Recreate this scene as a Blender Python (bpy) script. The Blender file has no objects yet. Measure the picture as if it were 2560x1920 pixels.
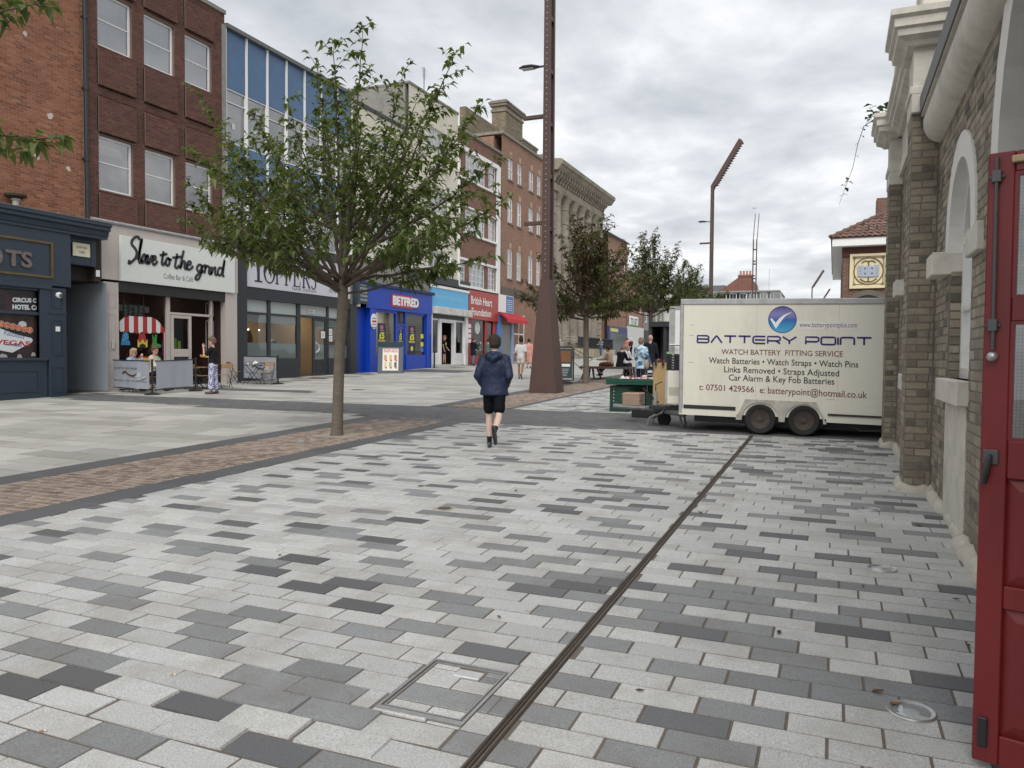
import bpy, bmesh, math, random
import numpy as np
from mathutils import Vector, Matrix, Euler

SC = bpy.context.scene
COL = SC.collection
RAD = math.radians

# ---------------------------------------------------------------- camera
YAW, PITCH, ROLL, FPX = RAD(22.7), RAD(2.0), 0.0075, 1923.0
EYE, SLOPE = 1.62, 0.025
fw = Vector((-math.sin(YAW)*math.cos(PITCH), math.cos(YAW)*math.cos(PITCH), -math.sin(PITCH)))
rt0 = Vector((math.cos(YAW), math.sin(YAW), 0)); up0 = rt0.cross(fw)
rt = rt0*math.cos(ROLL)+up0*math.sin(ROLL); up = up0*math.cos(ROLL)-rt0*math.sin(ROLL)
cam = bpy.data.cameras.new('camera'); camo = bpy.data.objects.new('camera', cam); COL.objects.link(camo)
cam.sensor_fit = 'HORIZONTAL'; cam.sensor_width = 36; cam.lens = FPX/2560*36
cam.clip_start = 0.05; cam.clip_end = 3000
camo.matrix_world = Matrix(((rt.x, up.x, -fw.x, 0), (rt.y, up.y, -fw.y, 0), (rt.z, up.z, -fw.z, EYE), (0, 0, 0, 1)))
SC.camera = camo

def ray(px, py): return fw+rt*((px-1280)/FPX)-up*((py-960)/FPX)
def gz(y):       # the street climbs gently away from the camera, then levels out
    return SLOPE*y if y < 95 else SLOPE*95
def gnd(px, py):
    d = ray(px, py); t = EYE/(SLOPE*d.y-d.z); return Vector((0, 0, EYE))+d*t
def onX(px, py, X):
    d = ray(px, py); t = X/d.x; return Vector((0, 0, EYE))+d*t
def onY(px, py, Y):
    d = ray(px, py); t = Y/d.y; return Vector((0, 0, EYE))+d*t
def proj(p):
    d = Vector(p)-Vector((0, 0, EYE)); z = d.dot(fw)
    if z < .1: return None
    return 1280+FPX*d.dot(rt)/z, 960-FPX*d.dot(up)/z, z

# ---------------------------------------------------------------- view, world, sun
SC.view_settings.view_transform = 'Standard'; SC.view_settings.look = 'None'
SC.view_settings.exposure = 0.78; SC.view_settings.gamma = 1; SC.view_settings.use_curve_mapping = False
W = bpy.data.worlds.new('World'); SC.world = W; W.use_nodes = True
nt = W.node_tree; nt.nodes.clear()
def N(t, typ, **kw):
    n = t.nodes.new(typ)
    for k, v in kw.items():
        if k == 'inp':
            for kk, vv in v.items(): n.inputs[kk].default_value = vv
        else: setattr(n, k, v)
    return n
def MATH(t, op, a, b=None, c=None):
    n = t.nodes.new('ShaderNodeMath'); n.operation = op
    for i, x in enumerate((a, b, c)):
        if x is None: continue
        if isinstance(x, (int, float)): n.inputs[i].default_value = x
        else: t.links.new(x, n.inputs[i])
    return n.outputs[0]
out = N(nt, 'ShaderNodeOutputWorld')
SUN_EL, SUN_AZ = RAD(46), RAD(163)      # azimuth clockwise from +Y
sky = N(nt, 'ShaderNodeTexSky', sky_type='NISHITA', sun_disc=False, sun_elevation=SUN_EL, sun_rotation=SUN_AZ, air_density=1.2, dust_density=3)
bg1 = N(nt, 'ShaderNodeBackground', inp={'Strength': 0.09}); nt.links.new(sky.outputs[0], bg1.inputs[0])
tc = N(nt, 'ShaderNodeTexCoord'); sp = N(nt, 'ShaderNodeSeparateXYZ'); nt.links.new(tc.outputs['Generated'], sp.inputs[0])
zz = MATH(nt, 'ADD', MATH(nt, 'MAXIMUM', sp.outputs[2], 0), .16)
cb = N(nt, 'ShaderNodeCombineXYZ'); nt.links.new(MATH(nt, 'DIVIDE', sp.outputs[0], zz), cb.inputs[0]); nt.links.new(MATH(nt, 'DIVIDE', sp.outputs[1], zz), cb.inputs[1])
n1 = N(nt, 'ShaderNodeTexNoise', inp={'Scale': 1.15, 'Detail': 7, 'Roughness': .56, 'Distortion': .25}); nt.links.new(cb.outputs[0], n1.inputs['Vector'])
n2 = N(nt, 'ShaderNodeTexNoise', inp={'Scale': 3.6, 'Detail': 6, 'Roughness': .55, 'Distortion': .35}); nt.links.new(cb.outputs[0], n2.inputs['Vector'])
mixn = MATH(nt, 'ADD', MATH(nt, 'MULTIPLY', n1.outputs[0], .74), MATH(nt, 'MULTIPLY', n2.outputs[0], .26))
cr = N(nt, 'ShaderNodeValToRGB'); nt.links.new(mixn, cr.inputs[0])
e = cr.color_ramp.elements
e[0].position = .36; e[0].color = (.40, .42, .45, 1); e[1].position = .64; e[1].color = (.93, .935, .94, 1)
for ps, c in ((.44, (.50, .52, .548, 1)), (.51, (.61, .625, .645, 1)), (.57, (.74, .75, .765, 1))):
    el = e.new(ps); el.color = c
bg2 = N(nt, 'ShaderNodeBackground', inp={'Strength': 0.80}); nt.links.new(cr.outputs[0], bg2.inputs[0])
mx = N(nt, 'ShaderNodeMixShader', inp={0: .93}); nt.links.new(bg1.outputs[0], mx.inputs[1]); nt.links.new(bg2.outputs[0], mx.inputs[2])
nt.links.new(mx.outputs[0], out.inputs[0])
sl = bpy.data.lights.new('sun', 'SUN'); sl.energy = 1.5; sl.angle = RAD(45); sl.color = (1, .97, .92)
so = bpy.data.objects.new('sun', sl); COL.objects.link(so)
sd = Vector((math.sin(SUN_AZ)*math.cos(SUN_EL), math.cos(SUN_AZ)*math.cos(SUN_EL), math.sin(SUN_EL)))
so.rotation_euler = sd.to_track_quat('Z', 'Y').to_euler(); so.location = (0, 0, 40)

# ---------------------------------------------------------------- materials
def S(r, g, b):
    f = lambda c: c/12.92 if c <= .04045 else ((c+.055)/1.055)**2.4
    return (f(r/255), f(g/255), f(b/255))
MATS = {}
def pm(name, col, rough=.6, var=.12, vs=6, bump=0, bs=60, metal=0, rnd=0, spec=.5, dirt=0, ds=1.3, dcol=(.03, .028, .025), coat=0, ramp=None, stretch=None, spots=0, trans=0):
    """procedural paint/stone/metal: base colour, fine and coarse noise, per-piece variation, dirt patches, bump"""
    if name in MATS: return MATS[name]
    m = bpy.data.materials.new(name); m.use_nodes = True; t = m.node_tree; b = t.nodes['Principled BSDF']
    b.inputs['Roughness'].default_value = rough; b.inputs['Metallic'].default_value = metal
    b.inputs['Specular IOR Level'].default_value = spec; b.inputs['Coat Weight'].default_value = coat
    g = N(t, 'ShaderNodeNewGeometry'); vec = g.outputs['Position']
    if stretch:
        mp = N(t, 'ShaderNodeMapping', inp={'Scale': stretch}); t.links.new(vec, mp.inputs[0]); vec = mp.outputs[0]
    n1 = N(t, 'ShaderNodeTexNoise', inp={'Scale': vs, 'Detail': 5, 'Roughness': .6}); t.links.new(vec, n1.inputs['Vector'])
    val = MATH(t, 'MULTIPLY_ADD', MATH(t, 'SUBTRACT', n1.outputs[0], .5), 2*var*1.6, 1)
    c0 = None
    if rnd or ramp:
        at = N(t, 'ShaderNodeAttribute', attribute_name='rnd'); oi = N(t, 'ShaderNodeObjectInfo')
        r = MATH(t, 'FRACT', MATH(t, 'ADD', at.outputs['Fac'], oi.outputs['Random']))
        if rnd: val = MATH(t, 'MULTIPLY', val, MATH(t, 'MULTIPLY_ADD', MATH(t, 'SUBTRACT', r, .5), 2*rnd, 1))
        if ramp:
            rp = N(t, 'ShaderNodeValToRGB'); t.links.new(r, rp.inputs[0]); el = rp.color_ramp.elements
            el[0].color = (*ramp[0], 1); el[1].color = (*ramp[-1], 1)
            for i, cc in enumerate(ramp[1:-1]): q = el.new((i+1)/(len(ramp)-1)); q.color = (*cc, 1)
            c0 = rp.outputs[0]
    mu = N(t, 'ShaderNodeVectorMath', operation='SCALE')
    if c0: t.links.new(c0, mu.inputs[0])
    else: mu.inputs[0].default_value = col
    t.links.new(val, mu.inputs['Scale']); co = mu.outputs[0]
    if dirt:
        n2 = N(t, 'ShaderNodeTexNoise', inp={'Scale': ds, 'Detail': 8, 'Roughness': .68}); t.links.new(vec, n2.inputs['Vector'])
        f = MATH(t, 'MULTIPLY', MATH(t, 'SMOOTH_MIN', MATH(t, 'MAXIMUM', MATH(t, 'MULTIPLY', MATH(t, 'SUBTRACT', n2.outputs[0], .47), 4.5), 0), 1, .1), dirt)
        mm = N(t, 'ShaderNodeMix', data_type='RGBA'); t.links.new(f, mm.inputs[0]); t.links.new(co, mm.inputs[6]); mm.inputs[7].default_value = (*dcol, 1); co = mm.outputs[2]
    if spots:      # trodden-in gum and drips
        vo = N(t, 'ShaderNodeTexVoronoi', inp={'Scale': 2.6, 'Randomness': 1}); t.links.new(g.outputs['Position'], vo.inputs['Vector'])
        wn_ = N(t, 'ShaderNodeTexNoise', inp={'Scale': 40}); t.links.new(g.outputs['Position'], wn_.inputs['Vector'])
        f = MATH(t, 'MULTIPLY', MATH(t, 'LESS_THAN', MATH(t, 'ADD', vo.outputs['Distance'], MATH(t, 'MULTIPLY', wn_.outputs[0], .03)), .055), spots)
        mm = N(t, 'ShaderNodeMix', data_type='RGBA'); t.links.new(f, mm.inputs[0]); t.links.new(co, mm.inputs[6]); mm.inputs[7].default_value = (.1, .095, .085, 1); co = mm.outputs[2]
    t.links.new(co, b.inputs['Base Color'])
    if trans:      # leaves let light through
        o_ = t.nodes['Material Output']; tl = N(t, 'ShaderNodeBsdfTranslucent'); sc2 = N(t, 'ShaderNodeVectorMath', operation='MULTIPLY'); t.links.new(co, sc2.inputs[0]); sc2.inputs[1].default_value = (1.5, 1.6, .7); t.links.new(sc2.outputs[0], tl.inputs[0])
        mx_ = N(t, 'ShaderNodeMixShader', inp={0: trans}); t.links.new(b.outputs[0], mx_.inputs[1]); t.links.new(tl.outputs[0], mx_.inputs[2]); t.links.new(mx_.outputs[0], o_.inputs[0])
    if rough > .12:
        t.links.new(MATH(t, 'MULTIPLY_ADD', n1.outputs[0], .2*rough, rough*.9), b.inputs['Roughness'])
    if bump:
        n3 = N(t, 'ShaderNodeTexNoise', inp={'Scale': bs, 'Detail': 4}); t.links.new(vec, n3.inputs['Vector'])
        bp = N(t, 'ShaderNodeBump', inp={'Strength': min(1, bump*30), 'Distance': bump}); t.links.new(n3.outputs[0], bp.inputs['Height']); t.links.new(bp.outputs[0], b.inputs['Normal'])
    MATS[name] = m; return m
def brickmat(name, c1, c2, mortar, swap, scale=1, bw=.23, rh=.078, dirt=.0):
    """far brickwork whose bricks are too small to pick apart"""
    m = bpy.data.materials.new(name); m.use_nodes = True; t = m.node_tree; b = t.nodes['Principled BSDF']; b.inputs['Roughness'].default_value = .85
    g = N(t, 'ShaderNodeNewGeometry'); s = N(t, 'ShaderNodeSeparateXYZ'); t.links.new(g.outputs['Position'], s.inputs[0])
    c = N(t, 'ShaderNodeCombineXYZ'); t.links.new(MATH(t, 'ADD', s.outputs[0], s.outputs[1]), c.inputs[0]); t.links.new(s.outputs[2], c.inputs[1])
    bt = N(t, 'ShaderNodeTexBrick', inp={'Color1': (*c1, 1), 'Color2': (*c2, 1), 'Mortar': (*mortar, 1), 'Scale': 1, 'Mortar Size': .008, 'Mortar Smooth': .1, 'Brick Width': bw, 'Row Height': rh})
    t.links.new(c.outputs[0], bt.inputs['Vector'])
    n2 = N(t, 'ShaderNodeTexNoise', inp={'Scale': .9, 'Detail': 8, 'Roughness': .7}); t.links.new(g.outputs['Position'], n2.inputs['Vector'])
    mu = N(t, 'ShaderNodeVectorMath', operation='SCALE'); t.links.new(bt.outputs[0], mu.inputs[0]); t.links.new(MATH(t, 'MULTIPLY_ADD', n2.outputs[0], .7, .65), mu.inputs['Scale'])
    co = mu.outputs[0]
    if dirt:
        f = MATH(t, 'MULTIPLY', MATH(t, 'MINIMUM', MATH(t, 'MAXIMUM', MATH(t, 'MULTIPLY', MATH(t, 'SUBTRACT', n2.outputs[0], .48), 4), 0), 1), dirt)
        mm = N(t, 'ShaderNodeMix', data_type='RGBA'); t.links.new(f, mm.inputs[0]); t.links.new(co, mm.inputs[6]); mm.inputs[7].default_value = (.05, .045, .04, 1); co = mm.outputs[2]
    t.links.new(co, b.inputs['Base Color'])
    bp = N(t, 'ShaderNodeBump', inp={'Strength': .6, 'Distance': .008}); t.links.new(bt.outputs['Fac'], bp.inputs['Height']); bp.invert = True; t.links.new(bp.outputs[0], b.inputs['Normal'])
    MATS[name] = m; return m
def glass(name='window glass', tint=(.75, .8, .8), refl=1.0, base=.07):
    if name in MATS: return MATS[name]
    m = bpy.data.materials.new(name); m.use_nodes = True; t = m.node_tree; t.nodes.clear()
    o = N(t, 'ShaderNodeOutputMaterial'); tr = N(t, 'ShaderNodeBsdfTransparent', inp={'Color': (*tint, 1)}); gl = N(t, 'ShaderNodeBsdfGlossy', inp={'Roughness': .02, 'Color': (1, 1, 1, 1)})
    fr = N(t, 'ShaderNodeFresnel', inp={'IOR': 1.5}); mxx = N(t, 'ShaderNodeMixShader')
    n = N(t, 'ShaderNodeTexNoise', inp={'Scale': 1.3, 'Detail': 1}); g = N(t, 'ShaderNodeNewGeometry'); t.links.new(g.outputs['Position'], n.inputs['Vector'])
    bp = N(t, 'ShaderNodeBump', inp={'Strength': .12, 'Distance': .03}); t.links.new(n.outputs[0], bp.inputs['Height']); t.links.new(bp.outputs[0], gl.inputs['Normal'])
    t.links.new(MATH(t, 'MINIMUM', MATH(t, 'MULTIPLY_ADD', fr.outputs[0], refl, base), 1), mxx.inputs[0]); t.links.new(tr.outputs[0], mxx.inputs[1]); t.links.new(gl.outputs[0], mxx.inputs[2]); t.links.new(mxx.outputs[0], o.inputs[0])
    MATS[name] = m; return m
def emis(name, col, strength):
    if name in MATS: return MATS[name]
    m = bpy.data.materials.new(name); m.use_nodes = True; b = m.node_tree.nodes['Principled BSDF']
    b.inputs['Base Color'].default_value = (*col, 1); b.inputs['Emission Color'].default_value = (*col, 1); b.inputs['Emission Strength'].default_value = strength
    MATS[name] = m; return m
_flat = {}
def flat(col, rough=.55):
    """plain printed or painted colour"""
    k = tuple(round(c, 3) for c in col)+(rough,)
    if k not in _flat: _flat[k] = pm('paint %d' % len(_flat), col, rough, var=.05, vs=9)
    return _flat[k]

# ---------------------------------------------------------------- mesh building
def loc_of(o):
    return o.matrix_basis.translation if o.parent is None else loc_of(o.parent)+o.matrix_basis.translation
class MB:
    def __init__(s, frame=None): s.v = []; s.f = []; s.m = []; s.r = []; s.fr = frame or (lambda a, b, c: (a, b, c)); s.mi = 0; s.rv = 0.; s.M = None
    def p(s, a, b, c):
        q = s.fr(a, b, c)
        if s.M is not None: q = s.M @ Vector(q)
        s.v.append(tuple(q)); return len(s.v)-1
    def face(s, idx): s.f.append(tuple(idx)); s.m.append(s.mi); s.r.append(s.rv)
    def poly(s, pts): s.face([s.p(*q) for q in pts])
    def box(s, a0, a1, b0, b1, c0, c1):
        i = [s.p(a, b, c) for c in (c0, c1) for b in (b0, b1) for a in (a0, a1)]
        for q in ((0, 2, 3, 1), (4, 5, 7, 6), (0, 1, 5, 4), (2, 6, 7, 3), (0, 4, 6, 2), (1, 3, 7, 5)): s.face([i[k] for k in q])
    def prism(s, pts, c0, c1):
        n = len(pts); A = [s.p(a, b, c0) for a, b in pts]; B = [s.p(a, b, c1) for a, b in pts]
        s.face(A[::-1]); s.face(B)
        for i in range(n): j = (i+1) % n; s.face((A[i], A[j], B[j], B[i]))
    def profile(s, prof, b0, b1, axis=0):
        """extrude a closed (a,c) outline along b"""
        A = [s.p(a, b0, c) for a, c in prof]; B = [s.p(a, b1, c) for a, c in prof]; n = len(prof)
        s.face(A); s.face(B[::-1])
        for i in range(n): j = (i+1) % n; s.face((A[i], B[i], B[j], A[j]))
    def tube(s, pts, r, n=8, cap=True, flat=1.0):
        pts = [Vector(q) for q in pts]; k = len(pts); rr = r if isinstance(r, (list, tuple)) else [r]*k; rings = []; prev = None
        for i, q in enumerate(pts):
            d = (pts[min(i+1, k-1)]-pts[max(i-1, 0)]).normalized()
            if prev is None:
                h = Vector((0, 0, 1)) if abs(d.z) < .9 else Vector((1, 0, 0)); u = d.cross(h).normalized()
            else:
                u = (prev-d*prev.dot(d)).normalized()
            prev = u; w = d.cross(u)
            rings.append([s.p(*(q+(u*math.cos(2*math.pi*j/n)+w*math.sin(2*math.pi*j/n)*flat)*rr[i])) for j in range(n)])
        for a, b in zip(rings, rings[1:]):
            for j in range(n): s.face((a[j], a[(j+1) % n], b[(j+1) % n], b[j]))
        if cap: s.face(rings[0][::-1]); s.face(rings[-1])
    def lathe(s, prof, c=(0, 0, 0), n=24, a0=0, a1=2*math.pi):
        full = abs(a1-a0-2*math.pi) < 1e-6; k = n if full else n+1; rings = []
        for r, z in prof:
            rings.append([s.p(c[0]+r*math.cos(a0+(a1-a0)*j/n), c[1]+r*math.sin(a0+(a1-a0)*j/n), c[2]+z) for j in range(k)])
        for a, b in zip(rings, rings[1:]):
            for j in range(n): s.face((a[j], a[(j+1) % k], b[(j+1) % k], b[j]))
        if prof[0][0] > 1e-6: s.face(rings[0][::-1])
        if prof[-1][0] > 1e-6: s.face(rings[-1])
    def ball(s, c, rx, ry=None, rz=None, nu=12, nv=8):
        ry = ry or rx; rz = rz or rx
        top = s.p(c[0], c[1], c[2]+rz); bot = s.p(c[0], c[1], c[2]-rz); R = []
        for i in range(1, nv):
            t = math.pi*i/nv; R.append([s.p(c[0]+rx*math.sin(t)*math.cos(2*math.pi*j/nu), c[1]+ry*math.sin(t)*math.sin(2*math.pi*j/nu), c[2]+rz*math.cos(t)) for j in range(nu)])
        for j in range(nu): s.face((top, R[0][j], R[0][(j+1) % nu])); s.face((bot, R[-1][(j+1) % nu], R[-1][j]))
        for a, b in zip(R, R[1:]):
            for j in range(nu): s.face((a[j], b[j], b[(j+1) % nu], a[(j+1) % nu]))
    def build(s, name, mat, parent=None, smooth=False, bev=0, seg=1, recalc=True, rnd=False, kind=None, label=None, local=False):
        me = bpy.data.meshes.new(name); off = Vector((0, 0, 0))
        if parent is not None and not local: off = loc_of(parent)
        me.from_pydata([(x-off.x, y-off.y, z-off.z) for x, y, z in s.v], [], s.f)
        for mm in (mat if isinstance(mat, (list, tuple)) else [mat]): me.materials.append(mm)
        me.polygons.foreach_set('material_index', s.m)
        if rnd:
            at = me.attributes.new('rnd', 'FLOAT', 'FACE'); at.data.foreach_set('value', s.r)
        if recalc or bev or smooth:
            bm = bmesh.new(); bm.from_mesh(me)
            if smooth: bmesh.ops.remove_doubles(bm, verts=bm.verts, dist=1e-5)
            if bev:
                bmesh.ops.remove_doubles(bm, verts=bm.verts, dist=1e-5)
                es = [e_ for e_ in bm.edges if len(e_.link_faces) == 2 and e_.calc_face_angle(0) > .6]
                bmesh.ops.bevel(bm, geom=es, offset=bev, segments=seg, affect='EDGES', clamp_overlap=True)
            if recalc: bmesh.ops.recalc_face_normals(bm, faces=bm.faces)
            bm.to_mesh(me); bm.free()
        if smooth:
            me.polygons.foreach_set('use_smooth', [True]*len(me.polygons))
            if smooth != 'all':
                try: me.set_sharp_from_angle(angle=RAD(40))
                except Exception: pass
        o = bpy.data.objects.new(name, me); COL.objects.link(o)
        if parent is not None: o.parent = parent
        if kind: o['kind'] = kind
        if label: o['label'] = label
        return o
def thing(name, label, cat, loc=(0, 0, 0), rz=0, group=None, kind=None):
    o = bpy.data.objects.new(name, None); COL.objects.link(o); o.location = loc; o.rotation_euler = (0, 0, rz)
    o.empty_display_size = .2; tag(o, label, cat, group, kind); return o
def tag(o, label, cat, group=None, kind=None):
    o['label'] = label; o['category'] = cat
    if group: o['group'] = group
    if kind: o['kind'] = kind
    return o
def copy_tree(o, parent=None):
    c = o.copy(); COL.objects.link(c); c.parent = parent
    for ch in [k for k in o.children]: copy_tree(ch, c)
    return c
def LF(X): return lambda u, v, d: (X+d, u, v)        # facade on the left of the street, facing +X
def RF(X): return lambda u, v, d: (X-d, u, v)        # facade on the right, facing -X
def FF(Y): return lambda u, v, d: (u, Y-d, v)        # face looking back at the camera (-Y)

TMP = bpy.data.scenes.new('workshop')          # a scratch scene keeps baking quick; removed at the end
def baked(ob):
    TMP.collection.objects.link(ob)
    with bpy.context.temp_override(scene=TMP, view_layer=TMP.view_layers[0]): dg = bpy.context.evaluated_depsgraph_get()
    return bpy.data.meshes.new_from_object(ob.evaluated_get(dg))
def text_mesh(body, bold=0, space=1, shear=0):
    cu = bpy.data.curves.new('t', 'FONT'); cu.body = body; cu.size = 1; cu.offset = bold; cu.space_character = space; cu.shear = shear; cu.resolution_u = 3
    ob = bpy.data.objects.new('t', cu)
    me = baked(ob); v = [tuple(x.co) for x in me.vertices]; f = [tuple(p.vertices) for p in me.polygons]
    bpy.data.objects.remove(ob); bpy.data.curves.remove(cu); bpy.data.meshes.remove(me); return v, f
def text(frame, body, u0, u1, v0, v1, d, mat, parent, bold=0, name='lettering', thick=0, space=1, slope=0, shear=0, M=None):
    """lettering filling the box u0..u1, v0..v1 of a face"""
    v, f = text_mesh(body, bold, space, shear)
    if not v: return None
    xs = [q[0] for q in v]; ys = [q[1] for q in v]; a, b, c, e_ = min(xs), max(xs), min(ys), max(ys)
    mb = MB(frame); mb.M = M; n = len(v)
    for t in ((0, 1) if thick else (1,)):
        for x, y, _ in v:
            fx = (x-a)/(b-a); mb.p(u0+(u1-u0)*fx, v0+(v1-v0)*(y-c)/(e_-c)+slope*fx, d+(thick if t else 0))
    if thick:
        from collections import Counter
        ed = Counter(); 
        for q in f:
            for i in range(len(q)): a_, b_ = q[i], q[(i+1) % len(q)]; ed[(min(a_, b_), max(a_, b_))] += 1
        for q in f: mb.face([i+n for i in q])
        for (a_, b_), k in ed.items():
            if k == 1: mb.face((a_, b_, b_+n, a_+n))
    else:
        for q in f: mb.face(q)
    return mb.build(name, mat, parent, recalc=bool(thick))
def stroke(frame, lines, w, d, mat, parent, name='lettering', thick=.006, M=None):
    """lettering or a mark drawn as strokes of even width w; lines = polylines in (u,v)"""
    mb = MB(frame); mb.M = M
    for ln in lines:
        n = len(ln)
        L_, R_ = [], []
        for i, (x, y) in enumerate(ln):
            x0, y0 = ln[max(i-1, 0)]; x1, y1 = ln[min(i+1, n-1)]
            if i == 0 and ln[0] == ln[-1]: x0, y0 = ln[-2]
            if i == n-1 and ln[0] == ln[-1]: x1, y1 = ln[1]
            dx, dy = x1-x0, y1-y0; l = math.hypot(dx, dy) or 1; nx, ny = -dy/l*w/2, dx/l*w/2
            L_.append((x+nx, y+ny)); R_.append((x-nx, y-ny))
        for i in range(n-1): mb.prism([L_[i], R_[i], R_[i+1], L_[i+1]], d, d+thick)
    return mb.build(name, mat, parent)
def wall(mb, u0, u1, v0, v1, holes, d=0, rev=.12):
    """face with rectangular openings and their reveals"""
    us = sorted({u0, u1, *[h[0] for h in holes], *[h[1] for h in holes]}); vs = sorted({v0, v1, *[h[2] for h in holes], *[h[3] for h in holes]})
    us = [u for u in us if u0 <= u <= u1]; vs = [v for v in vs if v0 <= v <= v1]
    for a, b in zip(us, us[1:]):
        for c, e_ in zip(vs, vs[1:]):
            m, k = (a+b)/2, (c+e_)/2
            if any(h[0] < m < h[1] and h[2] < k < h[3] for h in holes): continue
            mb.poly([(a, c, d), (b, c, d), (b, e_, d), (a, e_, d)])
    for h in holes:
        a, b, c, e_ = h[:4]
        for q in (((a, c), (a, e_)), ((b, e_), (b, c)), ((a, e_), (b, e_)), ((b, c), (a, c))):
            (x, y), (x2, y2) = q; mb.poly([(x, y, d), (x2, y2, d), (x2, y2, d-rev), (x, y, d-rev)])
def courses(u0, u1, v0, v1, L=.23, H=.078, holes=(), j=.010, seed=1, header=.0, start=0):
    """running-bond pieces clipped to the openings -> list of (u0,u1,v0,v1)"""
    rng = random.Random(seed); out = []; k = start; v = v0
    while v < v1-.02:
        ve = min(v+H, v1); x = u0-(L/2 if k % 2 else 0)-rng.uniform(0, .02)
        while x < u1-.02:
            l = L if rng.random() > header else L/2
            segs = [(max(x, u0), min(x+l, u1))]; x += l
            for h in holes:
                if h[2] < (v+ve)/2 < h[3]:
                    ns = []
                    for a, b in segs:
                        if b <= h[0] or a >= h[1]: ns.append((a, b))
                        else:
                            if a < h[0]: ns.append((a, h[0]))
                            if b > h[1]: ns.append((h[1], b))
                    segs = ns
            for a, b in segs:
                if b-a > .035: out.append((a+j/2, b-j/2, v+j/2, ve-j/2))
        v = ve; k += 1
    return out
def brickwork(frame, rects, mat, parent, d0=-.02, d1=.006, single=300, name='brick', many='bricks', seed=3, frames=None):
    """rects: (u0,u1,v0,v1[,frame]); the `single` that show largest become parts of their own, the rest one joined part"""
    rng = random.Random(seed); scored = []
    for q in rects:
        fr = q[4] if len(q) > 4 else frame
        c = Vector(fr((q[0]+q[1])/2, (q[2]+q[3])/2, 0)); pr = proj(c); s = 0
        if pr and -20 < pr[0] < 2580 and -20 < pr[1] < 1940: s = 1/pr[2]
        scored.append((s, q, fr))
    scored.sort(key=lambda t: -t[0]); mb = MB()
    protos = {}
    for i, (s, q, fr) in enumerate(scored):
        u0, u1, v0, v1 = q[:4]; e_ = rng.uniform(-.002, .003)
        if i < single and s > 0:
            c = Vector(fr((u0+u1)/2, (v0+v1)/2, 0)); w, h = u1-u0, v1-v0
            key = (round(w, 2), round(h, 2), id(fr))
            if key not in protos:
                b = MB(lambda a, bb, cc, fr=fr, u=(u0+u1)/2, v=(v0+v1)/2: tuple(Vector(fr(u+a, v+bb, cc))-Vector(fr(u, v, 0))))
                k = .0045; b.rv = 0
                piece(b, -w/2, w/2, -h/2, h/2, d0, d1, k)
                o = b.build(name, mat, parent, local=True, rnd=True); protos[key] = o.data
            else:
                o = bpy.data.objects.new(name, protos[key]); COL.objects.link(o); o.parent = parent
            n = Vector(fr(0, 0, 1))-Vector(fr(0, 0, 0)); o.location = c-loc_of(parent)+n*e_
        else:
            mb.fr = fr; mb.rv = rng.random(); piece(mb, u0, u1, v0, v1, d0, d1+e_, .0045)
    if mb.f: mb.build(many, mat, parent, rnd=True, kind='stuff')
def piece(mb, u0, u1, v0, v1, d0, d1, k):
    """a chamfered slab standing out of a face"""
    a = [mb.p(u, v, d0) for u, v in ((u0, v0), (u1, v0), (u1, v1), (u0, v1))]
    c = [mb.p(u, v, d1-k) for u, v in ((u0, v0), (u1, v0), (u1, v1), (u0, v1))]
    b = [mb.p(u, v, d1) for u, v in ((u0+k, v0+k), (u1-k, v0+k), (u1-k, v1-k), (u0+k, v1-k))]
    mb.face(b)
    for i in range(4): j = (i+1) % 4; mb.face((a[i], a[j], c[j], c[i])); mb.face((c[i], c[j], b[j], b[i]))
# ================================================================ ground and paving
M_joint = pm('paving joint sand', (.12, .10, .08), .95, .25, 20)
M_lite = pm('pale granite sett', (.405, .405, .395), .72, .55, 130, bump=.0012, bs=220, rnd=.12, dirt=.55, ds=2.3, dcol=(.25, .235, .2), spots=.4)
M_mid = pm('mid grey granite sett', (.195, .2, .203), .68, .5, 130, bump=.0012, bs=220, rnd=.15, dirt=.4, ds=2.3, dcol=(.12, .10, .08), spots=.3)
M_dark = pm('charcoal sett', (.1, .102, .107), .6, .4, 120, bump=.001, bs=220, rnd=.18, dirt=.15, ds=1.3, dcol=(.14, .125, .1))
M_slab = pm('pale sandstone slab', (.37, .36, .335), .75, .12, 30, bump=.001, bs=160, rnd=.22, dirt=.35, ds=.7, dcol=(.22, .205, .18))
M_cob = pm('brown porphyry cobble', (.23, .178, .145), .75, .2, 40, bump=.003, bs=60, rnd=.35, dirt=.25, ds=2, dcol=(.1, .07, .055))
M_cobj = pm('cobble joint', (.4, .34, .27), .95, .2, 20)
M_kerb = pm('charcoal kerb stone', (.085, .087, .092), .62, .14, 40, bump=.001, bs=200, rnd=.12, dirt=.3, ds=1.1, dcol=(.14, .125, .105))
M_block = pm('dark grey block', (.105, .107, .112), .7, .15, 40, bump=.001, bs=200, rnd=.22, dirt=.25, ds=.8, dcol=(.16, .145, .12))
M_asph = pm('asphalt', (.09, .088, .085), .9, .15, 30, bump=.002, bs=120)

g = MB()
ys = (-60, 0, 40, 80, 95, 200, 900); xs = (-700, -100, -21, 0, 5, 40, 700)
for a, b in zip(ys, ys[1:]):
    for c, d_ in zip(xs, xs[1:]): g.poly([(c, a, gz(a)-.06), (d_, a, gz(a)-.06), (d_, b, gz(b)-.06), (c, b, gz(b)-.06)])
tag(g.build('ground', M_asph), 'asphalt ground under the whole street', 'ground', kind='structure')

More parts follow.
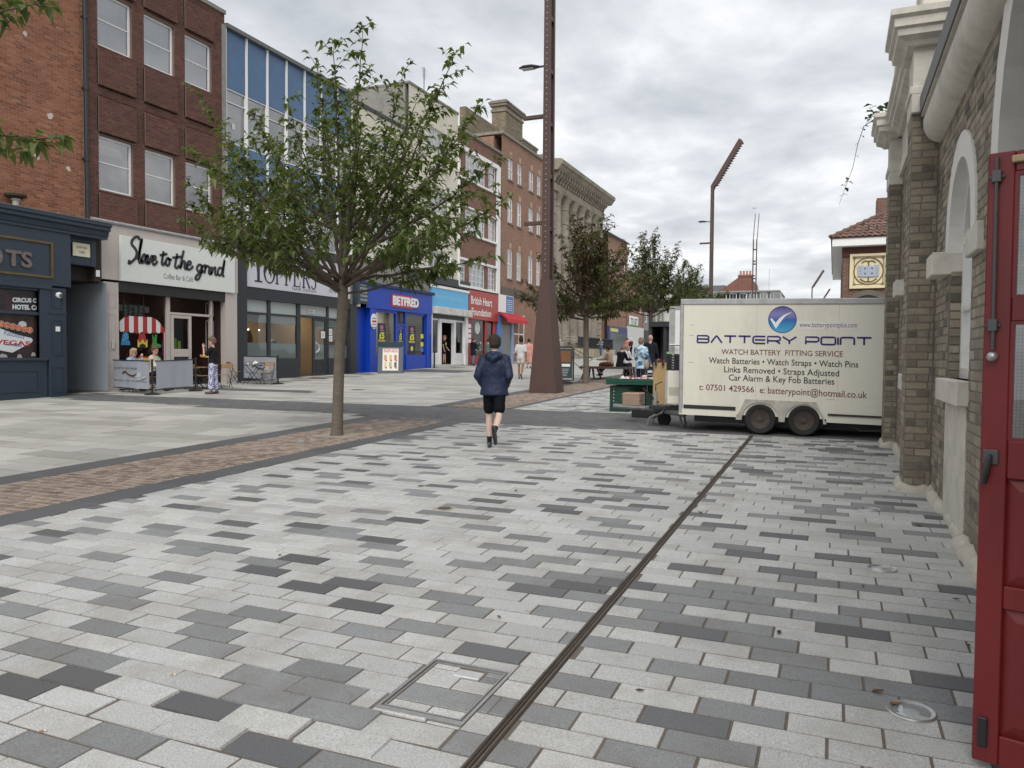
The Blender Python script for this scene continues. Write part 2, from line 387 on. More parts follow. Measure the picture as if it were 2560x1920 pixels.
def base_sheet(name, rects, mat, label, dz=-.004):
    m = MB()
    for x0, x1, y0, y1 in rects: m.poly([(x0, y0, gz(y0)+dz), (x1, y0, gz(y0)+dz), (x1, y1, gz(y1)+dz), (x0, y1, gz(y1)+dz)])
    o = m.build(name, mat); tag(o, label, 'paving', kind='structure'); return o
def lay(parent, rects, mats, name, many, single=300, j=.008, lift=.0015, tilt=.0025, seed=5, k=.004, warp=None):
    """rects: (x0,x1,y0,y1,class); the largest in view become objects, the others one joined part"""
    rng = random.Random(seed); sc = []
    for q in rects:
        cx, cy = (q[0]+q[1])/2, (q[2]+q[3])/2; pr = proj((cx, cy, gz(cy))); s = 0
        if pr and -60 < pr[0] < 2620 and 0 < pr[1] < 1980: s = (q[1]-q[0])*(q[3]-q[2])/pr[2]**2.4
        sc.append((s, q))
    sc.sort(key=lambda t: -t[0]); protos = {}; mb = MB()
    sl_ = math.atan(SLOPE)
    for i, (s, q) in enumerate(sc):
        x0, x1, y0, y1, c = q; cx, cy = (x0+x1)/2, (y0+y1)/2; w, h = x1-x0-j*.6, y1-y0-j
        dz = rng.uniform(-1, 1)*lift; tx, ty = rng.uniform(-1, 1)*tilt, rng.uniform(-1, 1)*tilt; rz = 0
        if warp:
            e_ = warp(cx, cy, rng)
            if e_: dz += e_[0]; tx += e_[1]; ty += e_[2]; rz = e_[3]; cx += e_[4]
        if i < single and s > 0:
            if c not in protos:
                b = MB(); piece(b, -.5, .5, -.5, .5, -.05, 0, .012)
                o = b.build(name, mats[c], parent, local=True, rnd=True); protos[c] = o.data
            else:
                o = bpy.data.objects.new(name, protos[c]); COL.objects.link(o); o.parent = parent
            o.location = (cx, cy, gz(cy)+dz); o.scale = (w, h, 1); o.rotation_euler = (sl_+tx, ty, rz)
        else:
            mb.mi = c; mb.rv = rng.random()
            mb.fr = lambda a, b, d_, cx=cx, cy=cy, tx=tx, ty=ty, dz=dz: (cx+a, cy+b, gz(cy+b)+dz+d_+ty*a+tx*b)
            piece(mb, -w/2, w/2, -h/2, h/2, -.05, 0, k)
    if mb.f: mb.build(many, mats, parent, rnd=True, kind='stuff')

def clip(rects, holes):
    out = []
    for q in rects:
        segs = [q]
        for h in holes:
            ns = []
            for r in segs:
                x0, x1, y0, y1, c = r
                if x1 <= h[0] or x0 >= h[1] or y1 <= h[2] or y0 >= h[3]: ns.append(r); continue
                if x0 < h[0]: ns.append((x0, h[0], y0, y1, c))
                if x1 > h[1]: ns.append((h[1], x1, y0, y1, c))
                a, b = max(x0, h[0]), min(x1, h[1])
                if y0 < h[2]: ns.append((a, b, y0, h[2], c))
                if y1 > h[3]: ns.append((a, b, h[3], y1, c))
            segs = ns
        out += [r for r in segs if r[1]-r[0] > .03 and r[3]-r[2] > .025]
    return out
def rows(x0, x1, y0, y1, L, H, cls, seed, shift=None, jit=0):
    rng = random.Random(seed); out = []; y = y0; off = 0
    while y < y1-.01:
        h = H*(1+rng.uniform(-jit, jit)); ye = min(y+h, y1); off = (off+(shift if shift else L/2)+rng.uniform(-.03, .03)) % L; x = x0-off
        while x < x1-.01:
            l = L*(1+rng.uniform(-jit, jit)); a, b = max(x, x0), min(x+l, x1); x += l
            if b-a > .025: out.append((a, b, y, ye, cls(rng, (a+b)/2, y)))
        y = ye
    return out
CH0, CH1 = -1.272, -1.214
MH = (-1.84, -1.41, 2.85, 3.41)
last = {'n': 0}
recent = []
def sett_cls(rng, x, y):
    """dark setts are scattered singly: neighbours of a dark one are mostly pale"""
    while recent and y-recent[0][1] > .2: recent.pop(0)
    nb = any(abs(x-a) < .30 if y-b > .01 else abs(x-a) < .45 for a, b in recent)
    if rng.random() > ((.18 if nb else .44) if x < -1.3 else (.27 if nb else .54)): return 0
    recent.append((x, y)); return 1 if rng.random() < .66 else 2
near = rows(-6.67, 1.02, .6, 13.45, .372, .171, sett_cls, 11, shift=.135)
near = clip(near, [(CH0, CH1, -9, 20), MH])
def broken(x, y, rng):
    d = math.hypot((x+2.55)/1.0, (y-2.72)/.38)
    if d < 1: return (rng.uniform(-.001, .01), rng.uniform(-.03, .03), rng.uniform(-.018, .018), rng.uniform(-.035, .035), rng.uniform(-.012, .012))
    return None
pav = base_sheet('paving', [(-6.67, 1.02, .6, 13.45)], M_joint, 'pale granite sett paving flecked with dark setts, beside the brick hall', dz=-.0045)
lay(pav, near, [M_lite, M_mid, M_dark], 'paving_stone', 'paving_stones', j=.010, warp=broken)
recent.clear()
far = rows(-6.9, 3.9, 16.45, 52, .372, .171, sett_cls, 12, shift=.135)
pav2 = base_sheet('paving', [(-6.9, 3.9, 16.45, 95)], M_lite, 'pale sett paving running on beyond the dark crossing band')
lay(pav2, far, [M_lite, M_mid, M_dark], 'paving_stone', 'paving_stones', single=120, j=.007)

blk = rows(-21.6, 1.02, 13.45, 16.45, .21, .105, lambda r, x, y: 0, 13)
blk = [q for q in blk if q[0] > -9.1 or q[2] > 13.9+(-9.1-q[0])*.09]
band = base_sheet('block_paving', [(-21.6, 4, 13.452, 16.448)], M_joint, 'band of dark grey block paving crossing the street under the trailer', dz=-.006)
lay(band, blk, [M_block], 'paving_block', 'paving_blocks', single=150, j=.005, k=.003)

slabs = rows(-21.5, -9.1, .5, 15.4, .92, .46, lambda r, x, y: 0, 21, shift=.36, jit=.04)
slabs = [(a, b, c, d, e_) for a, b, c, d, e_ in slabs if d <= 13.95+(-9.1-(a+b)/2)*.09+.25]
sp1 = base_sheet('pale_paving', [(-21.6, -9.1, .5, 13.9)], M_joint, 'pale slab paving in front of the dark blue shop', dz=-.0035)
lay(sp1, slabs, [M_slab], 'paving_slab', 'paving_slabs', j=.018)
slabs2 = rows(-21.5, -9.1, 16.45, 80, .92, .46, lambda r, x, y: 1 if (x < -19.6 and r.random() < .35) or (19.2 < y < 20.0 and x < -15) or (33.5 < y < 36 and x < -17) else 0, 22, shift=.36, jit=.04)
sp2 = base_sheet('pale_paving', [(-21.6, -9.1, 16.45, 95)], M_slab, 'pale slab paving beyond the dark band, along the row of shops', dz=-.0035)
lay(sp2, slabs2, [M_slab, M_kerb], 'paving_slab', 'paving_slabs', single=120, j=.018)

def cob(y0, y1, seed): return rows(-8.62, -7.1, y0, y1, .135, .125, lambda r, x, y: 0, seed, jit=.16)
st1 = base_sheet('cobbled_strip', [(-8.62, -7.1, .6, 13.9)], M_cobj, 'strip of brown cobbles with the slim cherry tree', dz=-.0045)
TREE1 = (-7.75, 10.89)
lay(st1, clip(cob(.6, 13.9, 31), [(TREE1[0]-.34, TREE1[0]+.34, TREE1[1]-.34, TREE1[1]+.34)]), [M_cob], 'cobble', 'cobbles', j=.026, lift=.002, tilt=.02, k=.007)
st2 = base_sheet('cobbled_strip', [(-8.62, -7.1, 16.6, 80)], M_cobj, 'strip of brown cobbles with the rust coloured lamp post', dz=-.006)
lay(st2, cob(16.6, 40, 32), [M_cob], 'cobble', 'cobbles', single=100, j=.026, lift=.002, tilt=.02, k=.007)
for (x0, x1, y0, y1, lab) in ((-7.1, -6.67, .6, 13.9, 'charcoal kerb line between the setts and the near brown cobbles'), (-9.1, -8.62, .6, 13.9, 'charcoal kerb line between the near brown cobbles and pale slabs'),
                         (-7.1, -6.9, 16.6, 80, 'narrow charcoal kerb line along the far setts'), (-9.1, -8.62, 16.6, 80, 'charcoal kerb line along the far pale slabs')):
    k0 = base_sheet('kerb', [(x0, x1, y0, y1)], M_joint, lab, dz=-.008)
    rr = []; y = y0; rng = random.Random(int(-x0*10))
    while y < y1: l = .95*rng.uniform(.9, 1.1); rr.append((x0, x1, y, min(y+l, y1), 0)); y += l
    lay(k0, rr, [M_kerb], 'kerb_stone', 'kerb_stones', single=40, j=.006)
# tree pit
pit = MB()
pit.poly([(TREE1[0]-.33, TREE1[1]-.33, gz(TREE1[1]-.33)-.001), (TREE1[0]+.33, TREE1[1]-.33, gz(TREE1[1]-.33)-.001), (TREE1[0]+.33, TREE1[1]+.33, gz(TREE1[1]+.33)-.001), (TREE1[0]-.33, TREE1[1]+.33, gz(TREE1[1]+.33)-.001)])
pit.build('tree_pit', pm('resin gravel', (.3, .26, .21), .95, .35, 90, bump=.004, bs=120), st1)

# ---- slot drain
M_rust = pm('rusty steel', (.06, .045, .035), .7, .4, 14, bump=.001, bs=80, metal=.4, dirt=.5, ds=6, dcol=(.05, .045, .04))
M_steel = pm('brushed steel', (.44, .44, .43), .36, .12, 30, metal=.7, dirt=.2, ds=9, dcol=(.2, .19, .17))
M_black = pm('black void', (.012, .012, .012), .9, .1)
dr = thing('slot_drain', 'long rusty slot drain running to the trailer wheels', 'drain', ((CH0+CH1)/2, 8, gz(8)))
sfr = lambda a, b, c: (a, b, gz(b)+c)
for i in range(13):
    y0 = .6+i*1.0; y1 = min(y0+.996, 13.45)
    for a, b in ((CH0+.003, CH0+.013), (CH0+.021, CH0+.031), (CH1-.014, CH1-.003)):
        m = MB(sfr); m.box(a, b, y0, y1, -.05, .0015+random.Random(i+int(a*1e4)).uniform(-.001, .001)); m.build('drain_rail', M_rust, dr)
m = MB(sfr); m.box(CH0, CH1, .6, 13.45, -.06, -.02); m.build('slot', M_black, dr)

# ---- manhole cover with a steel frame and stone infill
mh = thing('manhole_cover', 'steel framed manhole cover filled with setts beside the slot drain', 'manhole cover', (-1.62, 3.13, gz(3.13)))
x0, x1, y0, y1 = MH
fm = MB(sfr)
for a, b, c, d_ in ((x0, x1, y0, y0+.03), (x0, x0+.014, y0+.0302, y1-.0142), (x1-.014, x1, y0+.0302, y1-.0142), (x0, x1, y1-.014, y1)): fm.box(a, b, c, d_, -.04, .004)
fm.build('frame', M_steel, mh)
fm = MB(sfr); a, b, c, d_ = x0+.026, x1-.026, y0+.042, y1-.026
for q in ((a, b, c, c+.008), (a, a+.006, c+.0082, d_-.0062), (b-.006, b, c+.0082, d_-.0062), (a, b, d_-.006, d_)): fm.box(*q, -.04, .0015)
fm.build('tray_rim', M_steel, mh)
fm = MB(sfr); fm.box(x0+.006, x1-.006, y0+.006, y1-.006, -.06, -.016); fm.build('tray', M_joint, mh)
for q, mt in (((a+.01, a+.2, c+.012, c+.075), M_lite), ((a+.207, b-.01, c+.012, c+.075), M_lite), ((a+.01, b-.01, c+.082, c+.25), M_dark if 0 else M_mid), ((a+.01, a+.19, c+.257, c+.43), M_lite), ((a+.197, b-.01, c+.257, c+.37), M_lite), ((a+.01, a+.14, c+.437, d_-.01), M_lite), ((a+.29, b-.01, c+.377, c+.43), M_mid), ((a+.29, b-.01, c+.437, d_-.01), M_mid)):
    fm = MB(sfr); piece(fm, *q, -.03, -.002, .003); fm.build('infill_stone', mt, mh, rnd=True)
fm = MB(sfr); fm.box(a+.15, a+.285, c+.377, c+.45, -.03, .006); fm.build('lifting_plate', pm('worn alloy', (.62, .62, .6), .45, .1, 20, metal=.6), mh, bev=.003)

# ---- round lights set in the paving
M_lens = pm('frosted lens', (.33, .37, .37), .18, .12, 12, coat=.6)
rng = random.Random(4)
labs = ['steel rimmed ground light beside the red door', 'second ground light from the red door along the brick wall', 'third ground light from the red door along the brick wall', 'fourth ground light from the red door along the brick wall', 'fifth ground light from the red door, near the trailer']
def ground_light(x, y, label, r=.1, grp='round lights set in the paving'):
    t = thing('ground_light', label, 'ground light', (x, y, gz(y)), group=grp); t.rotation_euler = (math.atan(SLOPE), 0, 0)
    m = MB(); m.lathe([(r*.76, -.05), (r, -.05), (r, .004), (r*.94, .009), (r*.78, .006), (r*.76, -.004)], n=36); m.build('rim', M_steel, t, smooth=True, local=True)
    m = MB(); m.lathe([(r*.765, -.03), (r*.765, -.003), (r*.5, .001), (1e-7, .002)], n=28); m.build('lens', M_lens, t, smooth=True, local=True)
for i, y in enumerate((3.71, 5.96, 8.0, 9.75, 12.6)): ground_light(.34 if y < 12 else .1, y, labs[i])
ground_light(-7.85, 11.9, 'ground light in the brown cobbles by the cherry tree', .11)
ground_light(-7.83, 9.98, 'ground light in the cobbles on the near side of the cherry tree', .10)
# small square gully and a cover further off
def gully(x, y, s_, label):
    t = thing('drain_cover', label, 'drain cover', (x, y, gz(y))); t.rotation_euler = (math.atan(SLOPE), 0, 0)
    m = MB(); m.box(-s_, s_, -s_, s_, -.02, .003); m.build('plate', pm('concrete collar', (.3, .27, .22), .9, .2, 30, bump=.002), t, local=True, bev=.002)
    m = MB(); m.lathe([(s_*.7, .0032), (s_*.7, .006), (s_*.5, .004), (s_*.5, .0062), (1e-7, .0058)], n=24); m.build('lid', pm('cast iron', (.1, .095, .09), .7, .2, 30, metal=.4), t, local=True, smooth=True)
gully(-3.42, 6.52, .095, 'small round drain lid in a square concrete collar among the setts')
gully(-14.2, 21.0, .3, 'dark drain cover in the pale slabs facing the hairdresser')
# ---- fallen leaves and litter
M_leafb = pm('dead leaf', (.09, .045, .022), .8, .4, 30); M_leafo = pm('dry orange leaf', (.22, .10, .035), .8, .3, 30)
def fallen(px, py, s_, mt, label):
    p = gnd(px, py); m = MB(); rz = rng.uniform(0, 6); m.M = Matrix.Translation(p+Vector((0, 0, .004))) @ Matrix.Rotation(rz, 4, 'Z')
    n = 5; up_ = [(-s_, 0, .004)]; 
    prof = [(-1, 0), (-.6, .3), (-.1, .42), (.4, .3), (1, 0)]
    A = [m.p(x*s_, y*s_, .006+.35*s_*abs(y)+.12*s_*x*x) for x, y in prof]; B = [m.p(x*s_, -y*s_, .004+.45*s_*abs(y)+.12*s_*x*x) for x, y in prof]; Cc = [m.p(x*s_, 0, .002+.12*s_*x*x) for x, y in prof]
    for i in range(4): m.face((A[i], A[i+1], Cc[i+1], Cc[i])); m.face((Cc[i], Cc[i+1], B[i+1], B[i]))
    o = m.build('fallen_leaf', mt, recalc=False); tag(o, label, 'leaf', 'fallen leaves on the paving')
LL = ['brown leaf on a dark sett, half way from slot drain to red door', 'brown leaf just beyond the ground light by the red door', 'small brown leaf to the right of the slot drain', 'curled brown leaf by the small round drain lid', 'speck of leaf on a dark sett near the manhole cover', 'twiggy dead leaf to the left of the slot drain, beyond the manhole', 'small dead leaf by the limewashed wall foot', 'tiny leaf scrap near the second ground light', 'thin dead leaf beside the curled leaf by the drain lid', 'leaf scrap left of the slot drain', 'small dead leaf on the setts near the red door', 'small dead leaf on a sett far left of the slot drain', 'dead leaf on the setts in front of the trailer wheels']
for lg, (px, py, s_) in zip(LL, ((1948, 1584, .03), (2195, 1733, .032), (1750, 1283, .03), (1052, 1217, .04), (1600, 1730, .02), (1247, 1545, .022), (2297, 1316, .03), (2158, 1468, .018), (1290, 1228, .03), (1500, 1480, .015), (2390, 1500, .02), (700, 1390, .02), (1830, 1130, .04))):
    fallen(px, py, s_, M_leafb, lg)
fallen(2237, 1764, .028, M_leafo, 'orange leaf lying on the rim of a ground light')
fallen(2422, 1617, .022, M_leafo, 'dry orange leaf by the foot of the red door')
def butt(px, py, a, label):
    p = gnd(px, py); d_ = Vector((math.cos(a), math.sin(a), 0)); t = thing('cigarette_end', label, 'cigarette end', p+Vector((0, 0, .004)))
    m = MB(); m.tube([p+Vector((0, 0, .006))-d_*.014, p+Vector((0, 0, .006))+d_*.004], .0045, 8); m.build('filter', flat((.4, .17, .06)), t)
    m = MB(); m.tube([p+Vector((0, 0, .006))+d_*.0042, p+Vector((0, 0, .006))+d_*.013], .0044, 8); m.build('paper', flat((.6, .58, .53)), t)
butt(108, 1830, .6, 'cigarette end on a pale sett'); butt(432, 1690, .8, 'cigarette end on a dark grey sett')
# ================================================================ brick hall on the right
def st(hx): return hx
M_stock = pm('weathered stock brick', (.2, .17, .12), .9, .22, 25, bump=.003, bs=90, dirt=.45, ds=1.1, dcol=(.06, .055, .048),
             ramp=[(.1, .09, .075), (.21, .18, .135), (.3, .26, .195), (.24, .2, .148), (.36, .315, .24), (.16, .14, .11), (.31, .27, .2)])
M_mort = pm('old lime mortar', (.17, .155, .13), .95, .25, 20, bump=.003, bs=60)
M_rend = pm('cream painted render', (.6, .57, .5), .75, .12, 8, bump=.003, bs=30, dirt=.4, ds=2.2, dcol=(.2, .18, .15))
M_rendw = pm('white painted stone', (.72, .7, .65), .7, .07, 8, bump=.002, bs=40, dirt=.12, ds=3, dcol=(.3, .27, .22))
M_plin = pm('lumpy limewashed base', (.5, .47, .4), .9, .2, 14, bump=.012, bs=22, dirt=.35, ds=4, dcol=(.14, .12, .09))
M_lead = pm('lead sheet', (.13, .13, .13), .6, .25, 10, bump=.004, bs=14)
M_wpaint = pm('white gloss paint', (.72, .71, .68), .35, .05, 12)
M_redp = pm('oxblood gloss paint', (.172, .014, .016), .38, .2, 5, bump=.0012, bs=70, dirt=.45, ds=6, dcol=(.085, .016, .015), stretch=(1, 1, .35))
M_iron = pm('grey ironwork', (.11, .11, .115), .45, .15, 30, metal=.6)
G_win = glass()
hall = thing('market_hall', 'brick market hall with arched windows, stone cornice and open red door', 'building', (1.2, 8, gz(8)))
XP, XW, XF = .70, .965, .875          # pilaster face, near bay wall, far bay wall
WB = -.25
W1 = (6.86, 8.10, 1.46, 2.71, .62, 7.48)        # near window: y0,y1,sill,spring,radius,centre
W2 = (10.12, 11.36, 1.44, 2.77, .62, 10.74)
DY0, DY1, DSP = 3.05, 5.85, 2.85                # doorway
DC, DR = (DY0+DY1)/2, (DY1-DY0)/2
def arch_pts(c, r, sp, n=14): return [(c-r*math.cos(math.pi*i/n), sp+r*math.sin(math.pi*i/n)) for i in range(n+1)]
def arch_wall(mb, y0, y1, z0, z1, ops, d, rev):
    """wall face with round-headed openings (y0,y1,sill,spring,r,c)"""
    us = y0
    for (a, b, si, sp_, r, c) in sorted(ops):
        mb.poly([(us, z0, d), (a, z0, d), (a, z1, d), (us, z1, d)])
        if si > z0: mb.poly([(a, z0, d), (b, z0, d), (b, si, d), (a, si, d)])
        P = arch_pts(c, r, sp_)
        for (p, q), (p2, q2) in zip(P, P[1:]): mb.poly([(p, q, d), (p2, q2, d), (p2, z1, d), (p, z1, d)])
        O = [(a, si)]+P+[(b, si)]
        for (p, q), (p2, q2) in zip(O, O[1:]+O[:1]): mb.poly([(p, q, d), (p2, q2, d), (p2, q2, d-rev), (p, q, d-rev)])
        us = b
    mb.poly([(us, z0, d), (y1, z0, d), (y1, z1, d), (us, z1, d)])
DOOR = (DY0, DY1, WB, DSP, DR, DC)
m = MB(RF(XW)); arch_wall(m, 1.0, 9.12, WB, 4.6, [DOOR, W1], 0, .30); m.build('wall', M_mort, hall)
m = MB(RF(XF)); arch_wall(m, 9.5, 12.72, WB, 4.6, [W2], 0, .30); m.build('wall', M_mort, hall)
m = MB(RF(XP)); 
for y0, y1 in ((9.12, 9.56), (12.70, 13.12)):
    m = MB(RF(XP)); m.box(y0, y1, WB, 4.2, -1, 0); m.build('pilaster', M_mort, hall)
# shell behind the street wall
m = MB(); m.box(1.35, 9, 1.0, 1.2, WB, 5.2); m.box(1.35, 9, 12.9, 13.1, WB, 5.2); m.box(8.8, 9, 1.2, 12.9, WB, 5.2); m.box(1.25, 9, 1.0, 13.1, 5.2, 5.4); m.build('rear_walls', M_mort, hall)
m = MB(); m.box(1.3, 8.7, 1.3, 12.8, WB+.05, gz(3)); m.build('hall_floor', pm('quarry floor', (.12, .09, .07), .6, .15, 9), hall)
# bricks
def arch_holes(w, t=.2):
    a, b, si, sp_, r, c = w; hs = [(a-.005, b+.005, si-.14 if si > 0 else si, sp_)]
    z = sp_; R_ = r+t
    while z < sp_+R_: h = math.sqrt(max(R_*R_-(z+.04-sp_)**2, 0)); hs.append((c-h, c+h, z, z+.078)); z += .078
    return hs
fN, fF, fP = RF(XW), RF(XF), RF(XP)
def lay_b(fr, y0, y1, z0, z1, holes=(), seed=1, header=.3): return [(*q, fr) for q in courses(y0, y1, z0, z1, .225, .078, holes, .012, seed, header)]
sidef = lambda Y: (lambda u, v, d: (u, Y-d, v))
f1, f2, f3, f4 = sidef(9.12), sidef(12.70), sidef(W1[1]), sidef(W2[1])
# reveals look back at the camera, so u runs along X
br = []
br += lay_b(fN, 5.86, 9.11, WB, 4.0, arch_holes(W1)+[(6.9, 8.06, -1, 1.3)]+[h for h in arch_holes(DOOR, .24)], 2)
br += lay_b(fF, 9.6, 12.69, WB, 4.45, arch_holes(W2), 3)
br += lay_b(fP, 9.13, 9.56, WB, 4.18, (), 4); br += lay_b(fP, 12.71, 13.12, WB, 4.3, (), 5)
br += [(*q, f1) for q in courses(XP+.002, XW-.008, WB, 4.18, .225, .078, (), .012, 6, .2)]
br += [(*q, f2) for q in courses(XP+.002, XF-.008, WB, 4.3, .225, .078, (), .012, 7, .2)]
f3r = sidef(W1[1]-.006); f4r = sidef(W2[1]-.006)
br += [(*q, f3r) for q in courses(XW+.004, XW+.2, gz(8), 2.44, .225, .078, (), .012, 8, .4)]
br += [(*q, f4r) for q in courses(XF+.004, XF+.2, gz(11), 2.5, .225, .078, (), .012, 9, .4)]
brickwork(None, br, M_stock, hall, d0=-.03, d1=.004, single=300)
# arch trims, imposts, sills, window frames
def trim(c, r, sp_, t, fr, x, nm='arch_trim', leg=None):
    n = 14; I = arch_pts(c, r-.008, sp_, n); O = arch_pts(c, r+t, sp_, n); mb = MB(fr)
    for i in range(n):
        q = [I[i], I[i+1], O[i+1], O[i]]
        mb.prism(q, -.28, .02)
    if leg is not None:
        mb.box(c-r-t, c-r+.008, leg, sp_, -.28, .02); mb.box(c+r-.008, c+r+t, leg, sp_, -.28, .02)
    mb.build(nm, M_rendw, hall, bev=0)
trim(W1[5], .62, 2.71, .2, fN, XW, leg=2.6); trim(W2[5], .62, 2.77, .2, fF, XF, leg=2.66); trim(DC, DR, DSP, .24, fN, XW, 'doorway_trim', WB)
for W_, fr in ((W1, fN), (W2, fF)):
    a, b, si, sp_, r, c = W_
    for y0, y1 in ((b-.004, b+.46), (a-.5, a+.004)):
        m = MB(fr); m.box(y0, y1, sp_-.30, sp_-.092, -.27, .15 if y0 > c else .05); m.build('impost', M_rend, hall, bev=.008)
    m = MB(fr); m.box(a-.04, b+.04, si-.2, si, -.24, .09); m.build('sill', M_rend, hall, bev=.01)
    if fr is fN:
        m = MB(fr); m.box(a+.02, b-.02, WB, si-.2, -.1, .012); m.build('apron_panel', M_rend, hall)
    w = MB(fr); dd = -.095
    w.box(a, a+.07, si, sp_, dd-.06, dd); w.box(b-.07, b, si, sp_, dd-.06, dd); w.box(a+.07, b-.07, si, si+.09, dd-.06, dd); w.box(a+.07, b-.07, sp_-.05, sp_+.02, dd-.05, dd)
    w.box(a+.07, b-.07, (si+sp_)/2-.02, (si+sp_)/2+.02, dd-.05, dd-.005); w.box(c-.015, c+.015, si+.09, sp_-.05, dd-.045, dd-.008)
    n = 16; I = arch_pts(c, r-.07, sp_, n); O = arch_pts(c, r, sp_, n)
    for i in range(n): w.prism([I[i], I[i+1], O[i+1], O[i]], dd-.06, dd)
    for an in (60, 90, 120): w.tube([(c, sp_, dd-.03), (c+(r-.05)*math.cos(RAD(an)), sp_+(r-.05)*math.sin(RAD(an)), dd-.03)], .014, 4)
    wf = w.build('window', M_wpaint, hall)
    g_ = MB(fr); g_.poly([(a+.03, si+.03, dd-.035), (b-.03, si+.03, dd-.035), (b-.03, sp_, dd-.035), (a+.03, sp_, dd-.035)]); g_.poly([(p, q, dd-.035) for p, q in arch_pts(c, r-.03, sp_, n)]); g_.build('pane', G_win, wf, recalc=False)
# entablature with cornice
M_ent = M_rend
prof_cor = [(-.05, 4.86), (.06, 4.86), (.09, 4.9), (.16, 4.94), (.17, 5.0), (.2, 5.02), (.2, 5.1), (.235, 5.13), (.235, 5.19), (-.05, 5.23)]
def cornice(y0, y1, X, k=1, z=0, nm='cornice'):
    m = MB(lambda d, y, v: (X-d*k, y, v+z)); m.profile(prof_cor, y0, y1); m.build(nm, M_ent, hall)
m = MB(fF); m.box(9.58, 12.66, 4.46, 4.88, -.3, .03); m.build('frieze', M_ent, hall); m = MB(fF); m.box(9.58, 12.66, 4.3, 4.46, -.3, .05); m.build('architrave', M_ent, hall)
cornice(9.62, 12.64, XF-.02)
for y0, y1, zz_ in ((9.06, 9.62, 0), (12.64, 13.2, 0)):
    m = MB(fP); m.box(y0, y1, 4.19, 4.38, -.3, .012); m.box(y0-.0, y1, 4.38, 4.46, -.3, .03); m.build('capital', M_ent, hall, bev=.006)
    m = MB(fP); m.box(y0+.02, y1-.02, 4.46, 4.87, -.3, .0); m.build('frieze_block', M_ent, hall)
    # cornice returning round the pilaster
    m = MB()
    for (d0, z0), (d1, z1) in zip(prof_cor[1:], prof_cor[2:]):
        a = [(XP-d0, y0-d0, z0), (XP-d0, y1+d0, z0), (XP+.4, y1+d0, z0), (XP+.4, y0-d0, z0)]; b = [(XP-d1, y0-d1, z1), (XP-d1, y1+d1, z1), (XP+.4, y1+d1, z1), (XP+.4, y0-d1, z1)]
        for i in range(4): j = (i+1) % 4; m.poly([a[i], a[j], b[j], b[i]])
    d0, z0 = prof_cor[1]; m.poly([(XP-d0, y0-d0, z0), (XP-d0, y1+d0, z0), (XP+.4, y1+d0, z0), (XP+.4, y0-d0, z0)])
    m.build('cornice_return', M_ent, hall)
    m = MB(); m.box(XP+.06, XP+.9, y0+.0, y1+.1, 5.2, 6.1); m.build('parapet_block', M_ent, hall, bev=.02)
m = MB(); m.box(XF+.1, XF+.5, 9.73, 12.63, 5.2, 5.75); m.build('parapet', M_ent, hall)
# eaves roll over the near bay
roll = [(-.05, 3.84)]+[(.0+.165*math.sin(t), 3.86+.20*(1-math.cos(t))) for t in [i*math.pi/2/8 for i in range(1, 9)]]+[(.165, 4.1), (.14, 4.1), (.14, 4.14), (.185, 4.14), (.185, 4.34), (-.05, 4.4)]
m = MB(lambda d, y, v: (XW-d, y, v)); m.profile(roll, 1.0, 9.06); m.build('eaves_moulding', M_rend, hall, smooth=True)
m = MB(lambda d, y, v: (XW-d, y, v)); m.profile([(.187, 4.16), (.2, 4.16), (.2, 4.345), (-.1, 4.42), (-.1, 4.405), (.187, 4.342)], 1.0, 9.055); m.build('lead_flashing', M_lead, hall)
# lumpy base along the foot of the wall
def plinth(pts, h, w_, seed):
    rng = random.Random(seed); mb = MB(); rings = []
    P = []
    for (a, b), (c, d_) in zip(pts, pts[1:]):
        n = max(2, int(math.hypot(c-a, d_-b)/.06))
        for i in range(n): P.append((a+(c-a)*i/n, b+(d_-b)*i/n))
    P.append(pts[-1])
    for i, (x, y) in enumerate(P):
        x2, y2 = P[min(i+1, len(P)-1)]; x1, y1 = P[max(i-1, 0)]; l = math.hypot(x2-x1, y2-y1); nx, ny = -(y2-y1)/l, (x2-x1)/l
        z = gz(y); hh = .85*h*rng.uniform(.75, 1.2); ww = .75*w_*rng.uniform(.8, 1.2)
        rings.append([mb.p(x+nx*q*ww, y+ny*q*ww, z+v*hh) for q, v in ((-.4, -.2), (-.4, 1), (.25, 1.0), (.7, .75), (1+rng.uniform(-.1, .15), .35), (1.05, -.2))])
    for a, b in zip(rings, rings[1:]):
        for i in range(5): mb.face((a[i], a[i+1], b[i+1], b[i]))
    mb.face(rings[0]); mb.face(rings[-1][::-1]); mb.build('plinth', M_plin, hall, smooth='all')
plinth([(XW+.0, 5.7), (XW+.0, 6.9)], .13, .11, 1); plinth([(XW+.02, 6.9), (XW+.06, 8.06), (XW, 8.14), (XW, 9.08)], .11, .09, 2)
plinth([(XW-.01, 9.10), (XP-.0, 9.10), (XP, 9.6)], .1, .08, 3); plinth([(XF, 9.62), (XF, 12.66)], .1, .08, 4); plinth([(XF, 12.68), (XP, 12.68), (XP, 13.12)], .1, .07, 5)
